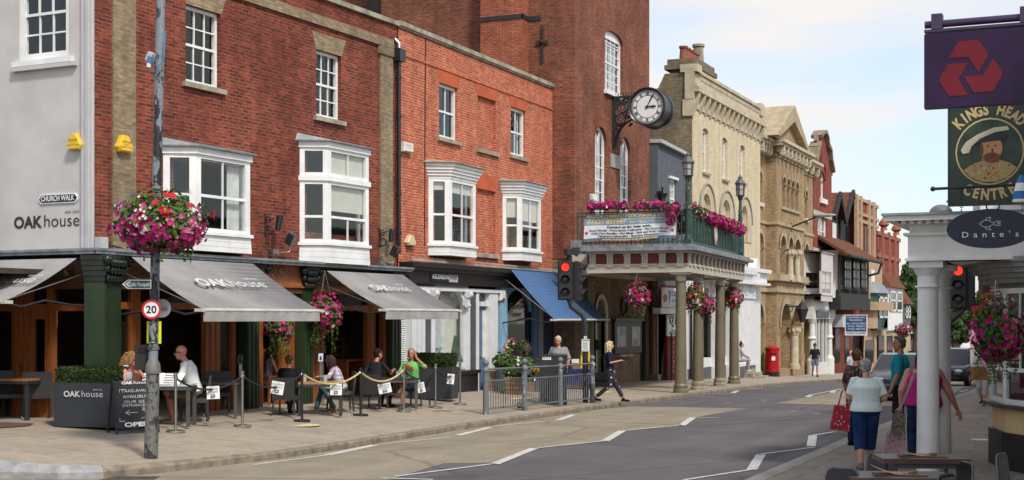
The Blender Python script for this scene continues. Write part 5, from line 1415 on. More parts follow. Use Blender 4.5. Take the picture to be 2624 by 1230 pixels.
for(a,c_)in((2163,2178),(2185,2200),(2206,2219)):
 r_=TM.rect(a,c_,668,738,TO+.1);b=MB();b.box(r_[0],-TO-.16,r_[2],r_[1],-TO,r_[3])
 w_=b.build('window',flat('lead_lights',(.02,.021,.024),.25),tm);b=MB()
 for k_ in range(1,4):x=r_[0]+(r_[1]-r_[0])*k_/4;b.box(x-.04,-TO-.18,r_[2],x+.04,-TO-.161,r_[3])
 for k_ in(0,.33,.66,1):z=r_[2]+(r_[3]-r_[2])*k_;b.box(r_[0]-.08,-TO-.2,z-.06,r_[1]+.08,-TO-.161,z+.06)
 b.build('glazing_bar',TIM,w_)
zri=TM.z_(2165,585,-2)
b=MB();b.prism([(u0-1.0,-TO-.75,zev-.15),(u0-1.0,3.4,zri+.2),(u0-1.0,3.4,zri+.4),(u0-1.0,-TO-.75,zev+.03)],(u1-u0+1.9,0,0));b.build('roof',TILE,tm)
b=MB();b.tube([(u0-1,-TO-.8,zev-.1),(u1+.9,-TO-.8,zev-.1)],.1,8);b.tube([(u1+.6,-TO-.8,zev-.15),(u1+.5,-TO-.6,zev-.8),(u1+.3,-TO+.1,zev-1.0)],.09,8);b.build('gutter',BLACKM,tm)
for(pa,pb,pt,pbm,o)in((2128,2157,497,560,-.3),(2157,2195,492,570,-.3)):
 ua,ub=TM.u_(pa,o),TM.u_(pb,o);zt_,zb_=TM.z_((pa+pb)/2,pt,o),TM.z_((pa+pb)/2,pbm,o);m_=(ua+ub)/2
 b=MB();d0=.1
 for sgn_ in(0,1):
  e0_=(ua,zb_)if sgn_==0 else(ub,zb_)
  b.add([(e0_[0],d0,e0_[1]),(m_,d0,zt_),(m_,6,zt_),(e0_[0],6,e0_[1])],[(0,1,2,3)])
 g_=b.build('dormer_roof',TILE,tm)
 b=MB()
 for e0_ in(ua,ub):b.beam((e0_,d0-.08,zb_-.1),(m_,d0-.08,zt_),.16,.4)
 b.build('barge_board',TIM,g_)
 b=MB();b.prism([(ua+.4,d0+.35,zb_-2.2),(ub-.4,d0+.35,zb_-2.2),(ub-.4,d0+.35,zb_),(m_,d0+.35,zt_-.4),(ua+.4,d0+.35,zb_)],(0,3,0));b.build('dormer_wall',TIM,g_)
 b=MB();b.box(m_-.7,d0+.3,zb_-1.7,m_+.6,d0+.34,zb_-.3);b.build('dormer_window',PLA if pa<2150 else MATS['lead_lights'],g_)
b=MB();bw0=TM.u_(2136);b.box(bw0,-.05,-3,u1+.3,2,zj0-.3);b.build('shop_wall',B_DRED,tm)
b=MB();b.box(TM.u_(2135,.3),-.9,TM.z_(2150,838,.3),TM.u_(2155,.3),-.06,TM.z_(2150,806,.3));b.box(TM.u_(2159,.3),-.3,TM.z_(2165,838,.3),TM.u_(2170,.3),-.06,TM.z_(2165,806,.3));b.build('shop_board',flat('blank_white_board',(.52,.54,.56),.6),tm)
for(a,c_)in((2137,2149),(2162,2172),(2184,2202)):
 r_=TM.rect(a,c_,842,928);b=MB();b.box(r_[0],-.1,r_[2],r_[1],-.051,r_[3]);b.build('shop_window',flat('dark_shop_glass',(.03,.032,.036),.12),tm)
def proj_sign(name,label,px,py,D,w,h,m,lines=(),ml=None,frame=None,th=.06,mark=None,cat='sign',group=None,rz=0,arm=True):
 p=wp(px,py,D)
 t=thing(name,label,cat,p,rz,group)
 b=MB();b.box(-w/2,0,-h/2,w/2,th,h/2);bo_=b.build('board',m,t)
 if frame:
  b=MB()
  for q in((-w/2-.05,-h/2-.05,w/2+.05,-h/2),(-w/2-.05,h/2,w/2+.05,h/2+.05),(-w/2-.05,-h/2,-w/2,h/2),(w/2,-h/2,w/2+.05,h/2)):b.box(q[0],-.02,q[1],q[2],th+.02,q[3])
  b.build('frame',frame,t)
 if lines:letters([(s_,x*w,z*h,ww*w,hh*h,bo)for(s_,x,z,ww,hh,bo)in lines],ml or LETW,t,TY(-.012))
 return t
D_=depth(TM.w(TM.u_(2165,TO),-TO))-.6
k_=D_/FL
es=proj_sign('estate_agent_board','blue and white board reading commercial building, fixed to the timbered house',2193.5,833,D_,52*k_,49*k_,flat('agent_blue',(.02,.075,.24),.5),[('COMMERCIAL',0,.36,.9,.085,.0),('BUILDING',0,.22,.62,.085,.0),('ALL ENQUIRIES',0,.04,.92,.085,.0),('01621 782652',.02,-.10,.84,.085,.0),('01621 855195',.03,-.24,.84,.085,.0)],frame=OFFW)
b=MB();b.box(-26*k_,-.016,-24.5*k_,26*k_,-.001,-17*k_);b.build('white_strip',OFFW,es)
letters([('CHURCH & HAWES',0,-23*k_,48*k_,4.6*k_,.02)],flat('agent_navy',(.02,.05,.16),.5),es,TY(-.024),'blue_lettering')
CB=Fr(-17.0,108,0)
cb=CB.thing('columned_red_building','red brick building with buff stone columns rising behind the tiled roof','building')
u0,u1=CB.u_(2194),CB.u_(2247)
ztop2=CB.z_(2210,516)
BST2=flat('peach_stone',(.42,.29,.185),.85,var=.12)
b=MB();b.box(u0,0,-3,u1,8,ztop2);b.build('brick_wall',B_RED,cb)
for a in(2199,2209,2230,2242):
 ua=CB.u_(a,.2);b=MB();b.box(ua-.32,-.2,CB.z_(a,665,.2),ua+.32,.02,ztop2+.25);b.build('stone_pilaster',BST2,cb)
b=MB()
for y_ in(516,552,570):z_=CB.z_(2215,y_);b.box(u0,-.14,z_-.12,u1+.1,0,z_+.10)
b.build('stone_cornice',BST2,cb)
b=MB();
for(a,c_)in((2214,2218),(2221,2226),(2234,2239)):r_=CB.rect(a,c_,585,660);b.box(r_[0],-.06,r_[2],r_[1],-.001,r_[3]);
b.build('window',flat('dark_maroon_glass',(.05,.02,.02),.3),cb)
b=MB();q0=CB.u_(2226,.4);b.box(q0-.6,-.4,-3,u1,0.0,CB.z_(2236,668,.4));wl=b.build('stone_front',BST2,cb)
for(y0,y1)in((692,758),):r_=CB.rect(2232,2240,y0,y1,.4);b=MB();b.box(r_[0],-.45,r_[2],r_[1],-.401,r_[3]);b.build('window',OFFW,cb)
b=MB();za=CB.z_(2235,795,.8);b.plan([(q0-1.6,.0),(q0-1.2,-1.3),(u1-.3,-1.3),(u1+.4,0)],za,za+.6);b.plan([(q0-1.2,.0),(q0-.9,-.9),(u1-.6,-.9),(u1,0)],za-1.3,za-.001);b.build('stone_oriel',BST2,cb)
ar=CB.rect(2213,2239,822,930,.41);b=MB();b.wall(archpts(ar[0]-.4,ar[1]+.5,ar[2],ar[3]+.5),[archpts(*ar)],-.48,.1);b.poly([(p[0],-.41,p[1])for p in archpts(*ar)]);b.build('shop_arch',BST2,cb)
b=MB();b.box(ar[0]+.1,-.44,ar[2],ar[1]-.1,-.415,ar[2]+(ar[3]-ar[2])*.55);b.build('shop_glass',MATS['dark_shop_glass'],cb)
TE=Fr(-17.0,126,0)
te=TE.thing('terracotta_building','ornate orange terracotta building with finials, farther down the street','building')
TCT=flat('terracotta',(.30,.10,.06),.8,var=.15)
u0,u1=TE.u_(2246),TE.u_(2304)
f0,f1=TE.z_(2246,585),TE.z_(2304,625);zz=(f0+f1)/2
b=MB();b.box(u0,0,-4,u1,9,zz);b.build('brick_wall',B_RED,te)
b=MB()
for y_ in(606,660,722):z_=TE.z_(2275,y_);b.box(u0,-.12,z_-.15,u1+.2,0,z_+.15)
for a in(2248,2268,2285,2300):ua=TE.u_(a,.3);b.box(ua-.3,-.18,TE.z_(a,735,.3),ua+.3,0,zz+.3)
b.build('terracotta_trim',TCT,te)
for a in(2268,2300):ua=TE.u_(a,.3);b=MB();b.lathe([(.3,zz+.3),(.2,zz+.5),(.42,zz+.7),(.34,zz+.95),(.1,zz+1.2),(.03,zz+1.5)],10,(ua,-.2,0));b.build('finial',TCT,te)
for(a,c_,y0,y1)in((2251,2254,640,718),(2257,2261,640,718),(2273,2277,655,712),(2290,2295,660,715)):r_=TE.rect(a,c_,y0,y1);b=MB();b.box(r_[0],-.08,r_[2],r_[1],-.001,r_[3]);b.build('window',MATS['dark_maroon_glass']if a<2270 else TCT,te)
SH=Fr(-17.0,118,0)
def small_shop(name,label,p0,p1,ptop,o,mw,mroof,floors,side=None):
 t=SH.thing(name,label,'building');ua,ub=SH.u_(p0,o),SH.u_(p1,o);z1_=SH.z_((p0+p1)/2,ptop,o)
 b=MB();b.plan([(ua-.1,.3),(ua+.25,-o),(ub-.25,-o),(ub+.1,.3)],SH.z_((p0+p1)/2,846,o),z1_);b.build('wall',mw,t)
 b=MB();b.add([(ua-.3,.5,z1_),(ua+.1,-o-.3,z1_),(ub-.1,-o-.3,z1_),(ub+.3,.5,z1_),(ua+.8,.5,z1_+1.9),(ub-.8,.5,z1_+1.9)],[(0,1,4),(1,2,5,4),(2,3,5),(0,3,2,1)]);b.build('roof',mroof,t)
 for(y0,y1)in floors:
  for k_ in range(2):
   x0=ua+.5+(ub-ua-1.0)*k_/2;x1=x0+(ub-ua-1.4)/2;zz0,zz1=SH.z_((p0+p1)/2,y1,o),SH.z_((p0+p1)/2,y0,o)
   b=MB();b.box(x0,-o-.05,zz0,x1,-o-.001,zz1);w_=b.build('window',MATS['dark_shop_glass'],t)
   b=MB()
   for q in((x0,zz0,x1,zz0+.15),(x0,zz1-.15,x1,zz1),(x0,(zz0+zz1)/2,x1,(zz0+zz1)/2+.1),(x0,zz0,x0+.14,zz1),(x1-.14,zz0,x1,zz1)):b.box(q[0],-o-.09,q[1],q[2],-o-.051,q[3])
   b.build('frame',OFFW,w_)
 return t
small_shop('green_bay_shop','dark green bowed shop with a pale domed lead roof',2248,2276,752,.9,flat('bottle_green',(.03,.085,.08),.5),LEAD,[(760,815)])
small_shop('white_bay_shop','white painted house with bay windows and tiled roof beyond the green bay',2276,2314,738,.7,OFFW,TILE,[(746,798)])
small_shop('dark_timber_shop','small dark timbered house with tiled roof at the far end of the row',2317,2334,780,.4,flat('grey_timber',(.10,.10,.10),.7),TILE,[(784,815)])
t=SH.thing('shop_row_front','ground floor shop windows with red posters below the far bays','shopfront')
b=MB();b.box(SH.u_(2246),-.5,-4,SH.u_(2318),.4,SH.z_(2280,838));b.build('wall',flat('shop_sand',(.42,.34,.22),.7),t)
for i,a in enumerate((2250,2272,2292)):r_=SH.rect(a,a+14,860,930,.5);b=MB();b.box(r_[0],-.56,r_[2],r_[1],-.501,r_[3]);b.build('shop_window',MATS['dark_shop_glass'],t)
RD=flat('sign_red',(.50,.012,.03),.5)
def far_sign(label,x0,x1,y0,y1,D,m,lines=(),ml=None):
 return proj_sign('hanging_sign',label,(x0+x1)/2,(y0+y1)/2,D,(x1-x0)*D/FL,(y1-y0)*D/FL,m,lines,ml,group='hanging shop signs')
rs=far_sign('bright red hanging sign with a white flame emblem',2243,2270,818,842,112,RD)
kk_=112/FL
b=MB()
for(dx,h_,w_)in((-3,6,2.2),(0,11,2.6),(3.4,7,2.2)):b.prism([((dx-w_)*kk_,-.03,-5*kk_),((dx+w_)*kk_,-.03,-5*kk_),((dx+w_*.9)*kk_,-.03,(h_*.3-5)*kk_),((dx-.4)*kk_,-.03,(h_-5)*kk_),((dx-w_*.8)*kk_,-.03,(h_*.4-5)*kk_)],(0,.02,0))
b.ball((0,-.03,-5.2*kk_),(7.5*kk_,.02,2.6*kk_),16,6);b.build('emblem',LETW,rs)
far_sign('dark navy hanging sign in front of the white bays',2275,2298,765,791,116,flat('sign_navy',(.02,.025,.06),.5))
far_sign('dark purple hanging sign below the navy one',2294,2315,786,807,122,flat('sign_purple',(.035,.012,.04),.5))
far_sign('small maroon hanging sign left of the purple one',2276,2293,809,825,116,flat('sign_maroon',(.10,.012,.02),.5),[('BARBERS',0,.1,.7,.16,.02),('OPEN',0,-.3,.5,.16,.02)])
far_sign('red poster sign nearer the bright red flame sign',2257,2273,863,881,114,RD,[('SALE',0,.1,.7,.2,.02),('NOW ON',0,-.3,.7,.2,.02)])
far_sign('red poster sign nearer the far flower basket',2280,2294,862,877,118,RD,[('SALE',0,.1,.7,.2,.02),('NOW ON',0,-.3,.7,.2,.02)])
LEAF1=leaf('basket_leaf',(.045,.10,.018),(.11,.19,.04))
LEAF2=leaf('box_leaf',(.016,.034,.008),(.05,.085,.02))
LEAF3=leaf('tree_leaf',(.03,.06,.014),(.085,.13,.03))
PINK=petal('magenta_petal',(.52,.012,.20));ROSE=petal('rose_petal',(.60,.05,.22));REDP=petal('red_petal',(.55,.015,.025));PURP=petal('purple_petal',(.20,.015,.26));WHP=petal('white_petal',(.75,.70,.68),.1);PALE=petal('pale_pink_petal',(.62,.32,.36),.15);ORNG=petal('orange_petal',(.75,.25,.03))
def rleaf(b,p,nrm,s,r_,asp=1.7):
 n=Vector(nrm).normalized();u=n.orthogonal().normalized();a=r_.random()*2*PI
 d=(u*math.cos(a)+n.cross(u)*math.sin(a));e=n.cross(d)
 b.add([p-d*s*.5*asp,p+e*s*.5,p+d*s*.5*asp+n*s*.2,p-e*s*.5],[(0,1,2,3)])
def bloom(b,p,nrm,s,r_,k=6):
 n=Vector(nrm).normalized();u=n.orthogonal().normalized();v=n.cross(u);a0=r_.random()*6
 vs=[p-n*s*.25]+[p+(u*math.cos(a0+2*PI*i/k)+v*math.sin(a0+2*PI*i/k))*s*(1 if i%2 else .82)for i in range(k)]
 b.add(vs,[(0,1+i,1+(i+1)%k)for i in range(k)])
def rdir(r_):
 z=r_.uniform(-1,1);a=r_.random()*2*PI;q=math.sqrt(1-z*z);return Vector((q*math.cos(a),q*math.sin(a),z))
def cluster(parent,ells,nleaf,fl,seed,ls=.06,lm=None,fs=.042,trail=0,tl=.5,inner=None):
 """ells: (centre, radii); fl: (name, material, count, direction filter)"""
 r_=random.Random(seed)
 b=MB();tot=sum(e[1][0]*e[1][2]for e in ells)
 for c_,rad in ells:
  k=int(nleaf*rad[0]*rad[2]/tot)
  for i in range(k):
   d=rdir(r_);q=r_.uniform(.62,1.05)if r_.random()<.8 else r_.uniform(.2,.7)
   q*=1+.3*mnoise.noise(d*2.4+Vector(c_)*3)
   p=Vector(c_)+Vector((d.x*rad[0],d.y*rad[1],d.z*rad[2]))*q
   rleaf(b,p,d+rdir(r_)*.7+Vector((0,0,.3)),ls*r_.uniform(.6,1.3),r_)
  if inner:
   b.ball(c_,tuple(x*.62 for x in rad),8,6)
 for i in range(trail):
  c_,rad=r_.choice(ells);a=r_.random()*2*PI;p=Vector(c_)+Vector((math.cos(a)*rad[0]*.7,math.sin(a)*rad[1]*.7,-rad[2]*.5));L=tl*r_.uniform(.3,1.1)
  for k in range(int(L/.045)):
   p=p+Vector((r_.uniform(-.02,.02),r_.uniform(-.02,.02),-.045));rleaf(b,p,rdir(r_),ls*.8,r_)
 b.build('foliage',lm or LEAF1,parent)
 if inner:fl=[(q[0],q[1],int(q[2]*1.5),*q[3:])for q in fl];fs*=1.12
 for(nm,m,cnt,flt,*kz)in fl:
  b=MB();i=0;guard=0
  while i<cnt and guard<cnt*60:
   guard+=1
   c_,rad=ells[min(len(ells)-1,int(r_.random()*len(ells)))]
   d=rdir(r_)
   if flt and not flt(d):continue
   if mnoise.noise(d*3.1+Vector((len(nm),cnt*.37,seed)))<-.08:continue
   q=r_.uniform(.95,1.08)*(1+.3*mnoise.noise(d*2.4+Vector(c_)*3))
   p=Vector(c_)+Vector((d.x*rad[0],d.y*rad[1],d.z*rad[2]))*q
   bloom(b,p,d+rdir(r_)*.35,fs*(kz[0]if kz else 1)*r_.uniform(.75,1.2),r_);i+=1
  b.build(nm,m,parent)['kind']='stuff'
def hang(parent,z0,z1,r0,nm='chain'):
 b=MB()
 for k in range(3):
  a=2*PI*k/3+.4;b.tube([(r0*math.cos(a),r0*math.sin(a),z0),(0,0,z1)],.006,4)
 b.build(nm,STEEL,parent)
def basket(label,p,rx,rz,fl,seed,chain=.6,trail=10,tl=.5,nleaf=1100,ls=.055,fs=.045,group='flower baskets along the street',side=False):
 t=thing('flower_basket',label,'flower basket',p,0,group)
 b=MB();b.lathe([(.02,-rz*.62),(rx*.3,-rz*.55),(rx*.48,-rz*.1),(rx*.5,rz*.1)],14);b.build('basket',flat('moss_brown',(.06,.05,.025),.9),t)
 cluster(t,[((0,0,0),(rx,rx,rz)),((rx*.25,-rx*.2,-rz*.25),(rx*.8,rx*.8,rz*.7))],nleaf,fl,seed,ls,None,fs,trail,tl,True)
 if chain:hang(t,rz*.2,rz*.2+chain,rx*.5)
 return t
low=lambda d:d.z<.15
up=lambda d:d.z>-.2
pb=gp(387,1174);Dp=depth(pb)
pole=thing('lamp_column','old iron lamp column with flaking grey and black paint on the kerbside','lamp column',pb)
PEEL=peel('flaking_pole_paint',(.19,.22,.25),(.014,.014,.015),1.0,7);PEELB=peel('scuffed_pole_base',(.14,.14,.135),(.03,.03,.03),1.02,12,zs=.8)
lean=Vector((.16*ct/7.5,.16*st/7.5,1))
def on(z):return tuple(lean*z if False else Vector((lean.x*z,lean.y*z,z)))
b=MB();b.tube([on(0),on(1.38)],[.112,.105],20);b.tube([on(1.38),on(1.5),on(1.58)],[.125,.115,.075],20);b.tube([on(1.36),on(1.40)],.13,20);b.tube([on(1.74),on(1.79)],.093,16);b.build('base',PEELB,pole)
b=MB();b.tube([on(1.5),on(9)],[.076,.07],18);b.build('shaft',PEEL,pole)
def atp(px,py,D):return wp(px,py,D)-pb
b=MB();q=atp(386,146,Dp-.1);b.cbox(q,(.10,.1,.14),m=Matrix.Rotation(.5,4,'Y'));b.build('socket_box',flat('box_grey',(.5,.5,.5),.5),pole)
b=MB();q2=atp(383,160,Dp-.16);b.tube([q2+Vector((.03,0,.09)),q2+Vector((0,0,0))],.05,10);b.tube([q2,q2+Vector((-.02,0,-.1)),q2+Vector((.1,.02,-.14)),q2+Vector((.22,.08,.05)),q2+Vector((.24,.1,.5))],.010,5);b.build('blue_plug',flat('plug_blue',(.06,.22,.42),.4),pole)
b=MB();b.tube([q2+Vector((-.002,-.005,-.005)),q2+Vector((-.015,-.005,-.075))],.036,8);b.build('white_plug',OFFW,pole)
RZC=TH
def on_pole(name,label,cat,px,py,dD=.14):
 return thing(name,label,cat,wp(px,py,Dp-dD),RZC)
def ring_disc(b,r0,r1,y,n=40):
 for i in range(n):
  a,c_=2*PI*i/n,2*PI*(i+1)/n
  if r0==0:b.add([(0,y,0),(r1*math.cos(a),y,r1*math.sin(a)),(r1*math.cos(c_),y,r1*math.sin(c_))],[(0,1,2)])
  else:b.quad((r0*math.cos(a),y,r0*math.sin(a)),(r1*math.cos(a),y,r1*math.sin(a)),(r1*math.cos(c_),y,r1*math.sin(c_)),(r0*math.cos(c_),y,r0*math.sin(c_)))
s20=on_pole('speed_limit_sign','round red ringed 20 speed limit sign on the lamp column','road sign',388,793)
b=MB();b.M=Matrix.Rotation(-PI/2,4,'X');b.lathe([(.156,0),(.156,.012),(.0,.012)],32);b.M=None;b.build('plate',flat('sign_back',(.33,.34,.35),.5,.4),s20)
b=MB();ring_disc(b,0,.122,-.002);b.build('white_face',flat('sign_white',(.80,.80,.78),.4),s20)
b=MB();ring_disc(b,.12,.156,-.004);b.build('red_ring',flat('sign_ring_red',(.50,.015,.025),.4),s20)
letters([('20',0,-.058,.165,.118,.022)],LETB,s20,TY(-.007))
sbk=on_pole('sign_back','back of a round grey road sign behind the lamp column','road sign',414,790,-.16);b=MB();b.M=Matrix.Rotation(-PI/2,4,'X');b.lathe([(0,-.001),(.15,0),(.15,.012),(0,.012)],28);b.M=None;b.build('plate',MATS['sign_back'],sbk);b=MB();b.box(-.15,-.02,-.02,.1,-.002,.02);b.build('bracket',STEEL,sbk)
fps=on_pole('footpath_sign','green finger sign reading Public Footpath with a white left arrow','sign',350,728.5,.1)
w_,h_=74*Dp/FL,23*Dp/FL
b=MB();b.prism([(-w_/2,0,0),(-w_/2+.09,0,-h_/2),(w_/2,0,-h_/2),(w_/2,0,h_/2),(-w_/2+.09,0,h_/2)],(0,.02,0));b.build('board',LETW,fps)
b=MB();b.prism([(-w_/2+.10,-.004,-h_/2+.012),(w_/2-.012,-.004,-h_/2+.012),(w_/2-.012,-.004,h_/2-.012),(-w_/2+.10,-.004,h_/2-.012),(-w_/2+.03,-.004,0)],(0,.003,0));gp_=b.build('green_face',flat('footpath_green',(.008,.10,.075),.5),fps)
letters([('Public Footpath',.045,-.03,w_*.72,.062,.012)],LETW,fps,TY(-.008))
b=MB();b.prism([(-w_/2+.05,-.008,0),(-w_/2+.12,-.008,h_*.33),(-w_/2+.15,-.008,h_*.33),(-w_/2+.085,-.008,0),(-w_/2+.15,-.008,-h_*.33),(-w_/2+.12,-.008,-h_*.33)],(0,.003,0));b.build('arrow',LETW,fps)
ybd=on_pole('reflector_board','fluorescent yellow backing board strapped behind the lamp column','sign board',394.5,852,-.085);w_,h_=37*Dp/FL,57*Dp/FL
b=MB();b.box(-w_/2,0,-h_/2,w_/2,.01,h_/2);b.build('board',flat('fluorescent_yellow',(.80,.82,.02),.5,var=.03),ybd)
b=MB()
for z in(-h_/2+.02,h_/2-.02):b.torus((0,-.085,z),.083,.008,16,5)
b.build('strap',STEEL,ybd)
bin_=thing('litter_bin','black wedge shaped litter bin fixed behind the lamp column','litter bin',wp(368,915,Dp+.25),RZC+.3)
b=MB();b.add([(-.13,-.15,-.2),(.13,-.15,-.22),(.13,.15,-.22),(-.13,.15,-.2),(-.14,-.17,.19),(.16,-.17,.2),(.16,.15,.2),(-.14,.15,.19)],[(0,3,2,1),(4,5,6,7),(0,1,5,4),(1,2,6,5),(2,3,7,6),(3,0,4,7)]);bb_=b.build('bin_body',flat('bin_black',(.02,.02,.022),.4),bin_)
b=MB();b.box(-.10,-.185,.08,.12,-.165,.16);b.build('bin_slot',DARK,bin_)
basket('huge flower ball with white fuchsias wrapped round the lamp column',wp(412,566,Dp-.12),.72,.50,[('magenta_flowers',PINK,330,lambda d:d.z<-.05),('red_flowers',REDP,34,lambda d:d.z>.15),('rose_flowers',ROSE,70,lambda d:abs(d.z)<.6),('purple_flowers',PURP,50,lambda d:d.x<-.2),('white_flowers',WHP,110,lambda d:-.5<d.z<.6 and d.x<.3,.55),('pale_flowers',PALE,90,lambda d:d.x>.2 and d.z<.3,.6)],11,0,26,.35,2600,.065,.05)
def solve_o(F,u,px,lo=.5,hi=6):
 for i in range(50):
  m_=(lo+hi)/2
  if F.u_(px,m_)>u:lo=m_
  else:hi=m_
 return m_
def awning(F,label,u0,u1,z0,o,z1,val,m,mv,letters_=None,arms=True,o0=.5):
 t=F.at('awning',label,'awning',u0,0,0,'awnings over the shop fronts');W=u1-u0
 b=MB();n=14
 pr=[(-(o0+(o-o0)*k/n),z0+(z1-z0)*k/n-.06*math.sin(PI*k/n))for k in range(n+1)]
 for(y0,a),(y1,c_)in zip(pr,pr[1:]):b.add([(0,y0,a),(W,y0,a),(W,y1,c_),(0,y1,c_),(0,y0,a-.012),(W,y0,a-.012),(W,y1,c_-.012),(0,y1,c_-.012)],[(0,1,2,3),(7,6,5,4),(0,3,7,4),(1,5,6,2)],True)
 b.build('canopy',m,t)
 if val:
  b=MB();k=20
  for i in range(k):
   ya,yb_=-o-.012-.012*(i%2),-o-.012-.012*((i+1)%2)
   b.quad((W*i/k,ya,z1-val),(W*(i+1)/k,yb_,z1-val),(W*(i+1)/k,yb_,z1-.03),(W*i/k,ya,z1-.03))
  b.build('valance',mv,t)
 b=MB();b.tube([(-.06,-o,z1-.02),(W+.06,-o,z1-.02)],.035,8);b.box(-.10,-o-.07,z1-.05,-.0,-o+.12,z1+.01);b.box(W,-o-.07,z1-.05,W+.1,-o+.12,z1+.01);b.build('front_bar',flat('cream_bar',(.55,.53,.48),.5),t)
 b=MB();b.tube([(0,-.1,z0+.02),(W,-.1,z0+.02)],.06,8);b.build('roller',BLACKM,t)
 for x in(.05,W-.05):
  b=MB();b.tube([(x,-.05,z1-.12),(x,-o*.55,z1+.02),(x,-o*.8,z1-.1),(x,-o,z1-.03)],.022,6);b.build('arm',BLACKM,t)
 if arms:
  for x in(.02,W-.02):b=MB();b.tube([(x,-.12,z0-.25),(x,-o,z1)],.012,5);b.build('chain',STEEL,t)
 if letters_:
  s_=Vector((0,-(o-o0),z1-z0)).normalized();L=math.hypot(o-o0,z1-z0)
  f_,wd,hh=letters_
  base=Vector((0,-o0,z0))+s_*L*f_
  upv=-s_;nrm=Vector((1,0,0)).cross(upv)
  T=Matrix(((1,0*1,upv.x,base.x),(0,nrm.y*-1,upv.y,base.y),(0,nrm.z*-1,upv.z,base.z),(0,0,0,1)))
  off_=Vector((0,nrm.y,nrm.z));
  if off_.z>0:off_=off_
  sgn=1 if(off_.z>0)else-1
  T.translation=base+off_*sgn*.035-Vector((0,0,.055))*0
  xc=wd[0];w_=wd[1]
  letters([('OAK',xc-w_*.26,0,w_*.46,hh,.03),('house',xc+w_*.24,0,w_*.52,hh*1.1,-.004),('BAR CAFE',xc+w_*.40,hh*1.12,w_*.2,hh*.24)],LETG,t,T)
 return t
u0,u1=OAK.u_(338,.5),OAK.u_(649,.5);z0=OAK.z_(490,667,.5)
o2=solve_o(OAK,u0,531);o2=(o2+solve_o(OAK,u1,808))/2;z1=OAK.z_(668,793,o2)
awning(OAK,'wide grey canvas awning over the cafe corner, behind the lamp column',u0,u1,z0,o2,z1,.24,AWN,AWN2,(.56,(1.95,2.2),.28))
u0,u1=OAK.u_(838,.5),OAK.u_(1033,.5);z0=OAK.z_(935,699,.5)
o3=solve_o(OAK,u0,988);o3=(o3+solve_o(OAK,u1,1172))/2;z1=OAK.z_(1080,793,o3)
awning(OAK,'grey canvas awning beside the hairdresser, above the rope barrier',u0,u1,z0,o3,z1,.24,AWN,AWN2,(.52,(1.62,1.75),.26))
ug1=GRY.u_(196,.5);zg0=GRY.z_(100,664,.5);og=solve_o(GRY,-ug1,0)if False else 2.6
for i in range(40):
 og=1.0+i*.08
 if GRY.px(0,0)[0]is None:break
 pr_=GRY.w(ug1,-og,2.7);L_=pr_.x*ct+pr_.y*st;D_=depth(pr_)
 if CX+FL*L_/D_<14:break
zz1=CZ+(HY-771)/FL*depth(GRY.w(ug1,-og))
awning(GRY,'grey canvas awning on the rendered side, cut by the left edge',ug1-3.6,ug1,zg0,og,zz1,0,AWN,AWN2,(.62,(2.72,1.7),.26))
BST_=bands('blue_striped_canvas',(.022,.066,.17),(.07,.155,.32),4.2,.5,0)
u0=ORG.u_(1305,.35);z0=ORG.z_(1360,694,.35);ob=solve_o(ORG,u0,1422);z1=ORG.z_(1490,818,ob);u1=ORG.u_(1556,ob)
awning(ORG,'blue striped canvas awning over the florist',u0,u1,z0,ob,z1,.06,BST_,BST_,None,True,.40)
dp_=ORG.at('downpipe','black rainwater downpipe between the dark and the orange brick fronts','downpipe',ORG.u_(1012),-.12,0)
zt_=ORG.z_(1015,155);zb_=ORG.z_(1012,650)
b=MB();b.tube([(0,0,zb_),(0,0,zt_)],.055,10)
for k in range(5):b.tube([(0,0,zb_+(zt_-zb_)*(k+.5)/5),(0,0,zb_+(zt_-zb_)*(k+.5)/5+.08)],.075,10)
b.build('pipe',BLACK,dp_)
b=MB();b.box(-.16,-.12,zt_-.05,.16,.12,zt_+.28);b.build('hopper',BLACK,dp_)
b=MB();b.tube([(0,0,zt_+.28),(.02,0,zt_+.42),(.0,.12,zt_+.55)],.06,8);b.build('spout',STEEL,dp_)
cb_=ORG.at('wall_cable','thin black cable running down the orange brick front','cable',ORG.u_(1087),-.02,0);b=MB();b.tube([(0,0,ORG.z_(1090,630)),(.02,0,8),(.06,0,ORG.z_(1090,95))],.015,5);b.build('cable',BLACKM,cb_)
def wall_lamp(label,F,px,py):
 t=F.at('wall_lantern',label,'wall lamp',F.u_(px,.2),0,F.z_(px,py,.2),'black scroll wall lamps')
 b=MB();b.torus((0,-.12,-.12),.10,.018,12,5,'X');b.torus((0,-.1,.12),.07,.015,10,5,'X');b.box(-.02,-.03,-.25,.02,.0,.25);b.tube([(0,-.02,.1),(.05,-.25,.15)],.015,5);b.build('scroll',BLACKM,t)
 b=MB();b.tube([(.08,-.3,-.12),(.15,-.32,.2)],[.06,.085],8);b.build('lamp_head',BLACK,t)
wall_lamp('black scroll wall lamp on the dark brick between the two white bays',OAK,697,576);wall_lamp('black scroll wall lamp at the foot of the buff pilaster',OAK,988,608)
def flood(label,F,px,py,s=1.0,z_=.0):
 t=F.at('floodlight',label,'floodlight',F.u_(px,.45),-.45,F.z_(px,py,.45),'black floodlights above the awnings')
 m_=Matrix.Rotation(.5,4,'X')@Matrix.Rotation(.3,4,'Z')
 b=MB();b.cbox((0,0,0),(.26*s,.16,.26*s),m=m_);b.build('head',BLACK,t)
 b=MB();b.tube([(0,0,-.1),(0,.05,-.3),(-.4,.1,-.34)],.02,5);b.cbox((-.5,.1,-.32),(.22,.1,.1));b.build('bracket',STEEL,t)
flood('black floodlight under the second white bay window',OAK,746,612);flood('black floodlight below the downpipe',OAK,1012,643)
wires=OAK.at('loose_wiring','tangle of grey cables and small boxes on the lead ledge','wiring',0,0,0)
b=MB()
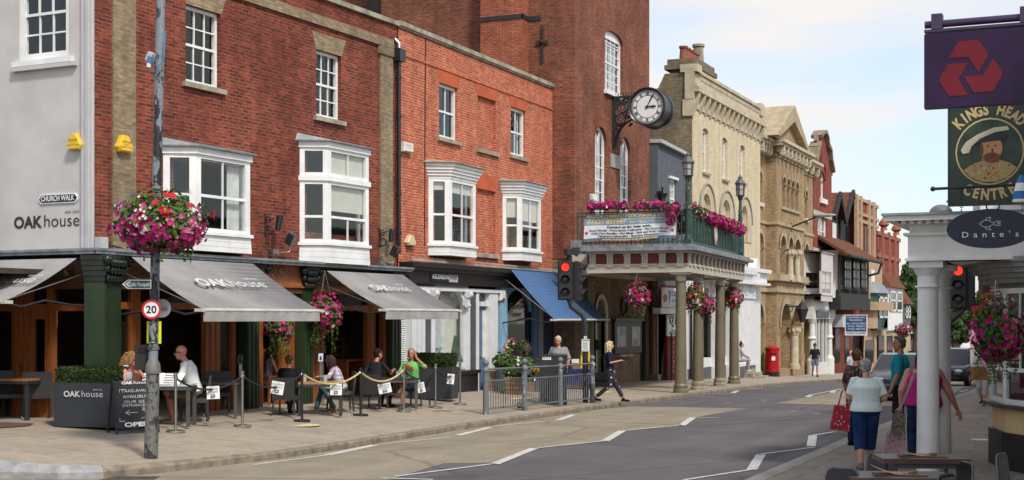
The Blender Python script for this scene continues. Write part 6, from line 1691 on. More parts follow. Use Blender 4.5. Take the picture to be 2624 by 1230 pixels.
for(px,k_)in((270,3),(690,5),(975,3)):
 u=OAK.u_(px,.4);r_=random.Random(px)
 for i in range(k_):b.tube([(u+r_.uniform(-.3,.3),-.3,zled+.02),(u+r_.uniform(-.2,.2),-.35,zled+.2*r_.random()+.05),(u+r_.uniform(.1,.7),-.4,zled+.03)],.012,4)
b.build('cable',BLACKM,wires)
b=MB();u=OAK.u_(268,.4);b.box(u-.1,-.4,zled+.01,u+.1,-.25,zled+.22);b.build('junction_box',flat('box_grey',(.5,.5,.5),.5),wires)
sp_=GRY.rect(102,201,497,521)
ns=GRY.at('street_name_plate','black street name plate reading Church Walk on the grey render','street sign',0,0,0)
b=MB();x0,x1,z0_,z1_=sp_
oct_=lambda e,y:[(x0+e+.06,y,z0_+e),(x1-e-.06,y,z0_+e),(x1-e,y,z0_+e+.06),(x1-e,y,z1_-e-.06),(x1-e-.06,y,z1_-e),(x0+e+.06,y,z1_-e),(x0+e,y,z1_-e-.06),(x0+e,y,z0_+e+.06)]
b.prism(oct_(0,-.03),(0,.025,0));b.build('rim',LETW,ns)
b=MB();b.prism(oct_(.018,-.034),(0,.006,0));b.build('plate',LETB,ns)
letters([('CHURCH WALK',(x0+x1)/2,z0_+.05,(x1-x0)*.86,(z1_-z0_)*.55,.02)],LETW,ns,TY(-.04))
D3=depth(OAK.w(OAK.u_(800),-.9))
basket('pink hanging basket between the two grey awnings with long trailing stems',wp(832,800,D3),.42,.46,[('pink_flowers',PINK,150,None),('rose_flowers',ROSE,50,None),('red_flowers',REDP,20,up),('white_flowers',WHP,14,None)],21,.9,22,.75,1300)
basket('shaded pink basket under the wide awning, beside the green pilaster',wp(715,838,depth(OAK.w(OAK.u_(700),-.5))),.36,.34,[('pink_flowers',PINK,50,None),('white_flowers',WHP,8,None)],22,.7,26,.5,700)
uP=PF.u_(1633,-1.6)
for(px,py,D,rx,rz,lab,sd_,fl)in((1633,757,44.2,.40,.42,'pink hanging basket under the porch, in front of the notice board',23,[('pink_flowers',PINK,120,None),('red_flowers',REDP,20,up),('white_flowers',WHP,16,None)]),(1776,760,45.6,.40,.42,'red and white hanging basket between the first two porch columns',24,[('red_flowers',REDP,45,up),('pink_flowers',PINK,40,low),('white_flowers',WHP,50,lambda d:d.z<.3)]),(1804,780,46.6,.36,.36,'magenta hanging basket in front of the second porch column',25,[('pink_flowers',PINK,130,None)]),(1872,760,53.0,.46,.44,'small red hanging basket at the last porch column',26,[('red_flowers',REDP,60,None),('pink_flowers',PINK,30,lambda d:d.x>.2),('white_flowers',WHP,16,low)])):
 basket(lab,wp(px,py,D),rx,rz,fl,sd_,.75,14,.4,800,.06,.05)
basket('pink hanging basket on the far shops beside the trees',wp(2316,845,104),.65,.5,[('pink_flowers',PINK,70,None),('white_flowers',WHP,16,None)],27,.6,4,.4,500,.12,.09)
basket('big dark magenta hanging basket beside the white bow window',wp(2552,838,19.0),.36,.46,[('pink_flowers',PINK,190,low),('rose_flowers',ROSE,60,lambda d:d.x>.1),('red_flowers',REDP,30,lambda d:d.z>.2 and d.x<0),('purple_flowers',PURP,20,up),('pale_flowers',PALE,30,lambda d:d.x>.2 and d.z>-.2)],28,.55,30,.5,1700,.05,.036)
def trough(label,pts,D_of,fl,seed,rr,n,group='flower boxes on the balcony'):
 p0_=wp(pts[0][0],pts[0][1],D_of(0));t=thing('flower_box',label,'flower box',p0_,0,group)
 ells=[]
 for i,(x,y)in enumerate(pts):c_=wp(x,y,D_of(i/max(1,len(pts)-1)))-p0_;ells.append((tuple(c_),(rr,rr*.8,rr*.8)))
 b=MB();b.beam(ells[0][0],ells[-1][0],.2,.18);b.build('box',BLACKM,t)
 cluster(t,ells,n,fl,seed,.06,None,.055,0,0,True)
 return t
De=lambda f:depth(PF.w(xr-.1,2.6))+(depth(PF.w(xr-.1,.1))-depth(PF.w(xr-.1,2.6)))*f
trough('row of pink petunias above the left half of the banner',[(1516,530),(1533,527),(1550,528),(1567,524),(1584,527),(1600,528)],lambda f:De(f*.45),[('pink_flowers',PINK,150,None),('rose_flowers',ROSE,50,None),('white_flowers',WHP,14,None)],31,.16,420)
trough('row of pink and white petunias above the right half of the banner',[(1634,528),(1650,525),(1666,526),(1682,525),(1698,527)],lambda f:De(.5+f*.35),[('pink_flowers',PINK,110,None),('rose_flowers',ROSE,40,None),('white_flowers',WHP,26,None)],32,.155,380)
trough('tumbling pink petunias over the right end of the banner',[(1712,530),(1722,534),(1730,531),(1722,548),(1720,564)],lambda f:De(.88)-.15,[('pink_flowers',PINK,100,None),('rose_flowers',ROSE,40,None)],33,.17,350)
trough('pink flowers low behind the end railing by the lantern post',[(1740,548),(1742,575),(1745,590)],lambda f:De(.92)+.35,[('pink_flowers',PINK,40,None)],34,.16,160)
Df=lambda f:depth(PF.w(xr+.6,yr-.12))+(depth(PF.w(PF.u_(1900,.3),yr-.12))-depth(PF.w(xr+.6,yr-.12)))*f
trough('mixed coral and white flowers on the front railing beside the nearer lantern post',[(1770,533),(1782,540),(1793,549),(1800,545)],lambda f:Df(f*.22),[('coral_flowers',petal('coral_petal',(.62,.10,.10)),50,None),('white_flowers',WHP,20,None),('pink_flowers',PINK,20,None)],35,.24,700)
trough('long mass of magenta petunias spilling over the front railing',[(1812,555),(1822,560),(1834,565),(1846,568),(1858,572),(1868,578),(1880,581),(1892,588),(1826,572),(1850,582),(1876,592)],lambda f:Df(.25+f*.7),[('pink_flowers',PINK,420,None),('rose_flowers',ROSE,150,None)],36,.27,900)
def hedge_box(b,x0,y0,z0,x1,y1,z1,n,r_,s=.035):
 b.box(x0+.02,y0+.02,z0,x1-.02,y1-.02,z1-.02)
 A=[((x1-x0)*(z1-z0),0),((x1-x0)*(z1-z0),1),((y1-y0)*(z1-z0),2),((y1-y0)*(z1-z0),3),((x1-x0)*(y1-y0),4)]
 tot=sum(a[0]for a in A)
 for a,k in A:
  for i in range(int(n*a/tot)):
   x,y,z=r_.uniform(x0,x1),r_.uniform(y0,y1),r_.uniform(z0,z1);e=r_.uniform(-.02,.03)
   if k==0:p,nn=Vector((x,y0-e,z)),Vector((0,-1,.3))
   elif k==1:p,nn=Vector((x,y1+e,z)),Vector((0,1,.3))
   elif k==2:p,nn=Vector((x0-e,y,z)),Vector((-1,0,.3))
   elif k==3:p,nn=Vector((x1+e,y,z)),Vector((1,0,.3))
   else:p,nn=Vector((x,y,z1+e)),Vector((0,0,1))
   rleaf(b,p,nn+rdir(r_)*.9,s*r_.uniform(.7,1.3),r_,1.3)
PLANT=flat('charcoal_planter',(.035,.040,.050),.5,var=.1)
def planter(label,A,B,dep,H,hh,text=True,seed=1):
 L=(B-A).length;rz=math.atan2(B.y-A.y,B.x-A.x)
 t=thing('planter',label,'planter',A,rz,'charcoal planters with clipped box')
 b=MB();tp=.03
 b.add([(tp,tp,0),(L-tp,tp,0),(L-tp,dep-tp,0),(tp,dep-tp,0),(0,0,H),(L,0,H),(L,dep,H),(0,dep,H)],[(0,3,2,1),(4,5,6,7),(0,1,5,4),(1,2,6,5),(2,3,7,6),(3,0,4,7)])
 b.build('trough',PLANT,t)
 b=MB();hedge_box(b,.04,.05,H-.05,L-.05,dep-.05,H+hh,2600,random.Random(seed));b.build('box_hedge',LEAF2,t)
 if text:letters([('OAK',L*.32,H*.69,L*.26,.105,.03),('house',L*.635,H*.69,L*.33,.115,-.004),('BAR CAFE',L*.72,H*.69+.122,L*.13,.026)],LETG,t,Matrix.Translation((0,.0,0))@TY(-.012))
 return t
A=gp(133,1093);B_=gp(297,1107);H_=(1093-981)/FL*depth(A)
planter('charcoal planter with clipped box and white lettering beside the green corner column',A,B_,.62,H_,.27)
A=gp(1040,1021);B_=gp(1158,1031);H_=(1031-950)/FL*depth(B_)
planter('plain charcoal planter with clipped box in front of the hairdresser',A,B_,.55,H_,.34,False,2)
A=gp(297,1114);B_=gp(409,1110);L=(B_-A).length;Dd=depth(A);H_=138/FL*Dd
ab=thing('chalk_board','black pavement A-board chalked with take-away notice and a tree','chalkboard',A,math.atan2(B_.y-A.y,B_.x-A.x))
Tl=Matrix.Translation((0,0,0))@Matrix.Rotation(-R(9),4,'X')
b=MB();b.M=Tl
for x in(.02,L-.02):b.tube([(x,0,0),(x,0,H_)],.022,8)
b.M=Matrix.Translation((0,.34,0))@Matrix.Rotation(R(9),4,'X')
for x in(.02,L-.02):b.tube([(x,0,0),(x,0,H_)],.022,8)
b.M=None;b.build('frame',BLACK,ab)
b=MB();b.M=Tl;b.box(.03,-.012,.1,L-.03,.012,H_-.005);bd=b.build('board',flat('chalk_black',(.022,.024,.028),.6,var=.35,vs=5),ab)
b=MB();b.M=Tl;b.box(.03,.4,.1,L-.03,.41,.3);
TB=Tl@TY(-.017)
letters([('OAK',L*.33,H_*.935,L*.26,.05,.035),('house',L*.66,H_*.935,L*.36,.055,-.004),('OPEN',L*.5,H_*.135,L*.60,.075,.04)],LETW,ab,TB)
CH=flat('chalk',(.62,.62,.62),.9,var=.2,vs=20)
letters([('TAKE-AWAY',L*.52,H_*.78,L*.68,.055,-.004),('AVAILIBLE',L*.48,H_*.67,L*.55,.055,-.004),('OUR SIDE',L*.52,H_*.575,L*.6,.05,-.004),('ENTRANCE',L*.44,H_*.51,L*.5,.045,-.004)],CH,ab,TB,'chalk_lettering')
b=MB();b.M=TB
def stroke(pts,w_=.008):
 for p_,q_ in zip(pts,pts[1:]):b.beam((p_[0]*L,0,p_[1]*H_),(q_[0]*L,0,q_[1]*H_),.004,w_)
stroke([(.52,.395),(.24,.395)]);stroke([(.34,.44),(.24,.395),(.34,.35)])
tx=.78
stroke([(tx-.03,.31),(tx-.02,.40),(tx-.05,.46)]);stroke([(tx+.04,.31),(tx+.02,.40),(tx+.06,.47)])
for k in range(-2,3):stroke([(tx+.02*k,.32),(tx+.10*k,.27)],.006)
r_=random.Random(4)
for k in range(34):
 x,z=tx+r_.uniform(-.15,.15),.465+r_.uniform(-.05,.07);stroke([(x,z),(x+r_.uniform(-.04,.04),z+r_.uniform(-.02,.02))],.006)
for(x,z,dx,dz)in((.1,.24,.12,0),(.1,.24,0,.07),(.14,.835,.12,0),(.14,.835,0,-.06),(.9,.24,-.1,0),(.9,.24,0,.06)):stroke([(x,z),(x+dx,z+dz)],.012)
b.M=None;b.build('chalk_drawing',CH,ab)
SP=[(450,1108,955,0),(621,1094,950,0),(774,1080,945,1),(924,1065,942,1),(1035,1055,936,0),(1116,1045,932,0),(1179,1037,930,0)]
def stand(name,m,label):
 t=thing(name,label,'rope stand',(0,0,0),0,'rope barrier stands')
 b=MB();b.lathe([(.0,0),(.17,0),(.17,.025),(.16,.035),(.03,.05)],24);b.build('base',m,t)
 b=MB();b.tube([(0,0,.04),(0,0,1.0)],.026,12);b.build('post',m,t)
 b=MB();b.lathe([(.03,.97),(.036,.98),(.036,1.045),(.0,1.05)],14);b.torus((0,0,.96),.04,.01,12,5);b.build('cap',m,t)
 return t
slab=['steel rope stand nearest the lamp column, in front of the bald man','steel rope stand in front of the empty dark table','black rope stand behind which the man in black sits, left end of the yellow rope','black rope stand in the middle of the yellow ropes','steel rope stand in front of the man in green','steel rope stand in front of the plain planter','steel rope stand at the far end of the rope barrier']
sA=stand('rope_stand',STEEL,slab[0]);sB=stand('rope_stand',flat('satin_black',(.018,.018,.02),.35),slab[2])
tops=[]
first={0:True,1:True}
for i,(x,y,yt,k)in enumerate(SP):
 p=gp(x,y);H_=(y-yt)/FL*depth(p);s_=H_/1.05
 src=(sA,sB)[k]
 if first[k]:o=src;o.location=p;o.scale=(s_,)*3;first[k]=False
 else:o=dup(src,p,0,slab[i],s_)
 tops.append(Vector((p.x,p.y,p.z+.955*s_)))
def rope_mat(name,c1,c2):
 m,nt,b=nodes(name);v=coord(nt);w_=nt.nodes.new('ShaderNodeTexWave');w_.wave_type='BANDS';w_.bands_direction='DIAGONAL';w_.inputs['Scale'].default_value=14;nt.links.new(v,w_.inputs['Vector'])
 nt.links.new(ramp(nt,w_.outputs['Fac'],[(.2,c1),(.6,c2)]),b.inputs['Base Color']);b.inputs['Roughness'].default_value=.9;bump(nt,b,w_.outputs['Fac'],.8,.01);return m
RY=rope_mat('yellow_rope',(.42,.32,.10),(.76,.66,.34));RB=rope_mat('black_rope',(.008,.008,.009),(.035,.035,.038))
NOT=['black rope hung between the two nearest steel stands','black rope in front of the man in black','yellow twisted rope in front of the plaid shirt','yellow twisted rope in front of the woven chair by the man in green','black rope between the man in green and the planter','black rope at the far end of the barrier']
mids=[]
for i in range(6):
 a,c_=tops[i],tops[i+1];k=1 if i in(2,3)else 0;n=22;sag=.24 if i not in(1,)else .26
 t=thing('rope',NOT[i],'rope',a,0,'barrier ropes')
 pts=[(c_-a)*(j/n)+Vector((0,0,-sag*4*(j/n)*(1-j/n)))for j in range(n+1)]
 b=MB()
 for s_ in(0,1,2):
  pp=[]
  for j in range(n*5+1):
   f_=j/(n*5);q=(c_-a)*f_+Vector((0,0,-sag*4*f_*(1-f_)));an=f_*(c_-a).length*42+s_*2*PI/3
   pp.append(q+Vector((math.cos(an)*.012*(ct),math.cos(an)*.012*st,math.sin(an)*.012)))
  b.tube(pp,.0125 if k else .011,5)
 b.build('cord',RY if k else RB,t)
 b=MB();b.ball(pts[0]+(pts[1]-pts[0])*.3,.03,8,6);b.ball(pts[-1]+(pts[-2]-pts[-1])*.3,.03,8,6);b.build('hook',CHROME,t)
 mids.append((a,c_,sag))
nots=[(546,1006,0,33,33,-.05,'white entry notice on the black rope in front of the empty dark table'),(711,994,1,32,33,.16,'white entry notice hanging at the back of the man in black'),(861,998,2,30,29,.0,'white entry notice on the yellow rope in front of the plaid shirt woman'),(986,995,3,33,25,-.2,'tilted white entry notice on the yellow rope by the woven chair'),(1079,993,4,19,26,-.2,'white entry notice on the black rope beside the man in green'),(1155,971,5,18,26,.1,'white entry notice at the far end of the black rope')]
for(x,y,i,w_,h_,rl,lab)in nots:
 a,c_,sag=mids[i]
 f_=.5
 for k in range(40):
  f_=k/40;q=a+(c_-a)*f_
  if CX+FL*(q.x*ct+q.y*st)/depth(q)>x:break
 q=a+(c_-a)*f_;D_=depth(q)-.03
 p=wp(x,y,D_);w_*=D_/FL;h_*=D_/FL
 t=thing('notice',lab,'notice',p,RZC,'paper notices on the ropes')
 t.rotation_euler=(0,rl,RZC)
 b=MB()
 for k in range(8):
  x0_,x1_=-w_/2+w_*k/8,-w_/2+w_*(k+1)/8;ya,yb_=.01*math.sin(k*.9),.01*math.sin((k+1)*.9)
  b.add([(x0_,ya,-h_/2),(x1_,yb_,-h_/2),(x1_,yb_,h_/2),(x0_,ya,h_/2),(x0_,ya+.002,-h_/2),(x1_,yb_+.002,-h_/2),(x1_,yb_+.002,h_/2),(x0_,ya+.002,h_/2)],[(0,1,2,3),(7,6,5,4),(3,2,6,7),(0,4,5,1)])
 b.build('sheet',PAPER,t)
 letters([('PLEASE USE SIDE',0,h_*.22,w_*.86,h_*.15,-.004),('DOOR FOR ENTRY',0,h_*-.02,w_*.84,h_*.15,-.004)],flat('print_grey',(.06,.06,.06),.7),t,TY(-.014))
 b=MB();b.box(-w_*.16,-.016,-h_*.36,w_*.16,-.013,-h_*.14);bx_=b.build('arrow_box',LETB,t)
 b=MB();b.prism([(-w_*.12,-.019,-h_*.25),(-w_*.04,-.019,-h_*.18),(-w_*.04,-.019,-h_*.225),(w_*.11,-.019,-h_*.225),(w_*.11,-.019,-h_*.275),(-w_*.04,-.019,-h_*.275),(-w_*.04,-.019,-h_*.32)],(0,.002,0));b.build('arrow',LETW,t)
def sani(label,px,py,yt):
 p=gp(px,py);H_=(py-yt)/FL*depth(p)
 t=thing('sanitiser_stand',label,'sanitiser stand',p,RZC,'hand sanitiser stands')
 b=MB();b.box(-.13,-.15,0,.13,.15,.015);b.box(-.035,-.02,.01,.035,.02,H_-.12);b.build('post',STEEL,t)
 b=MB();b.box(-.06,-.03,.02,.06,.025,.32);b.build('foot_box',STEEL,t)
 b=MB();b.cbox((0,-.05,H_-.08),(.11,.05,.2),m=Matrix.Rotation(-.35,4,'X'));hd=b.build('head',CHROME,t)
 b=MB();b.cbox((0,-.085,H_-.09),(.05,.02,.09),m=Matrix.Rotation(-.35,4,'X'));b.build('dispenser',BLACKM,hd)
sani('steel hand sanitiser stand beside the steel rope stand by the empty table',617,1052,912);sani('steel hand sanitiser stand behind the woman in the plaid shirt',823,1037,908)
RT=thing('unseen_right_terrace','plain rendered terrace along the right pavement, its near end cut by the frame','building')
PL2=flat('pale_render',(.55,.52,.46),.85,var=.08)
RTP=[(.9,10.5),(.3,14),(-.45,19),(-.75,23),(-1.2,30),(-1.9,44),(-2.1,75),(9,75),(9,10.5)]
b=MB();b.plan(RTP,-1,5.9);b.build('wall',PL2,RT)  # mostly unseen block, height and length set to shade the right pavement
b=MB();b.plan([(x-(.25 if x<5 else 0),y)for x,y in RTP],5.901,6.1);b.build('eaves',LEAD,RT)
for i,yy in enumerate((16.5,25,33,41)):
 for(a,c_)in zip(RTP,RTP[1:]):
  if a[1]<=yy<c_[1]:
   t_=(Vector(c_)-Vector(a)).normalized();q=Vector(a)+t_*(yy-a[1]);b=MB();b.pbox(q,q+t_*1.1,0,1.1,4.0,5.5,-.0,.05);b.build('window',MATS['dark_shop_glass'],RT)
Pc1=gp(2378,1206,zright);PX=Pc1.x;PY=Pc1.y
pt=thing('white_portico','white painted portico with paired round columns on the right pavement','portico',(PX,PY,0))
WP=flat('portico_white',(.84,.82,.79),.5,var=.06)
zE0=CZ+(HY-670)/FL*depth(Pc1);zE1=zE0+.42;zE2=CZ+(HY-556)/FL*depth(Pc1)
b=MB();xr_=2.3
b.box(-.26,-.26,zE0,xr_,.26,zE1);b.box(-.26,.261,zE0,.26,1.9,zE1);b.box(-.24,-.24,zE0+.1,xr_,1.9,zE1+.12)
for k,(e,za,zb_)in enumerate(((.30,zE0+.0,zE0+.04),(.32,zE1-.04,zE1),(.34,zE1+.121,zE1+.17),(.42,zE1+.171,zE2-.08),(.56,zE2-.08,zE2-.005))):b.box(-e,-e,za,xr_,1.86+e*.4,zb_)
for i in range(22):b.cbox((-.3+i*.12,-.43,zE1+.15),(.06,.05,.05))
b.build('entablature',WP,pt)
b=MB();b.box(-.6,-.6,zE2-.004,xr_,2.2,zE2+.03);b.ball((.22,-.3,zE2+.03),(.17,.17,.13),14,8);b.build('lead_roof',LEAD,pt)
b=MB();b.tube([(.3,-.3,zE2+.2),(xr_,-.3,zE2+.26)],.015,6)
for x in(.95,1.9):b.torus((x,-.3,zE2+.12),.09,.012,14,5,'Y')
b.build('iron_rail',BLACKM,pt)
for(x,y)in((0,0),(0,1.6)):
 b=MB();b.lathe([(.175,0),(.165,.6),(.152,zE0-.55),(.15,zE0-.40)],28,(x,y,0));o=b.build('column',WP,pt)
 b=MB();b.lathe([(.152,zE0-.40),(.19,zE0-.39),(.19,zE0-.365),(.155,zE0-.355),(.155,zE0-.22),(.19,zE0-.17),(.215,zE0-.12),(.225,zE0-.10)],28,(x,y,0));b.box(x-.245,y-.245,zE0-.10,x+.245,y+.245,zE0-.004);b.build('capital',WP,o)
bwp=thing('bow_window','white shop bow window on a cream panel and black plinth at the right edge','bow window')
BP=[(-1.25,24.6),(-1.72,24.1),(-1.9,23.45),(-1.62,22.4),(-1.15,21.7),(-.7,21.2),(.2,21.2),(.2,24.6)]
def inset(e):
 cx_,cy_=-.4,23.0
 return[(x+(cx_-x)*e,y+(cy_-y)*e)for x,y in BP]
b=MB();b.plan(inset(-.02),-.1,.56);b.build('plinth',flat('plinth_black',(.012,.012,.014),.5),bwp)
b=MB();b.plan(inset(.02),.561,.93);b.build('panel',flat('cream_panel',(.62,.46,.23),.6,var=.06),bwp)
b=MB();b.plan(inset(-.08),.931,.99);b.build('sill',flat('dark_olive_sill',(.05,.055,.04),.5),bwp)
f=MB();g=MB()
for a,c_ in zip(BP[:6],BP[1:6]):facet(f,g,a,c_,.991,2.75,.07,tiers=((0,.3,1),(.3,.68,2),(.68,1,2)),d=.06,bar=.03)
fr_=f.build('frame',WHITE,bwp);g.build('pane',GLASSD,fr_)
b=MB()
for i in range(6):b.plan(inset(-.03-.05*i+(.1 if i==0 else 0)),2.751+.075*i,2.823+.075*i)
b.build('cornice',flat('cornice_stone_grey',(.27,.26,.25),.8,var=.2),bwp)
b=MB();b.plan(inset(.3),1.2,2.6);b.build('display',flat('window_display',(.22,.16,.12),.8,var=.6,vs=4),bwp)
cs=thing('canopy_shop','brown shopfront with a cream awning case beyond the red traffic light','shopfront',wp(2531,720,27.5),RZC)
k_=27.5/FL
b=MB();b.box(-13*k_,0,-40*k_,12*k_,.25,60*k_);b.build('pilaster',flat('brown_pilaster',(.07,.035,.03),.5),cs)
b=MB();b.add([(12*k_,.02,46*k_),(100*k_,.02,46*k_),(100*k_,-.2,-6*k_),(7*k_,-.2,-6*k_),(12*k_,.3,46*k_),(100*k_,.3,46*k_),(100*k_,.3,-6*k_),(7*k_,.3,-6*k_)],[(3,2,1,0),(4,5,6,7),(0,4,7,3),(3,7,6,2)]);b.build('cream_canopy',flat('cream_canvas',(.62,.50,.28),.8),cs)
b=MB();b.box(5*k_,-.25,-22*k_,100*k_,.3,-7*k_);b.build('awning_case',LEAD,cs);b=MB();b.box(15*k_,-.1,-38*k_,100*k_,.3,-22.5*k_);b.build('fascia',WP,cs)
wb=thing('white_upper_house','white house with a sash window seen above the portico behind the pub sign','house',wp(2512,560,31),RZC)
k_=31/FL
b=MB();b.box(0,0,-20*k_,130*k_,.5,95*k_);b.build('wall',OFFW,wb)
b=MB();b.box(62*k_,-.05,-4*k_,110*k_,.0,22*k_);w_=b.build('window',MATS['dark_shop_glass'],wb);b=MB();b.box(58*k_,-.1,20*k_,114*k_,.0,24*k_);b.box(56*k_,-.08,-20*k_,62*k_,-.051,20*k_);b.build('window_frame',WHITE,w_)
def hsign(name,label,x0,x1,y0,y1,D,m,th=.06):
 p=wp((x0+x1)/2,(y0+y1)/2,D);t=thing(name,label,'hanging sign',p,0);w_,h_=(x1-x0)*D/FL/(ct+((x0+x1)/2-CX)/FL*st),(y1-y0)*D/FL
 return t,w_,h_
t,w_,h_=hsign('bank_sign','large dark purple hanging sign with a red three-part emblem',2366,2640,78,270,13,None)
b=MB();b.box(-w_/2,0,-h_/2,w_/2,.12,h_/2);pn=b.build('panel',flat('sign_deep_purple',(.026,.008,.044),.4,var=.2,spec=.3),t)
b=MB();b.tube([(-w_/2,.06,h_/2+.10),(w_/2+.3,.06,h_/2+.10)],.035,12);b.box(-w_/2,.0,h_/2+.02,w_/2,.12,h_/2+.045)
for x in(-w_*.38,w_*.45):b.box(x-.05,-.0,h_/2+.04,x+.05,.12,h_/2+.19)
b.build('hanger',flat('purple_tube',(.05,.025,.075),.35),t)
b=MB();s_=h_*.41;xo=-.06
base=[(-.93,-.05),(-.55,.56),(.1,.56),(-.27,-.05),(.04,-.56)]
arrow=[(-1.0,-.13),(-.72,.38),(-.12,.38),(-.42,-.13),(-.12,-.66),(-.72,-.66)]
for k in range(3):
 a=-k*2*PI/3;pts=[]
 for(x,z)in[(-.98,-.26),(-.70,.26),(-.06,.26),(-.36,-.26),(-.06,-.80),(-.66,-.80)]:
  pts.append((xo+s_*(x*math.cos(a)-z*math.sin(a)),-.006,-.02+s_*(x*math.sin(a)+z*math.cos(a))))
 b.prism(pts,(0,.005,0))
b.build('emblem',flat('sign_dark_red',(.155,.008,.016),.4,spec=.3),t)
t,w_,h_=hsign('pub_sign','green pub sign with a painted oval portrait of a bearded man in feathered cap',2432,2640,255,521,17,None)
b=MB();b.box(-w_/2,0,-h_/2,w_/2,.08,h_/2);b.build('board',flat('pub_green',(.014,.03,.018),.35),t)
b=MB()
for q in((-w_/2-.02,-h_/2-.02,w_/2+.02,-h_/2),(-w_/2-.02,-h_/2,-w_/2,h_/2+.02),(w_/2,-h_/2,w_/2+.02,h_/2+.02)):b.box(q[0],-.02,q[1],q[2],.1,q[3])
b.build('frame',flat('frame_green',(.02,.03,.02),.4),t)
U=17/FL;xo,zo=0,(388-388)*U
def el(b,x,z,rx,rz,y,n=28):b.prism([(x*U+rx*U*math.cos(2*PI*i/n),y,z*U+rz*U*math.sin(2*PI*i/n))for i in range(n)],(0,.003,0))
GOLD=flat('sign_gold',(.58,.44,.19),.5)
b=MB();el(b,0,0,84,86,-.004);b.build('oval_rim',GOLD,t)
b=MB();el(b,0,0,80,82,-.008);pr_=b.build('portrait_ground',flat('portrait_green',(.03,.055,.03),.5,var=.5,vs=4),t)
b=MB();b.prism([(x*U,-.012,z*U)for x,z in((-64,-46),(-40,-30),(-12,-22),(22,-22),(46,-30),(66,-44),(46,-66),(20,-78),(-20,-78),(-46,-66))],(0,.003,0));b.build('tunic',spots('tunic_gold',(.42,.30,.13),[(.30,.18,.08),(.5,.4,.22),(.35,.05,.03)],22),pr_)
b=MB();el(b,4,8,27,34,-.016);el(b,0,-18,18,16,-.0145);b.build('painted_face',flat('painted_skin',(.56,.25,.11),.5,var=.12,vs=8),pr_)
b=MB();el(b,5,-16,21,13,-.020);el(b,-20,4,5,18,-.0195);b.build('painted_beard',flat('painted_beard_brown',(.16,.055,.025),.6),pr_)
b=MB();el(b,-4,14,3.5,1.8,-.02);el(b,14,14,3.5,1.8,-.02);el(b,8,-10,6,1.6,-.024);el(b,7,2,2.5,5,-.0185);b.build('painted_features',flat('painted_shade',(.10,.035,.02),.6),pr_)
b=MB();b.prism([(x*U,-.024,z*U)for x,z in((-30,22),(-26,36),(0,44),(30,46),(44,40),(34,28),(4,26))],(0,.003,0));b.build('painted_cap',flat('painted_cap_dark',(.02,.03,.035),.6),pr_)
b=MB();b.prism([(x*U,-.028,z*U)for x,z in((-70,6),(-58,26),(-30,44),(10,60),(44,62),(48,52),(14,48),(-22,34),(-44,14),(-50,-2),(-66,-4))],(0,.003,0));b.build('painted_feather',flat('painted_cream',(.60,.54,.40),.6,var=.15),pr_)
def arc_text(body,R0,zc,a0,a1,hh,up_,m,par):
 n=len(body);b=MB()
 for i,ch in enumerate(body):
  if ch==' ':continue
  a=a0+(a1-a0)*i/(n-1);me=text_mesh(ch,1,.045);xs_=[v.co.x for v in me.vertices];xm=(min(xs_)+max(xs_))/2
  for_=[]
  for v in me.vertices:
   lx,lz=(v.co.x-xm)*hh*1.0,v.co.y*hh/.7
   if up_:r_=R0+lz;x,z=r_*math.sin(a)+lx*math.cos(a),r_*math.cos(a)-lx*math.sin(a)
   else:r_=R0-lz;x,z=r_*math.sin(a)+lx*math.cos(a),-r_*math.cos(a)+lx*math.sin(a)
   for_.append((x*U,-.006,(z+zc)*U))
  b.add(for_,[tuple(p.vertices)for p in me.polygons]);bpy.data.meshes.remove(me)
 return b.build('lettering',m,par)
arc_text('KINGS HEAD',93,2,-.80,.80,27,True,GOLD,t);arc_text('CENTRE',123,0,-.50,.50,27,False,GOLD,t)
b=MB();b.tube([(-w_/2+.01,.04,h_/2-.1),(-w_/2-.03,.04,h_/2+.0)],.006,4);b.tube([(-w_*.55,.04,h_/2+.14),(w_*.8,.04,h_/2+.14)],.02,8)
for x in(-w_/2+.05,w_/2-.05):b.tube([(x,.04,h_/2),(x,.04,h_/2+.14)],.008,5)
b.build('hanger',BLACKM,t)
t,w_,h_=hsign('restaurant_sign','oval navy hanging sign with a white fish and fork outline',2424,2651,535,636,16,None)
U=16/FL
b=MB();n=48;b.prism([(w_/2*math.cos(2*PI*i/n),0,h_/2*math.sin(2*PI*i/n))for i in range(n)],(0,.04,0));b.build('board',flat('sign_slate_navy',(.017,.022,.042),.55),t)
letters([("Dante's",0,-.098,137*U,14.5*U,.0,1.9)],LETW,t,TY(-.005))
b=MB()
def cl_(pts):
 for p_,q_ in zip(pts,pts[1:]):b.beam((p_[0]*U,-.005,p_[1]*U),(q_[0]*U,-.005,q_[1]*U),.004,1.6*U)
X0=-9
body=[(X0-18+36*i/14,12.5+9*math.sin(PI*i/14))for i in range(15)];cl_(body);cl_([(x,25-z)for x,z in body])
cl_([(X0+17,12.5),(X0+23,18),(X0+34,18),(X0+34,16)]);cl_([(X0+17,12.5),(X0+23,7),(X0+34,7),(X0+34,9)]);cl_([(X0+26,14),(X0+34,14)]);cl_([(X0+26,11),(X0+34,11)]);cl_([(X0+34,16),(X0+34,14)])
cl_([(X0-4,21),(X0+1,27),(X0+11,29),(X0+6,20)]);cl_([(X0-4,4),(X0+1,-2),(X0+11,-4),(X0+6,5)]);cl_([(X0-12,14),(X0-11,14)])
b.build('fish_outline',LETG,t)
zb_=(585-478)*U
b=MB();b.tube([(-w_*.66,.02,zb_),(w_*.8,.02,zb_+.02)],.017,8);b.ball((-w_*.66,.02,zb_),.03,10,8)
for x in(-w_*.33,w_*.36):
 for i in range(6):b.torus((x,.02,h_*.44+.02+i*(zb_-h_*.44)/6),.016,.005,8,4,'Y' if i%2 else 'X')
b.build('bracket',BLACKM,t)
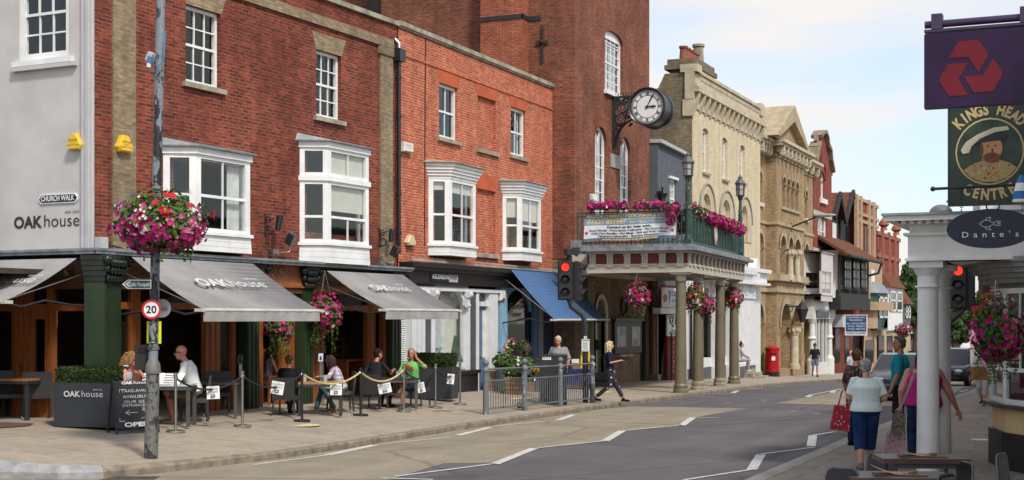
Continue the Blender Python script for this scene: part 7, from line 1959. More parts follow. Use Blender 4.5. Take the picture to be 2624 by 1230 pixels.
cover=thing('furled_parasol','blue and white furled cloth hanging at the right edge beside the pub sign','parasol',wp(2618,490,15.5),RZC)
b=MB();b.lathe([(.02,.18),(.06,.1),(.09,-.02),(.10,-.12),(.0,-.13)],12);b.build('cloth',bands('blue_white_cloth',(.03,.16,.42),(.75,.75,.75),5.5,.5,2),cover)
DKW=wood('dark_table_wood',(.045,.026,.022),(.13,.075,.06),.45,(.12,1,1),10)
def ptable(label,px,py,wpx,D,dep):
 p=wp(px,py,D);t=thing('pavement_table',label,'table',(p.x,p.y,0),RZC-.05,'dark plank tables on the right pavement');w_=wpx*D/FL;H_=p.z
 b=MB()
 for i in range(4):b.box(-w_/2,-dep/2+dep*i/4+.002,H_-.055,w_/2,-dep/2+dep*(i+1)/4-.002,H_)
 b.build('table_top',DKW,t)
 b=MB();b.box(-w_*.36,-dep/2+.04,H_-.11,w_*.36,-dep/2+.07,H_-.056);b.build('apron',flat('iron_grey',(.06,.065,.075),.5),t)
 for x in(-w_*.34,w_*.36):
  for y in(-dep*.38,dep*.38):b=MB();b.tube([(x,y,H_-.056),(x*1.12,y*1.1,0)],.02,8);b.build('leg',MATS['iron_grey'],t)
 return t,w_,H_
t1,w1,H1_=ptable('dark plank table nearer the white columns, with a clipboard on it',2358,1169,217,15.5,.62)
t2,w2,H2_=ptable('dark plank table at the very front edge, with a clipboard on it',2296,1216,262,13.6,.62)
for(tt,H_,dx,lab)in((t1,H1_,.0,'brown clipboard lying on the table by the white columns'),(t2,H2_,.02,'brown clipboard lying on the front table')):
 m_=tt.matrix_basis;q=Matrix.Translation(tt.location)@Matrix.Rotation(RZC-.05,4,'Z')@Vector((dx,-.03,H_+.004))
 c_=thing('clipboard',lab,'clipboard',q,RZC-.12,'clipboards on the pavement tables')
 b=MB();b.box(-.24,-.13,0,.26,.13,.008);b.build('board',flat('hardboard',(.16,.09,.05),.6),c_)
 b=MB();n=8
 for i in range(n):
  x0,x1=-.27+.36*i/n,-.27+.36*(i+1)/n;zf=lambda x:.012+max(0,(-.02-x))**1.6*.75
  b.quad((x0,-.11,zf(x0)),(x1,-.11,zf(x1)),(x1,.11,zf(x1)),(x0,.11,zf(x0)))
 b.build('kraft_paper',flat('kraft',(.50,.27,.15),.8,var=.06),c_)
 b=MB();b.tube([(.11,-.06,.02),(.11,.06,.02)],.016,8);b.torus((.14,0,.03),.035,.007,12,5);b.box(.05,-.05,.012,.16,.05,.02);b.build('clip',flat('brass_clip',(.20,.15,.07),.35,.8),c_)
def fchair(label,p,rz):
 t=thing('metal_chair',label,'chair',p,rz,'black metal chairs by the front tables')
 b=MB();n=12
 pts=[(-.17,.05),(-.16,.30),(-.14,.36),(-.10,.385),(.10,.385),(.14,.36),(.16,.30),(.17,.05)]
 b.prism([(x,-.19-.12*z,.44+z)for x,z in pts],(0,.022,0));b.build('backrest',flat('worn_black_metal',(.02,.02,.022),.3,.3),t)
 b=MB();b.tube([(x*1.03,-.185-.12*z,.44+z*1.02)for x,z in pts],.014,6);b.build('back_frame',flat('bare_metal',(.12,.12,.13),.3,.7),t)
 b=MB();b.box(-.2,-.2,.43,.2,.2,.455);b.build('seat',MATS['worn_black_metal'],t)
 for x in(-1,1):
  for y in(-1,1):b=MB();b.tube([(x*.17,y*.17,.43),(x*.21,y*.22,0)],.014,6);b.build('leg',MATS['worn_black_metal'],t)
 return t
def chair_at(label,px,pyt,D,rz):
 p=wp(px,pyt,D);fchair(label,(p.x,p.y,p.z-.86),rz)
chair_at('black metal chair whose back rises at the bottom edge left of the front table',2140,1199,13.4,RZC+2.6);chair_at('black metal chair between the white-haired woman and the rear table',2234,1158,15.9,RZC+2.4);chair_at('black metal chair behind the front table at its right end',2425,1180,14.9,RZC+1.7);chair_at('black metal chair at the bottom edge right of the tables',2480,1214,13.2,RZC-2.4);chair_at('black metal chair cut by the right edge of the picture',2626,1160,13.6,RZC-2.2)
LENSR=emit('red_lamp',(1,.018,.008),2.4);DKL=flat('dark_lens',(.03,.012,.01),.25)
def head(par,M_,red=True):
 b=MB();b.M=M_;b.box(-.17,-.0,-.52,.17,.22,.52);b.box(-.20,.10,-.55,.20,.13,.55);hd=b.build('signal_head',flat('signal_black',(.016,.016,.018),.5),par)
 for i,z in enumerate((.34,0,-.34)):
  b=MB();b.M=M_;b.ball((0,-.005,z),(.105,.02,.105),18,8);b.build('lens',LENSR if red and i==0 else DKL,hd)
  b=MB();b.M=M_
  for k in range(12):
   a0,a1=-.25+(PI+.5)*k/12,-.25+(PI+.5)*(k+1)/12;f_=lambda a:.10+.10*max(0,math.sin(a))
   c0,c1=Vector((.125*math.cos(a0),0,z+.125*math.sin(a0))),Vector((.125*math.cos(a1),0,z+.125*math.sin(a1)))
   b.add([c0,c1,c1+Vector((0,-f_(a1),0)),c0+Vector((0,-f_(a0),0))],[(0,1,2,3)])
  b.build('visor',MATS['signal_black'],hd)
 return hd
pS=gp(1500,1032);Ds=depth(pS);K=Ds/FL
sig=thing('traffic_light','traffic light showing red on a cranked black pole by the blue awning','traffic light',pS,RZC)
h_=lambda py:CZ+(HY-py)*K-pS.z
xo_=lambda px:(px-1500)*K
b=MB();b.tube([(0,0,0),(0,0,h_(880)),(0,0,h_(835)),(xo_(1494),0,h_(808)),(xo_(1464),0,h_(785)),(xo_(1459),0,h_(770)),(xo_(1459),0,h_(655))],.075,14);b.build('pole',flat('pole_black',(.025,.025,.028),.4),sig)
head(sig,Matrix.Translation((xo_(1448),-.12,h_(717))))
head(sig,Matrix.Translation((xo_(1489),.12,h_(720)))@Matrix.Rotation(R(75),4,'Z'),False)
b=MB();b.cbox((xo_(1456),-.1,h_(647)),(.16,.3,.16),.3);b.cbox((xo_(1474),.1,h_(645)),(.24,.16,.18),m=Matrix.Rotation(.5,4,'Y'));b.build('detector',MATS['signal_black'],sig)
nbk=thing('signal_notice','printed white notice on a yellow backed sleeve round the traffic light pole','notice',pS+Vector((0,0,h_(905))),RZC)
b=MB();b.box(-12*K,.0,-38*K,-5.5*K,.04,4*K);b.box(6*K,.0,-38*K,12*K,.04,4*K);b.build('yellow_backing',YEL,nbk)
b=MB();b.box(-10*K,-.10,4*K,10*K,-.085,36*K);sh_=b.build('sheet',PAPER,nbk);b=MB();b.box(-9*K,-.104,31*K,9*K,-.101,35*K);b.box(-9*K,-.104,4.6*K,9*K,-.101,7*K);b.build('green_band',flat('notice_green',(.12,.42,.22),.6),sh_)
b=MB()
for i in range(9):b.box(-8*K,-.104,(9+2.3*i)*K,(8-(i%3))*K,-.101,(9.7+2.3*i)*K)
b.build('print_line',MATS['print_grey'],sh_)
b=MB();b.box(-4*K,-.10,36.5*K,3*K,-.085,43.5*K);pl_=b.build('number_plate',PAPER,nbk);letters([('1',-.5*K,37.5*K,1.8*K,4.6*K,.0)],LETB,nbk,TY(-.105))
pR=wp(2464,731,33);pR0=gp(2428,1000,zright);
DR=33;K=DR/FL
s2=thing('traffic_light','traffic light showing red behind the paired white columns','traffic light',(0,0,0),RZC)
q=wp(2428,800,DR);s2.location=(q.x,q.y,gz(q.y));h2=lambda py:CZ+(HY-py)*K-gz(q.y);x2=lambda px:(px-2428)*K
b=MB();b.tube([(0,0,0),(0,0,h2(850)),(x2(2431),0,h2(826)),(x2(2464),0,h2(800)),(x2(2470),0,h2(785)),(x2(2470),0,h2(680))],.07,12);b.build('pole',MATS['pole_black'],s2)
head(s2,Matrix.Translation((x2(2452),-.1,h2(731)))@Matrix.Rotation(R(-28),4,'Z'));head(s2,Matrix.Translation((x2(2482),.15,h2(736)))@Matrix.Rotation(R(160),4,'Z'),False)
GP_=peel('railing_paint',(.13,.145,.16),(.03,.03,.032),1.12,14);GPP=peel('post_paint',(.13,.15,.165),(.34,.36,.37),1.13,10)
bar=[gp(1245,1063),gp(1344,1053),gp(1436,1043),gp(1518,1033)]
rt=thing('guard_railing','grey pedestrian guard railing with ball topped posts and flaking paint','railing',bar[0])
for p in bar:
 q=p-bar[0];H_=1.3
 b=MB();b.lathe([(.075,0),(.07,.2),(.066,1.0),(.09,1.02),(.09,1.06),(.05,1.12),(.045,1.15)],14,q);b.ball(q+Vector((0,0,1.22)),.075,12,8);b.build('post',GPP,rt)
for a,c_ in zip(bar,bar[1:]):
 a,c_=a-bar[0],c_-bar[0];b=MB();up_=Vector((0,0,1))
 b.tube([a+up_*1.07,c_+up_*1.07],.024,8);b.beam(a+up_*.80,c_+up_*.80,.03,.035);b.beam(a+up_*.14,c_+up_*.14,.03,.035)
 n=16
 for i in range(1,n):q=a+(c_-a)*i/n;b.tube([q+up_*.15,q+up_*.80],.011,6)
 b.build('rail_panel',GP_,rt)
chn=thing('chain','rusty chain wrapped round the second railing post near the ground','chain',bar[1]);b=MB();r_=random.Random(3)
for i in range(14):b.torus((r_.uniform(-.2,.06),r_.uniform(-.1,.1),r_.uniform(.03,.22)),.04,.012,8,5,'XYZ'[i%3])
b.build('links',flat('rusty_chain',(.06,.04,.03),.7),chn)
pc=gp(1418,1038);K=depth(pc)/FL
cab=thing('utility_cabinet','black street cabinet with a small white BN2 plate behind the railing','cabinet',pc,RZC)
b=MB();b.box(-35*K,0,0,35*K,.5,127*K);b.box(-36.5*K,-.02,123*K,36.5*K,.52,128.5*K);b.build('body',flat('cabinet_black',(.022,.021,.022),.45,var=.15),cab)
b=MB();b.box(-33*K,-.012,3*K,-.5*K,-.001,121*K);b.box(.5*K,-.012,3*K,33*K,-.001,121*K);b.build('door',MATS['cabinet_black'],cab)
b=MB();b.box(-28*K,-.02,116*K,-6*K,-.013,125*K);b.build('plate',PAPER,cab);letters([('B N 2',-17*K,118*K,17*K,5*K,.01)],LETB,cab,TY(-.025))
pbx=wp(1979,964,72);pbx.z=gz(pbx.y)
K=72/FL;H_=CZ+(HY-886)*K-pbx.z
pbo=thing('post_box','red pillar box with black foot in front of the stone building','post box',pbx,RZC)
PR=flat('post_red',(.42,.008,.012),.3)
b=MB();rr=.36;b.lathe([(rr,.3),(rr,H_-.22),(rr*1.08,H_-.2),(rr*1.1,H_-.12),(rr,H_-.08),(rr*.6,H_-.02),(.0,H_)],24);b.build('body',PR,pbo)
b=MB();b.lathe([(rr*1.03,-.1),(rr*1.03,.3),(rr,.31)],24);b.build('foot',BLACK,pbo)
b=MB();b.box(-.16,-rr-.02,H_-.42,.16,-rr+.06,H_-.36);b.build('slot',DARK,pbo);b=MB();b.box(-.1,-rr-.015,H_-.75,.08,-rr+.05,H_-.55);b.build('collection_plate',PAPER,pbo)
BARK=flat('bark',(.08,.06,.045),.9,var=.3)
def tree(label,px,pyT,pyB,D,wpx,seed,kind=LEAF3,n=3200,ls=.38):
 p=wp(px,pyB,D);p.z=gz(p.y);top=CZ+(HY-pyT)*D/FL-p.z;base_=max(.8,CZ+(HY-pyB)*D/FL-p.z);W=wpx*D/FL/2
 t=thing('leafy_tree',label,'tree',p,0,'trees at the end of the street')
 b=MB();b.tube([(0,0,-.5),(.1,0,base_),(.0,.1,top*.6),(0,0,top*.85)],[.45,.35,.2,.05],8)
 r_=random.Random(seed);ells=[]
 for i in range(15):
  a=r_.random()*2*PI;f_=r_.random();q=math.sqrt(r_.random())*W*(.75-.35*max(0,f_-.5));z=base_+(top-base_)*(.12+.78*f_);e=W*r_.uniform(.28,.46)
  c_=(q*math.cos(a),q*math.sin(a),z);ells.append((c_,(e,e,e*.8)));b.tube([(.05,0,base_+(z-base_)*.4),c_],[.12,.04],5)
 b.build('trunk',BARK,t)
 cluster(t,ells,n,[],seed,ls,kind,.05,0,0,False)
DL=leaf('dark_tree_leaf',(.018,.042,.010),(.05,.09,.02));YL=leaf('yellow_green_leaf',(.07,.10,.02),(.15,.19,.045))
for a in[('tall dark tree between the terrace end and the white columns',2318,655,880,150,120,1,DL),('mid green tree behind the paired white columns',2385,668,890,158,130,2,LEAF3),('bright green tree right of the white columns behind the traffic light',2450,690,880,150,110,3,LEAF3),('yellow green tree behind the big magenta basket',2505,712,890,165,100,4,YL),('dark low tree above the parked cars',2445,770,885,128,90,5,DL),('dark bushy tree above the far flower basket',2345,745,880,135,80,6,DL),('dark tree at the right behind the cream awning',2580,700,900,170,120,7,DL)]:tree(*a)
hg=wp(2460,905,118);hg.z=gz(hg.y);h_=thing('clipped_hedge','long clipped green hedge behind the cars at the end of the street','hedge',hg,RZC);b=MB();hedge_box(b,-7,0,0,4,1.2,1.55,2500,random.Random(9),.22);b.build('leaves',DL,h_)
ph=wp(2500,900,150);ph.z=gz(ph.y);h_=thing('pink_house','pink rendered house glimpsed under the trees at the street end','house',ph,RZC);b=MB();b.box(-6,0,-1,6,5,4.2);b.build('wall',flat('pink_render',(.42,.16,.26),.8),h_);b=MB();b.box(-2.6,-.05,1.6,1.4-2,-.001,2.7);b.build('window',OFFW,h_)
fp=wp(2330,905,96);fp.z=gz(fp.y);spk=thing('spiky_plant','spiky yellow green plant behind the man in the teal shirt','plant',fp);b=MB();r_=random.Random(2)
for i in range(60):d=rdir(r_);d.z=abs(d.z)+.3;d.normalize();b.add([(0,0,.3),tuple(Vector((0,0,.3))+d*.7+Vector((.03,.03,0))),tuple(Vector((0,0,.3))+d*1.1),tuple(Vector((0,0,.3))+d*.7-Vector((.03,.03,0)))],[(0,1,2,3)])
b.build('blades',YL,spk)
hz=thing('far_terrace','row of far roofs closing the street behind the trees','building',(wp(2360,880,210).x,wp(2360,880,210).y,-4.5),RZC);b=MB();b.box(-30,0,0,26,6,7);b.build('wall',B_DRED,hz);b=MB();b.prism([(-30,-.4,7),(-30,6.4,7),(-30,3,9.5)],(56,0,0));b.build('roof',TILE,hz)
def car(label,p,rz,m,L=4.1,W=1.75,H=1.45,front=True,plate=None,lights=False,glass=None):
 t=thing('car',label,'car',p,rz,'cars on the road')
 b=MB();hw=W/2
 prof=[(-L/2,.30,.52),(-L/2+.1,.2,.68),(-L/2+.5,.18,.80),(-L/2+1.1,.17,.90),(-.3,.17,.94),(L*.25,.17,.96),(L/2-.3,.18,.98),(L/2-.05,.25,.90),(L/2,.35,.6)]
 ws=[.78,.9,.96,1,1,1,.97,.92,.85]
 rows=[]
 for(y,z0,z1),w_ in zip(prof,ws):rows.append([(-hw*w_*.92,y,z0),(-hw*w_,y,z0+.18),(-hw*w_*.98,y,z1-.12),(-hw*w_*.86,y,z1),(hw*w_*.86,y,z1),(hw*w_*.98,y,z1-.12),(hw*w_,y,z0+.18),(hw*w_*.92,y,z0)])
 n=8;vs=[v for r in rows for v in r]
 fs=[(i*n+j,i*n+(j+1)%n,(i+1)*n+(j+1)%n,(i+1)*n+j)for i in range(len(rows)-1)for j in range(n)]
 b.add(vs,fs,True);b.add(rows[0],[tuple(range(8))]);b.add(rows[-1],[tuple(range(8))[::-1]])
 roof=[(-L*.10,.93),(L*.02,H-.06),(L*.14,H),(L*.32,H-.03),(L*.45,.97)]
 rr=[(-L*.17,.90,.86),(-L*.0,H-.05,.68),(L*.12,H,.66),(L*.33,H-.05,.66),(L*.46,.95,.82)]
 vs=[]
 for(y,z,w_)in rr:vs+=[(-hw*w_,y,z),(hw*w_,y,z)]
 b.add(vs,[(2,3,5,4),(4,5,7,6)],True);b.build('body',m,t)
 g=MB();GLC=MATS['dark_shop_glass']if not glass else glass
 g.add(vs,[(0,1,3,2),(6,7,9,8)]);sl_=[(rr[i][0],rr[i][1],rr[i][2])for i in range(5)]
 for s in(-1,1):g.add([(s*hw*.87,rr[0][0],.9),(s*hw*.68,rr[1][0],rr[1][1]),(s*hw*.66,rr[2][0],rr[2][1]),(s*hw*.66,rr[3][0],rr[3][1]),(s*hw*.83,rr[4][0],.95)],[(0,1,2,3,4)if s<0 else(4,3,2,1,0)])
 g.build('glass',GLC,t)
 for s in(-1,1):
  b=MB();b.tube([(s*hw*.87,rr[0][0],.9),(s*hw*.69,rr[1][0],rr[1][1]+.01),(s*hw*.67,rr[3][0],rr[3][1]+.01),(s*hw*.84,rr[4][0],.95)],.035,6);b.build('roof_pillar',m,t)
  b=MB();b.ball((s*(hw+.08),-L*.13,.98),(.11,.07,.08),8,6);b.build('wing_mirror',m,t)
  for y in(-L*.30,L*.30):
   b=MB();b.M=Matrix.Translation((s*hw*.9,y,.31))@Matrix.Rotation(PI/2,4,'Y');b.lathe([(.2,-.1),(.31,-.1),(.31,.1),(.2,.1)],18);wh=b.build('wheel',flat('tyre',(.015,.015,.016),.8),t)
   b=MB();b.M=Matrix.Translation((s*hw*.9,y,.31))@Matrix.Rotation(PI/2,4,'Y');b.lathe([(0,-.09),(.2,-.08),(.2,.08),(0,.09)],14);b.build('rim',STEEL,wh)
  b=MB();b.ball((s*hw*.66,-L/2+.1,.64),(.2,.10,.085),10,6);b.build('headlight',flat('headlamp',(.6,.62,.64),.1),t)
  b=MB();b.ball((s*hw*.72,L/2-.06,.80),(.16,.07,.09),10,6);b.build('tail_light',emit('tail_red',(1,.03,.02),1.5)if lights else flat('tail_lens',(.3,.01,.01),.2),t)
 b=MB();b.box(-hw*.62,-L/2-.03,.30,hw*.62,-L/2+.1,.44);b.box(-hw*.5,-L/2-.015,.56,hw*.5,-L/2+.1,.66);b.build('grille',BLACK,t)
 b=MB();b.box(-.26,-L/2-.05,.40,.26,-L/2-.031,.52);pl=b.build('number_plate',PAPER,t)
 b=MB();b.box(-.26,L/2+.0,.55,.26,L/2+.02,.67);b.build('rear_plate',YEL,t)
 b=MB();b.ball((0,-L/2+.03,.66),(.075,.06,.075),12,8);b.build('badge',CHROME,t)
 if plate:letters([(plate,0,.425,.44,.07,.01)],LETB,t,TY(-L/2-.056))
 return t
GM=flat('car_grey_metallic',(.13,.14,.15),.22,.5,var=.03);DM=flat('car_dark_blue_grey',(.025,.032,.04),.2,.4,var=.03);BM=flat('car_blue',(.05,.17,.36),.2,.3)
def oncar(px,py):return gp(px,py,zroad)
q=wp(2262,1012,41.5);q.z=zroad(0,q.y);car('grey hatchback approaching head-on behind the pedestrians, plate partly hidden',q+Vector((.35,2.0,0)),R(4),GM,4.0,2.0,1.40,plate='YON')
q=wp(2434,980,60);q.z=zroad(0,q.y);car('dark blue grey car approaching beside the right kerb behind the columns',q+Vector((0,1.8,0)),R(-6),DM,4.4,1.85,1.6)
q=wp(2474,950,82);q.z=zroad(0,q.y);car('dark car driving away with lit red tail lights',q+Vector((-.1,1,0)),R(188),GM,4.2,1.85,1.6,lights=True)
q=wp(2508,945,84);q.z=zroad(0,q.y);car('pale blue car parked at the far right kerb behind the basket',q+Vector((.3,1,0)),R(184),BM,4.0,1.75,1.4)
q=wp(2497,930,108);q.z=zroad(0,q.y);car('small distant silver car beyond the tail lights',q,R(4),STEEL,4.0,1.7,1.45)
WOV=bands('woven_charcoal',(.030,.031,.034),(.055,.056,.06),60,.5,0,.6,(.02,.02,.02));FRM=flat('frame_charcoal',(.03,.031,.034),.5);BRZ=flat('bronze_frame',(.10,.095,.085),.4,.4)
def wchair():
 t=thing('woven_chair','woven charcoal cafe chair','chair',(0,0,0),0,'woven cafe chairs')
 b=MB();b.prism([(-.25,-.27,.40),(.25,-.27,.40),(.27,-.33,.88),(-.27,-.33,.88)],(0,.035,0));b.build('backrest',WOV,t)
 b=MB();b.box(-.26,-.265,.38,.26,.26,.46);b.build('seat',WOV,t)
 for x in(-1,1):
  for y in(-1,1):
   b=MB();b.tube([(x*.235,y*.235,.40),(x*.25,y*.26,.03)],.022,8);l_=b.build('leg',FRM,t)
   b=MB();b.tube([(x*.25,y*.26,.035),(x*.251,y*.262,0)],.020,8);b.build('foot_cap',CHROME,l_)
 return t
WC=[(95,1071,1.05,20,'woven charcoal chair tucked at the wood table beside the planter'),(20,1070,1.05,200,'woven charcoal chair at the left edge of the picture'),(497,1082,1.06,100,'woven chair under the bald man'),(322,1094,1.04,-90,'woven chair under the woman in the strap top'),(556,1062,1.03,190,'empty woven chair at the dark table behind the ropes'),(735,1066,.95,-8,'woven chair with its back to the road, under the man with brown curls'),(872,1055,1.03,105,'woven chair under the woman in the plaid shirt'),(960,1050,.95,-15,'woven chair with its back to the road, under the man with black hair'),(1066,1043,1.02,160,'woven chair under the man in green')]
w0=None
for(x,y,s_,ph,lab)in WC:
 p=gp(x,y)
 if w0 is None:w0=wchair();w0.location=p;w0.rotation_euler.z=TH+R(ph);w0.scale=(s_,)*3;w0['label']=lab
 else:dup(w0,p,TH+R(ph),lab,s_)
def table(label,px,py,pyt,W,Dp_,mt,ph=0,mf=None,slats=True):
 p=gp(px,py);H_=(py-pyt)/FL*depth(p);t=thing('cafe_table',label,'table',p,TH+R(ph),'cafe tables');b=MB()
 if slats:
  for i in range(5):b.box(-W/2,-Dp_/2+Dp_*i/5+.003,H_-.04,W/2,-Dp_/2+Dp_*(i+1)/5-.003,H_)
 else:b.box(-W/2,-Dp_/2,H_-.03,W/2,Dp_/2,H_)
 b.build('table_top',mt,t);b=MB();b.box(-W/2-.01,-Dp_/2-.01,H_-.10,W/2+.01,Dp_/2+.01,H_-.042);b.build('apron',mf or FRM,t)
 for x in(-1,1):
  for y in(-1,1):b=MB();b.box(x*(W/2-.04)-.035,y*(Dp_/2-.04)-.035,0,x*(W/2-.04)+.035,y*(Dp_/2-.04)+.035,H_-.1);b.build('leg',mf or FRM,t)
 return p,H_
table('warm slatted wood table at the left edge beside the planter',40,1072,968,1.15,1.0,WOODT,-12)
T2=table('pale topped bronze table between the bald man and the woman with sunglasses',412,1090,984,1.25,.85,flat('pale_table_top',(.50,.54,.50),.4),4,BRZ,False)
table('empty dark table between the first and second rope stands',556,1066,972,.95,.8,FRM,4,BRZ,False)
T4=table('warm slatted wood table between the man in black and the plaid shirt',822,1064,978,.95,.8,WOODT,6)
T5=table('dark bronze table between the black haired man and the man in green',1020,1046,968,.95,.8,FRM,4,BRZ,False)
def on_table(T,dx,dy):return T[0]+Vector((dx*ct-dy*st,dx*st+dy*ct,T[1]))
GLS=flat('tumbler_glass',(.45,.45,.44),.08)
for T,dx,dy,lab in((T4,-.36,.0,'short glass near the man in black'),(T4,.12,-.2,'short glass in front of the plaid shirt'),(T5,-.02,.1,'tall glass held between the two men')):b=MB();b.lathe([(0,.0),(.045,0),(.055,.15),(.045,.15),(.038,.02)],14);tag(b.build('drinking_glass',GLS,None,on_table(T,dx,dy)),lab,'glass','glasses on the cafe tables')
b=MB();b.lathe([(0,0),(.07,0),(.08,.07),(.06,.07),(.05,.02)],14);tag(b.build('ashtray',BLACK,None,on_table(T4,-.08,-.1)),'black ashtray on the table in front of the plaid shirt','ashtray')
for dx,rz_,lab in((-.12,.2,'folded white newspaper held by the woman with sunglasses'),(.22,-.3,'folded white newspaper held by the bald man')):
 b=MB();n=6
 for i in range(n):b.quad((-.22+.44*i/n,-.10,.0+.01*(i%2)),(-.22+.44*(i+1)/n,-.10,.01*((i+1)%2)),(-.22+.44*(i+1)/n,.16,.20+.01*((i+1)%2)),(-.22+.44*i/n,.16,.20+.01*(i%2)))
 np_=tag(b.build('newspaper',PAPER,None,on_table(T2,dx,-.05),TH+rz_),lab,'newspaper');b=MB()
 for i in range(5):b.beam((-.16,-.07+.035*i-.012,.045*i+.03),(.12-.04*(i%2),-.07+.035*i-.012,.045*i+.03),.002,.012)
 b.build('print',MATS['print_grey'],np_)
def wood_chair(label,u,y,h,rz):
 t=OAK.at('wooden_chair',label,'chair',u,y,zg,'orange wooden chairs inside');t.rotation_euler.z+=rz;b=MB();b.box(-.25,-.25,.5*h,.25,.25,.5*h+.04);b.build('seat',WOODO,t)
 for x in(-1,1):
  b=MB();b.box(x*.23-.025,.2,0,x*.23+.025,.25,h);b.build('back_leg',WOODO,t);b=MB();b.box(x*.23-.025,-.25,0,x*.23+.025,-.2,.5*h);b.build('front_leg',WOODO,t)
 b=MB()
 for z in(.68,.82,.95):b.box(-.21,.21,h*z,.21,.24,h*z+.07)
 b.build('back_slat',WOODO,t)
wood_chair('orange wooden chair inside behind the table, under the framed picture',OAK.u_(886,-1.3),1.3,1.5,0);wood_chair('orange wooden chair in the doorway under the woman in stripes',OAK.u_(682,-.4),.4,1.3,-1.5)
b=MB();u=OAK.u_(905,-.7);b.box(u-.6,.5,zg,u+.35,1.2,zg+.95);
t=OAK.at('inner_table','orange wooden table inside the open cafe front','table',OAK.u_(905,-.6),.7,zg);b=MB();b.box(-.65,-.35,.92,.45,.35,.97);b.build('table_top',WOODO,t)
for x in(-.58,.38):b=MB();b.box(x,-.3,0,x+.07,.3,.92);b.build('leg',WOODO,t)
r_=OAK.rect(866,930,807,898,-2.6);t=OAK.at('framed_picture','large dark framed picture of plant sprigs inside the cafe','picture',0,0,0);b=MB();b.box(r_[0],2.6,r_[2],r_[1],2.66,r_[3]);b.build('frame',BLACK,t);b=MB();b.box(r_[0]+.12,2.58,r_[2]+.12,r_[1]-.12,2.599,r_[3]-.12);pc_=b.build('sheet',flat('old_paper',(.36,.27,.16),.8),t);b=MB();rr_=random.Random(6);xm,zm=(r_[0]+r_[1])/2,(r_[2]+r_[3])/2
for i in range(26):b.ball((xm+rr_.uniform(-.3,.3),2.575,zm+rr_.uniform(-.55,.55)),(.07,.006,.10),6,5)
b.beam((xm,2.575,zm-.7),(xm+.1,2.575,zm+.6),.03,.005);b.build('painted_sprig',flat('sprig',(.09,.07,.05),.8),pc_)
lmp=OAK.at('pendant_lamp','small glowing filament lamp hanging in the dark cafe','lamp',OAK.u_(140,-2),2,OAK.z_(140,812,-2));b=MB();b.cyl((0,0,-.22),.05,.38,8);b.build('bulb',emit('filament',(1,.35,.12),3.0),lmp);b=MB();b.tube([(0,0,.16),(0,0,1.0)],.01,5);b.build('flex',BLACK,lmp)
def fx(px,o):return ORG.u_(px,o)
def florist(name,label,cat,px,py,o):
 p=ORG.w(ORG.u_(px,o),-o,0);D_=depth(p);q=wp(px,py,D_);p.z=zl(p.x,p.y);return thing(name,label,cat,p,TH),D_/FL,q.z-p.z
r_=random.Random(8)
def bucket(t,k,w,h,m):b=MB();b.lathe([(0,0),(w*.8,0),(w,h),(w*.9,h),(w*.75,.03)],14);b.build('bucket',m,t)
GRB=flat('grey_bucket',(.12,.125,.13),.4,.3);GNB=flat('green_bucket',(.03,.2,.06),.4);CRT=wood('crate_wood',(.20,.10,.05),(.34,.20,.11),.7,(.15,1,1),9)
for(px,py,o,m,lab,els,fl)in((1287,925,.8,GRB,'dark green leafy plant in a grey bucket beside the pale door',[((0,0,.0),(.42,.35,.34))],[]),(1322,930,.9,GRB,'leafy plant with white blooms in a grey bucket behind the second railing post',[((0,0,0),(.36,.3,.28)),((.5,0,-.05),(.32,.3,.22))],[('white_flowers',WHP,34,None)]),(1301,897,.45,GRB,'white and purple wrapped bouquet in a tall bucket',[((0,0,0),(.22,.2,.28)),((.22,.0,.30),(.2,.18,.2))],[('white_flowers',WHP,60,lambda d:d.x<.3),('purple_flowers',PINK,30,lambda d:d.z>0 or d.x>0),('orange_flowers',ORNG,10,lambda d:d.x<0 and d.z>.3)]),(1347,893,.6,GRB,'pale mauve wrapped bouquet next to the folding chair',[((0,0,0),(.26,.2,.36))],[('mauve_flowers',petal('mauve_petal',(.34,.12,.22)),90,None)]),(1298,952,1.3,GNB,'small plant in a bright green bucket in front of the leafy plants',[((0,0,.0),(.16,.14,.10))],[('white_flowers',WHP,8,None)]),(1375,953,1.3,GRB,'orange marigolds in a grey pot left of the black cabinet',[((0,0,0),(.17,.15,.14))],[('orange_flowers',ORNG,40,None)])):
 t,k,h=florist('potted_plant',lab,'plant',px,py,o);t['group']='plants outside the florist'
 bucket(t,k,.2 if m is not GNB else .22,max(.3,h-.25),m)
 b=MB();c0=Vector((0,0,h));q_=.72;els=[(tuple(Vector(a_)*q_),tuple(x_*q_ for x_ in e_))for a_,e_ in els]
 cluster(t,[(tuple(Vector(c_)+c0),rd)for c_,rd in els],260,fl,int(px),.085,LEAF1,.055,0,0,False)
for(px,o,w_,d_,h_,lab,grn)in((1315,1.5,.5,.4,.5,'tall wooden crate carrying a trough of green plants',True),(1352,1.1,.42,.3,.3,'low wooden crate with dark leaves behind the railing',True),(1283,.6,.7,.45,.62,'wooden stand under the leafy plant by the door',False)):
 t,k,h=florist('wooden_crate',lab,'crate',px,990,o);t['group']='crates outside the florist';b=MB();b.box(-w_/2+.02,-d_/2+.02,.02,w_/2-.02,d_/2-.02,h_-.03)
 for i in range(4):b.box(-w_/2,-d_/2,h_*i/4+.01,w_/2,d_/2,h_*(i+1)/4-.012)
 b.build('crate',CRT,t)
 if grn:cluster(t,[((0,0,h_+.06),(w_*.55,d_*.5,.14))],160,[('white_flowers',WHP,12,None)],int(px),.1,LEAF3,.04,0,0,False)
t,k,h=florist('folding_chair','wooden folding chair leaning open behind the railing beside the cabinet','chair',1372,935,.7);b=MB()
for x in(-.2,.2):b.beam((x,-.3,0),(x,.25,1.05),.04,.05);b.beam((x*.85,.3,0),(x*.85,-.25,.62),.04,.05)
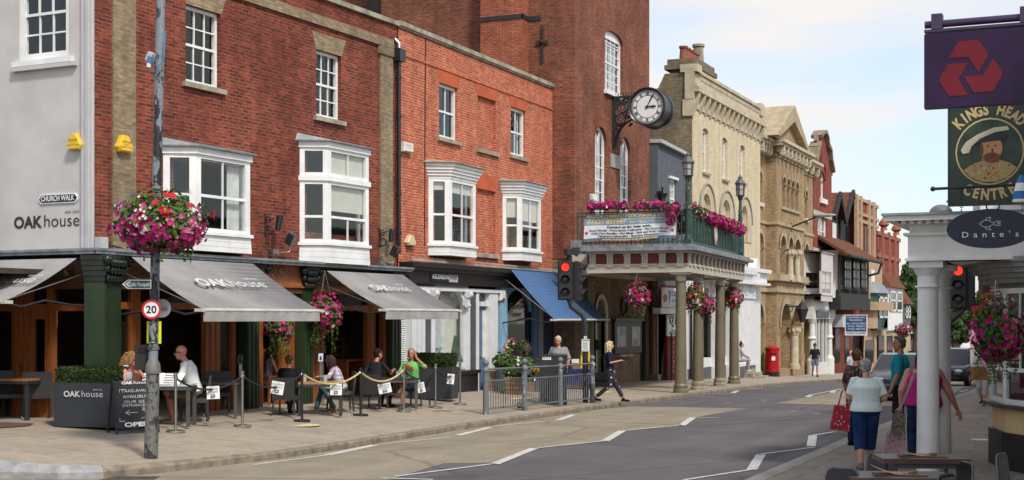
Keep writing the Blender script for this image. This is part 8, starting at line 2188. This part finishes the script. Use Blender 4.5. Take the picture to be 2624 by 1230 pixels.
b.build('frame',wood('driftwood',(.14,.09,.06),(.24,.17,.12),.7),t);b=MB();b.box(-.2,-.22,.56,.2,.2,.59);b.build('seat',MATS['driftwood'],t);b=MB()
for z in(.8,.95):b.beam((-.2,.12+(z-.8)*.5,z),(.2,.12+(z-.8)*.5,z),.02,.09)
b.build('back_slat',MATS['driftwood'],t)
t,k,h=florist('cloth_table','table under a navy cloth behind the railing beside the traffic light pole','table',1477,945,1.3);b=MB();b.box(-.62,-.4,.15,.62,.4,h);b.build('navy_cloth',flat('navy_cloth',(.012,.018,.10),.9,var=.3,vs=6),t)
tz=h;tp_=t.location.copy()
def ontab(nm,lab,cat,dx,bld):o=thing(nm,lab,cat,tp_+Vector((dx*ct,dx*st-.1,tz)),TH,'goods on the navy cloth');bld(o);return o
def _cr(o):b=MB();b.box(-.3,-.15,0,.3,.15,.2);b.build('crate',CRT,o)
def _pt(o):b=MB();b.lathe([(0,0),(.1,0),(.16,.2),(.13,.2)],12);b.build('pot',flat('pale_pot',(.42,.46,.42),.5),o)
def _bx(o):b=MB();b.box(-.12,-.08,0,.12,.08,.32);b.build('carton',OFFW,o)
ontab('wooden_tray','wooden tray on the navy cloth','tray',.2,_cr);ontab('plant_pot','pale plant pot on the navy cloth','pot',-.4,_pt);ontab('white_carton','white carton on the navy cloth behind the tray','carton',.0,_bx)
t,k,h=florist('topiary_tree','clipped ball topiary tree in a terracotta pot beside the walking woman','topiary',1526,884,1.0);b=MB();b.tube([(0,0,.3),(0,0,h)],.025,6);b.build('stem',BARK,t);b=MB();b.lathe([(0,0),(.16,0),(.22,.38),(.19,.38)],14);b.build('pot',POT,t);cluster(t,[((0,0,h),(.19,.19,.19))],700,[],3,.045,LEAF2,.05,0,0,True)
u=ORG.u_(1165,-.3);z=ORG.z_(1165,927,-.3);z2=ORG.z_(1165,861,-.3);t=ORG.at('topiary_cone','clipped topiary cone in a white pot in the salon window','topiary',u,.3,z);b=MB();rr2=random.Random(4)
for i in range(1500):f_=rr2.random()**.7;a=rr2.random()*6.28;w_=.30*(1-(1-f_)*1.0)+.04;f2_=1-f_;rleaf(b,Vector((w_*math.cos(a),w_*math.sin(a)*.9,(z2-z)*f2_)),(math.cos(a),math.sin(a),.4),.045,rr2)
b.tube([(0,0,0),(0,0,(z2-z)*.95)],[.27,.02],10);b.build('cone_foliage',leaf('sage_leaf',(.05,.085,.045),(.10,.15,.08)),t);b=MB();b.tube([(0,0,-.75),(0,0,-.0)],[.2,.28],14);b.build('pot',OFFW,t)
r_=ORG.rect(1112,1138,891,926,-.2);t=ORG.at('leaning_poster','tilted printed poster leaning in the salon window','poster',(r_[0]+r_[1])/2,.15,r_[2]);b=MB();b.prism([(-.35,0,0),(.25,0,-.1),(.12,.1,1.0),(-.42,.1,1.05)],(0,.02,0));b.build('sheet',OFFW,t);b=MB();rr2=random.Random(5)
for i in range(30):x,z=rr2.uniform(-.28,.08),rr2.uniform(.1,.9);b.cbox((x,-.01+z*.1,z),(.1*rr2.random()+.02,.005,.09*rr2.random()+.02),m=Matrix.Rotation(rr2.random(),4,'Y'))
b.build('printed_drawing',flat('poster_grey',(.2,.3,.3),.7),t)
SK=flat('skin',(.50,.25,.165),.5,var=.08,vs=9);SKT=flat('tanned_skin',(.40,.17,.095),.5,var=.08,vs=9);SKR=flat('flushed_skin',(.56,.25,.185),.48,var=.08,vs=9)
def hairm(nm,c):return flat(nm,c,.75,var=.5,vs=34,spec=.2)
def limb(b,ps,rs,n=10):
 b.tube(ps,rs,n)
 for p,r_ in zip(ps,rs):b.ball(p,r_,n,6)
def loft(b,rings,n=16):
 vs=[]
 for(c_,rx,ry,ax,fw)in rings:vs+=[c_+ax*(rx*math.cos(2*PI*i/n))+fw*(ry*math.sin(2*PI*i/n))for i in range(n)]
 k=len(rings)
 b.add(vs,[(i*n+j,i*n+(j+1)%n,(i+1)*n+(j+1)%n,(i+1)*n+j)for i in range(k-1)for j in range(n)]+[tuple(range(n))[::-1],tuple(range((k-1)*n,k*n))])
def skinned(b,name,m,parent,vox,sm=4):
 o=b.build(name,m,parent)
 r_=o.modifiers.new('r','REMESH');r_.mode='VOXEL';r_.voxel_size=vox;r_.use_smooth_shade=True
 if sm:s_=o.modifiers.new('s','SMOOTH');s_.iterations=sm;s_.factor=.5
 dg=bpy.context.evaluated_depsgraph_get();me=bpy.data.meshes.new_from_object(o.evaluated_get(dg));old=o.data;o.modifiers.clear();o.data=me;bpy.data.meshes.remove(old);me.name=name
 if not me.materials:me.materials.append(m)
 me.polygons.foreach_set('use_smooth',[True]*len(me.polygons));return o
V=Vector
STAND=dict(hip=V((0,0,.95)),chest=V((0,.0,1.24)),neck=V((0,-.015,1.455)),head=V((0,.015,1.60)),sL=V((-.185,-.01,1.405)),sR=V((.185,-.01,1.405)),eL=V((-.235,-.03,1.12)),eR=V((.235,-.03,1.12)),wL=V((-.235,.06,.88)),wR=V((.235,.06,.88)),hL=V((-.09,0,.93)),hR=V((.09,0,.93)),kL=V((-.10,.03,.50)),kR=V((.10,.03,.50)),aL=V((-.10,-.02,.085)),aR=V((.10,-.02,.085)))
SIT=dict(hip=V((0,-.05,.55)),chest=V((0,.02,.84)),neck=V((0,.04,1.06)),head=V((0,.08,1.20)),sL=V((-.185,.03,1.01)),sR=V((.185,.03,1.01)),eL=V((-.25,.12,.76)),eR=V((.25,.12,.76)),wL=V((-.12,.36,.78)),wR=V((.12,.36,.78)),hL=V((-.09,-.03,.53)),hR=V((.09,-.03,.53)),kL=V((-.11,.40,.52)),kR=V((.11,.40,.52)),aL=V((-.11,.36,.085)),aR=V((.11,.36,.085)))
def walk(st=.24,sw=.12,**k):
 P=dict(STAND);P.update(kL=V((-.09,.16,.52)),aL=V((-.08,st+.04,.10)),kR=V((.09,.03,.50)),aR=V((.08,-st-.06,.13)),eL=V((-.24,-.10,1.13)),wL=V((-.22,-.06-sw*.3,.89)),eR=V((.24,.02,1.12)),wR=V((.21,.14+sw*.3,.92)));P.update(k);return P
def person(label,loc,ph,s,P,skin,top,bottom,shoe,hair,w=1.0,sleeve=.5,leg=1.0,yaw=0,pitch=0,vox=.011,shades=False,tank=False,hem=-.06,cap=None,bald=False,grip=None,group=None,foot=None):
 t=thing('person',label,'person',loc,TH+R(ph),group);t.scale=(s,)*3
 ax0=(P['hR']-P['hL']).normalized();ax1=(P['sR']-P['sL']).normalized()
 sp=P['neck']-P['hip'];up_=sp.normalized();f0=up_.cross(ax0).normalized()*1;f1=up_.cross(ax1).normalized()
 def rings(e,lo,hi=1.0):
  ks=[(-.16,.13,.10),(-.06,.168,.118),(.05,.165,.118),(.25,.143,.105),(.45,.150,.110),(.68,.168,.118),(.86,.150,.095),(.95,.088,.075),(1.03,.055,.055)]
  out=[]
  for(f_,rx,ry)in ks:
   if f_<lo-.001 or f_>hi:continue
   c_=P['hip']+sp*f_+(P['chest']-(P['hip']+sp*.57))*max(0,1-abs(f_-.57)/.5)*.8
   a_=ax0.lerp(ax1,min(1,max(0,f_)));ww=1+(w-1)*(1.15 if f_<.8 else .5)
   out.append((c_,rx*ww+e,ry*(1+(ww-1)*1.3)+e,a_,up_.cross(a_).normalized()*-1 if False else up_.cross(a_).normalized()))
  return out
 wl=1+(w-1)*.8
 H=Matrix.Translation(P['head'])@Matrix.Rotation(yaw,4,'Z')@Matrix.Rotation(pitch,4,'X');hv=lambda x,y,z:H@V((x,y,z));H3=H.to_3x3()
 b=MB();loft(b,rings(0,-.2))
 for S in 'LR':
  q=1 if S=='R' else-1
  limb(b,[P['s'+S]-V((0,0,.02)),P['e'+S],P['w'+S]],[.046*wl,.040*wl,.027],10)
  kn,an=P['k'+S],P['a'+S];mid=kn.lerp(an,.32);mid=mid+V((0,-.018,0))
  limb(b,[P['h'+S]-V((0,0,.03)),kn,mid,an],[.083*wl,.055*wl,.054*wl,.035],12)
  fd=(foot or{}).get(S,V((q*.15,1,0))).normalized();limb(b,[an+V((0,0,-.05))-fd*.03,an+fd*.15+V((0,0,-.062))],[.03,.022],8)
  d=(P['w'+S]-P['e'+S]).normalized();side=d.cross(V((0,0,1)));side=side.normalized()if side.length>.2 else ax1;pn=side.cross(d).normalized()
  if grip and S in grip:d=grip[S].normalized();side=d.cross(ax1 if abs(d.dot(ax1))<.8 else V((0,1,0))).normalized();pn=side.cross(d).normalized()
  c_=P['w'+S]+d*.045;limb(b,[P['w'+S],c_+d*.035],[.024,.030],8);b.ball(c_+side*.012,.027,8,6);b.ball(c_-side*.012,.027,8,6)
  for k_,(L,o_)in enumerate(((.070,-.030),(.080,-.010),(.074,.011),(.058,.031))):
   r0=c_+d*.04+side*o_;r1=r0+d*L*.5-pn*.008;limb(b,[r0,r1,r1+(d*.75-pn*.65)*L*.5],[.0105,.0098,.009],6)
  r0=c_-side*.03;limb(b,[r0,r0+(d*.5-side*.8)*.04,r0+(d*.9-side*.7)*.065],[.012,.011,.009],6)
 limb(b,[P['neck']-up_*.03,hv(0,-.02,-.06)],[.054,.052],10)
 b.ball(hv(0,-.005,.03),(.076,.096,.098),16,10,H3);b.ball(hv(0,.022,-.045),(.058,.070,.078),14,8,H3);b.ball(hv(0,.055,-.085),(.032,.032,.028),8,6,H3)
 limb(b,[hv(0,.088,.02),hv(0,.108,-.022)],[.010,.016],8);b.ball(hv(.034,.072,-.03),(.022,.02,.02),8,6,H3);b.ball(hv(-.034,.072,-.03),(.022,.02,.02),8,6,H3)
 for q in(-1,1):b.ball(hv(q*.078,-.005,-.012),(.012,.022,.034),8,6,H3)
 skinned(b,'body',skin,t,vox,3)
 b=MB()
 for q in(-1,1):b.ball(hv(q*.030,.083,.010),(.013,.008,.007),8,6,H3)
 if not shades:b.build('eyes',flat('eye_dark',(.03,.02,.015),.3),t)
 b=MB()
 for q in(-1,1):b.ball(hv(q*.031,.087,.032),(.020,.008,.005),8,5,H3)
 b.build('eyebrows',flat('brow',(.08,.05,.03),.8),t)
 b=MB();b.ball(hv(0,.087,-.062),(.023,.008,.007),8,5,H3);b.build('mouth',flat('lip',(.34,.09,.08),.5),t)
 if shades:
  b=MB()
  for q in(-1,1):b.ball(hv(q*.034,.093,.008),(.034,.012,.023),10,6,H3);b.beam(hv(q*.066,.08,.014),hv(q*.082,-.02,.012),.006,.010)
  b.beam(hv(-.05,.096,.016),hv(.05,.096,.016),.008,.008);b.build('sunglasses',flat('shades_black',(.01,.01,.012),.1),t)
 b=MB();loft(b,rings(.013,hem,.97 if not tank else .90))
 for S in 'LR':
  if tank:limb(b,[P['s'+S].lerp(P['neck'],.45)+V((0,-.04,.045)),P['s'+S].lerp(P['neck'],.4)+V((0,.04,.045))],[.022,.022],8)
  else:
   e_=sleeve*2;pts=[P['s'+S].lerp(P['neck'],.25)-V((0,0,.012)),P['s'+S]-V((0,0,.022))];rr_=[.038*wl,.051*wl]
   pts.append(P['s'+S].lerp(P['e'+S],min(1,e_)));rr_.append(.062*wl-.008*min(1,e_))
   if e_>1:pts.append(P['e'+S].lerp(P['w'+S],e_-1));rr_.append(.040)
   b.tube(pts,rr_,12);[b.ball(p,r_,10,6)for p,r_ in zip(pts[:-1],rr_[:-1])]
 skinned(b,'top',top,t,vox)
 if bottom:
  b=MB();loft(b,rings(.010,-.2,.26))
  for S in 'LR':
   h_,kn,an=P['h'+S]-V((0,0,.02)),P['k'+S],P['a'+S];pts=[h_,h_.lerp(kn,min(1,leg*2))];rr_=[.098*wl,(.077 if leg>.45 else .088)*wl]
   if leg>.5:pts.append(kn.lerp(an,(leg-.5)*2));rr_.append((.056 if leg>.9 else .070)*wl)
   b.tube(pts,rr_,12);[b.ball(p,r_,10,6)for p,r_ in zip(pts[:-1],rr_[:-1])]
  skinned(b,'trousers',bottom,t,vox)
 if shoe:
  b=MB()
  for S in 'LR':
   q=1 if S=='R' else-1;an=P['a'+S];fd=(foot or{}).get(S,V((q*.15,1,0))).normalized();fd2=V((fd.x,fd.y,0));limb(b,[an+V((0,0,-.045))-fd*.03,an+fd*.07+V((0,0,-.048)),an+fd*.16+V((0,0,-.055))],[.042,.038,.032],10);limb(b,[an+V((0,0,-.04)),an+V((0,0,.01))],[.042,.044],10)
  skinned(b,'shoes',shoe,t,.010)
 if hair:
  m_,sty=hair;b=MB();rr_=random.Random(len(label))
  if sty!='fringe':b.ball(hv(0,-.022,.045),(.082,.092,.092),16,10,H3);b.ball(hv(0,-.045,.0),(.078,.072,.085),14,8,H3)
  if sty in('curl','short'):
   for i in range(70):
    d=rdir(rr_);d.z=abs(d.z)*1.1-.15;d.normalize()
    if d.y>.55 and d.z<.55:continue
    b.ball(hv(d.x*.082,-.022+d.y*.090,.042+d.z*.092),.019 if sty=='curl' else .013,6,4)
  if sty in('long','bob'):
   L=.20 if sty=='long' else .10
   for q in(-1,1):
    for y in(-.07,-.03,.02):limb(b,[hv(q*.066,y,.05),hv(q*.084,y,-.04),hv(q*(.080+.01*(y>0)),y-.01,-.04-L)],[.03,.033,.022],8)
   limb(b,[hv(0,-.09,.03),hv(0,-.10,-.06),hv(0,-.10,-.06-L)],[.06,.06,.05],10);limb(b,[hv(-.05,.055,.092),hv(.055,.06,.088)],[.026,.026],8)
  if sty=='bun':b.ball(hv(0,-.04,.15),(.05,.05,.045),10,6,H3)
  skinned(b,'hair',m_,t,.009,2)
 if cap:b=MB();b.ball(hv(0,-.01,.065),(.084,.098,.068),16,8,H3);b.ball(hv(0,.11,.062),(.062,.065,.010),12,6,H3);b.build('cap',cap,t)
 return t
def cl(nm,c,v=.14):return flat(nm,c,.9,var=v,vs=7,bmp=.8,bs=13,spec=.12)
JEAN=cl('blue_denim',(.018,.035,.085),.25);NAVY=cl('navy_cloth_top',(.014,.017,.04));BLKC=cl('black_cloth',(.014,.014,.016));KHA=cl('khaki_cloth',(.20,.15,.09))
def sat(label,px,gy,head,ph,P,*a,**k):
 p=gp(px,gy);s_=(gy-head)/FL*depth(p)/1.31;return person(label,p,ph,s_,P,*a,**k)
def up(label,px,fy,head,ph,P,*a,D=None,zf=zl,nom=1.715,**k):
 if D:p=wp(px,fy,D);s_=(fy-head)*D/FL/nom
 else:p=gp(px,fy,zf);s_=(fy-head)/FL*depth(p)/nom
 return person(label,p,ph,s_,P,*a,**k)
def mod(P,**k):q=dict(P);q.update(k);return q
cafe='people seated outside the cafe'
sat('woman in a pale strap top and sunglasses leaning her face on her hand',308,1098,899,-85,mod(SIT,wL=V((.02,.22,1.12)),eL=V((-.16,.36,.86)),wR=V((.10,.46,.80)),chest=V((0,.06,.84)),neck=V((0,.12,1.04)),head=V((0,.18,1.17)),sL=V((-.17,.12,1.0)),sR=V((.17,.10,.99))),SKR,spots('floral_pale_blue',(.42,.44,.56),[(.6,.5,.55),(.25,.3,.5),(.7,.7,.72)],40),JEAN,BLKC,(hairm('blonde_brown_hair',(.24,.13,.05)),'bob'),shades=True,tank=True,pitch=-.45,yaw=.1,group=cafe,grip={'L':V((.3,.1,1))})
sat('bald man in a white T-shirt and khaki shorts with sunglasses at the pale table',490,1084,886,97,mod(SIT,wL=V((-.10,.42,.80)),wR=V((.06,.40,.80)),eL=V((-.26,.14,.82)),eR=V((.24,.16,.80)),chest=V((0,.03,.86)),neck=V((0,.10,1.07)),head=V((0,.17,1.19)),sL=V((-.19,.07,1.02)),sR=V((.19,.07,1.02)),aR=V((.10,.24,.085)),aL=V((-.10,.30,.085))),SKR,cl('white_tee',(.70,.70,.71),.06),KHA,None,None,shades=True,leg=.42,yaw=.12,w=1.08,group=cafe)
sat('man with brown curls in a black T-shirt seen from behind',738,1062,913,-14,mod(SIT,eR=V((.28,.08,.78)),wR=V((.22,.34,.80)),head=V((0,.10,1.20))),SKR,BLKC,JEAN,BLKC,(hairm('light_brown_hair',(.15,.075,.035)),'curl'),w=1.15,yaw=-.25,group=cafe)
sat('woman in a pink plaid shirt and teal jeans leaning on the wood table',870,1056,908,98,mod(SIT,wL=V((-.06,.44,.80)),wR=V((.10,.42,.80)),eL=V((-.24,.26,.80)),eR=V((.25,.22,.80)),chest=V((0,.08,.84)),neck=V((0,.16,1.04)),head=V((0,.22,1.17)),sL=V((-.17,.13,.99)),sR=V((.17,.13,.99)),aL=V((-.10,.12,.10)),kL=V((-.12,.38,.56)),aR=V((.12,.52,.085))),SKR,bands('pink_plaid',(.46,.30,.33),(.60,.58,.62),11,.5,0,.85,(.14,.17,.28)),cl('teal_jeans',(.055,.14,.17)),cl('tan_suede',(.30,.15,.07)),(hairm('dark_brown_bob',(.045,.025,.022)),'bob'),sleeve=.95,yaw=-.5,w=1.05,group=cafe)
sat('black haired man in a dark T-shirt seen from behind beside the yellow rope',962,1046,896,-32,mod(SIT,eR=V((.30,.16,.78)),wR=V((.16,.46,.84)),wL=V((-.26,.08,.55)),eL=V((-.27,-.06,.76)),head=V((0,.10,1.20))),SKT,cl('dark_tee',(.022,.022,.028)),BLKC,BLKC,(hairm('black_hair',(.015,.012,.011)),'curl'),yaw=-.35,w=1.0,group=cafe)
GT=sat('grey haired man in a bright green T-shirt holding his ear, legs crossed',1056,1046,895,163,mod(SIT,eL=V((-.36,.10,.92)),wL=V((-.13,.08,1.12)),wR=V((.14,.34,.82)),eR=V((.24,.14,.78)),kL=V((-.04,.42,.64)),aL=V((.16,.46,.34)),kR=V((.10,.40,.54)),aR=V((.08,.36,.085)),head=V((0,.05,1.20))),SKT,cl('green_tee',(.16,.50,.15),.08),cl('grey_blue_shorts',(.10,.14,.20)),cl('brown_hiking_shoe',(.10,.075,.055)),(hairm('grey_hair',(.20,.19,.18)),'short'),leg=.42,yaw=.2,group=cafe,grip={'L':V((.3,-.2,1))},foot={'L':V((.6,.6,.3))})
b=MB();b.prism([(-.10,.165,.84),(.15,.150,.93),(.16,.150,1.0),(-.09,.165,.91)],(0,.012,0));b.build('shirt_print',flat('print_red',(.50,.04,.03),.7),GT)
p_=OAK.w(OAK.u_(690,-.45),.45,zg);person('woman in a striped sleeveless top sitting in the cafe doorway',p_,-70,(985-880)/FL*depth(p_)/.92,mod(SIT),SK,bands('striped_blue_white',(.40,.42,.50),(.13,.15,.25),26,.5,0),cl('print_skirt',(.3,.28,.28),.5),BLKC,(hairm('dark_hair',(.04,.025,.02)),'bob'),tank=True)
up('grey haired man in a grey T-shirt standing behind the black cabinet',1432,1030,862,158,mod(STAND,head=V((0,.06,1.59)),neck=V((0,.02,1.45)),eL=V((-.28,.0,1.12)),eR=V((.27,.0,1.13))),SKR,cl('grey_tee',(.26,.26,.27)),cl('grey_trousers',(.06,.06,.07)),BLKC,(hairm('white_hair',(.52,.51,.49)),'short'),w=1.25,pitch=-.25,yaw=.25)
up('woman with blonde hair striding in a navy top and floral trousers',1562,1031,875,-100,walk(.34,.1,eR=V((.23,.05,1.12)),wR=V((.14,.27,1.17)),eL=V((-.25,-.08,1.12)),wL=V((-.23,.06,.92))),SK,NAVY,spots('floral_navy',(.012,.014,.03),[(.6,.5,.5),(.5,.04,.06),(.02,.02,.04),(.02,.02,.04)],13),BLKC,(hairm('pale_blonde_hair',(.62,.50,.30)),'long'),leg=.93,sleeve=.45,shades=False)
person('woman in grey leggings with a dark bun sitting on the white shop step',wp(1896,952,61.5),-85,74*61.5/FL/1.31,mod(SIT,wL=V((-.1,.3,.66)),wR=V((.1,.32,.68))),SK,cl('pale_grey_tee',(.45,.45,.47)),cl('grey_leggings',(.30,.29,.33)),cl('pale_pink_shoe',(.6,.45,.45)),(hairm('dark_hair',(.04,.025,.02)),'bun'))
up('man in a dark cap, navy polo and denim shorts walking towards the camera',2088,966,880,178,walk(.2),SKT,NAVY,cl('denim_shorts',(.10,.15,.22)),cl('dark_trainer',(.05,.05,.05)),(hairm('grey_hair',(.20,.19,.18)),'short'),leg=.42,cap=NAVY,vox=.013)
fg='people on the right pavement'
up('woman with short brown hair, sunglasses and a black floral top facing right',2192,1142,896,-62,mod(STAND,wL=V((-.26,.06,.86)),eL=V((-.27,-.02,1.12)),head=V((0,.05,1.59))),SKT,spots('floral_black',(.014,.013,.014),[(.5,.2,.2),(.45,.35,.3),(.2,.06,.07)],34),cl('navy_trousers',(.014,.017,.04)),BLKC,(hairm('chestnut_hair',(.09,.04,.02)),'curl'),shades=True,w=1.05,zf=zright,vox=.009,yaw=.2,group=fg)
up('white haired woman in a pale mint top and blue cropped jeans seen from behind',2219,1206,921,-4,walk(.12,.05,aR=V((.08,.20,.1)),kR=V((.09,.12,.5)),aL=V((-.10,-.14,.10)),kL=V((-.09,.0,.5)),eR=V((.27,-.05,1.12)),wR=V((.20,.15,1.02)),eL=V((-.25,.02,1.13)),wL=V((-.2,.22,1.05)),head=V((.01,.06,1.585))),SK,cl('mint_top',(.68,.76,.72),.05),cl('bright_denim',(.014,.036,.11),.25),cl('grey_sandal',(.16,.14,.12)),(hairm('silver_hair',(.36,.35,.33)),'curl'),w=1.35,leg=.72,sleeve=.42,zf=zright,vox=.009,yaw=-.5,pitch=-.15,group=fg)
tm_=up('man in a teal T-shirt with sunglasses pushed up on his cropped hair',2306,1130,864,68,mod(STAND,eL=V((-.26,.0,1.12)),wL=V((-.25,.10,.88))),SKT,cl('teal_tee',(.015,.22,.28),.1),BLKC,BLKC,(hairm('cropped_brown_grey',(.12,.085,.065)),'short'),w=1.15,zf=zright,D=24.3,vox=.009,yaw=.2,group=fg)
b=MB()
for q in(-1,1):b.ball((q*.034,.075,1.715),(.03,.025,.014),8,6);b.beam((q*.066,.07,1.71),(q*.085,-.06,1.64),.008,.012)
b.build('sunglasses',MATS['shades_black'],tm_)
up('woman in a bright pink tank top and jeans, half hidden by the columns',2366,1202,895,-2,walk(.12,.05,eR=V((.36,-.03,1.10)),wR=V((.50,.05,.84)),eL=V((-.31,-.02,1.13)),wL=V((-.30,.08,.90)),sL=V((-.21,-.01,1.40)),sR=V((.21,-.01,1.40))),SKR,cl('magenta_tank',(.50,.022,.20),.1),JEAN,cl('dark_trainer',(.05,.05,.05)),(hairm('dark_hair',(.04,.025,.02)),'bob'),w=1.5,leg=.88,tank=True,zf=zright,D=22.3,vox=.009,group=fg)
up('woman in a white top and striped cropped trousers behind the magenta basket',2519,1040,876,150,walk(.2,.0,eR=V((.22,.06,1.14)),wR=V((.12,.28,1.16)),wL=V((-.14,.26,1.12)),eL=V((-.24,.05,1.13))),SKR,cl('white_blouse',(.62,.62,.66),.06),bands('striped_trousers',(.50,.47,.46),(.28,.24,.24),30,.4,0),cl('brown_sandal',(.14,.08,.06)),(hairm('dark_hair',(.04,.025,.02)),'bob'),leg=.78,zf=zright,w=1.1,group=fg)
person('distant person with white hair and a pale blue top beyond the brown haired woman',wp(2181,984,68),10,84*68/FL/1.715,walk(.15),SK,cl('pale_blue_top',(.45,.5,.6)),BLKC,BLKC,(MATS['white_hair'],'short'),vox=.014)
def bag(label,px,py,D,w_,h_,d_,m,ph=0,hh=.22,flap=False,tilt=0,group='bags carried by the pedestrians'):
 k=D/FL;t=thing('bag',label,'bag',wp(px,py,D),TH+R(ph),group);t.rotation_euler.y=tilt;w_*=k;h_*=k
 b=MB();b.add([(-w_/2,-d_/2,0),(w_/2,-d_/2,0),(w_/2,d_/2,0),(-w_/2,d_/2,0),(-w_*.42,-d_*.3,h_),(w_*.42,-d_*.3,h_),(w_*.42,d_*.3,h_),(-w_*.42,d_*.3,h_)],[(0,3,2,1),(4,5,6,7),(0,1,5,4),(1,2,6,5),(2,3,7,6),(3,0,4,7)])
 if flap:b.box(-w_*.46,-d_*.55,h_*.45,w_*.46,d_*.35,h_*1.04)
 b.build('bag_body',m,t)
 for y in(-1,1):b=MB();b.tube([(-w_*.22,y*d_*.28,h_*.98),(-w_*.12,y*d_*.15,h_+hh*.8),(0,0,h_+hh),(w_*.12,y*d_*.15,h_+hh*.8),(w_*.22,y*d_*.28,h_*.98)],.010,6);b.build('handle',m,t)
 return t
REDF=spots('red_floral_bag',(.36,.010,.03),[(.55,.45,.45),(.5,.1,.12),(.36,.01,.03)],22,.28)
bag('red floral shopping bag hanging from the brown haired woman\'s hand',2151,1102,23.4,48,62,.2,REDF,-10,.3,tilt=.12)
bag('pink floral tote bag hanging beside the pink top woman',2295,1162,21.2,50,52,.16,spots('pink_floral_bag',(.42,.30,.32),[(.45,.04,.12),(.12,.08,.09),(.5,.2,.25)],34,.34),4,.24)
bb=bag('small green patterned shoulder bag on the pink top woman\'s hip',2300,1112,21.0,30,50,.12,spots('green_patterned_bag',(.10,.12,.08),[(.35,.14,.08),(.05,.07,.05),(.3,.28,.18)],30,.36),10,.05,True,.08)
b=MB();b.beam((-.02,0,.28),(.22,.05,.92),.012,.04);b.build('strap',flat('grey_strap',(.30,.28,.28),.8),bb)
bag('tan leather tote bag carried by the woman behind the basket',2509,974,34.5,40,34,.2,cl('tan_leather',(.30,.17,.07)),10,.22)
bb=bag('black handbag swinging from the striding blonde woman\'s arm',1543,990,37.2,36,34,.18,BLKC,-20,.5,True)
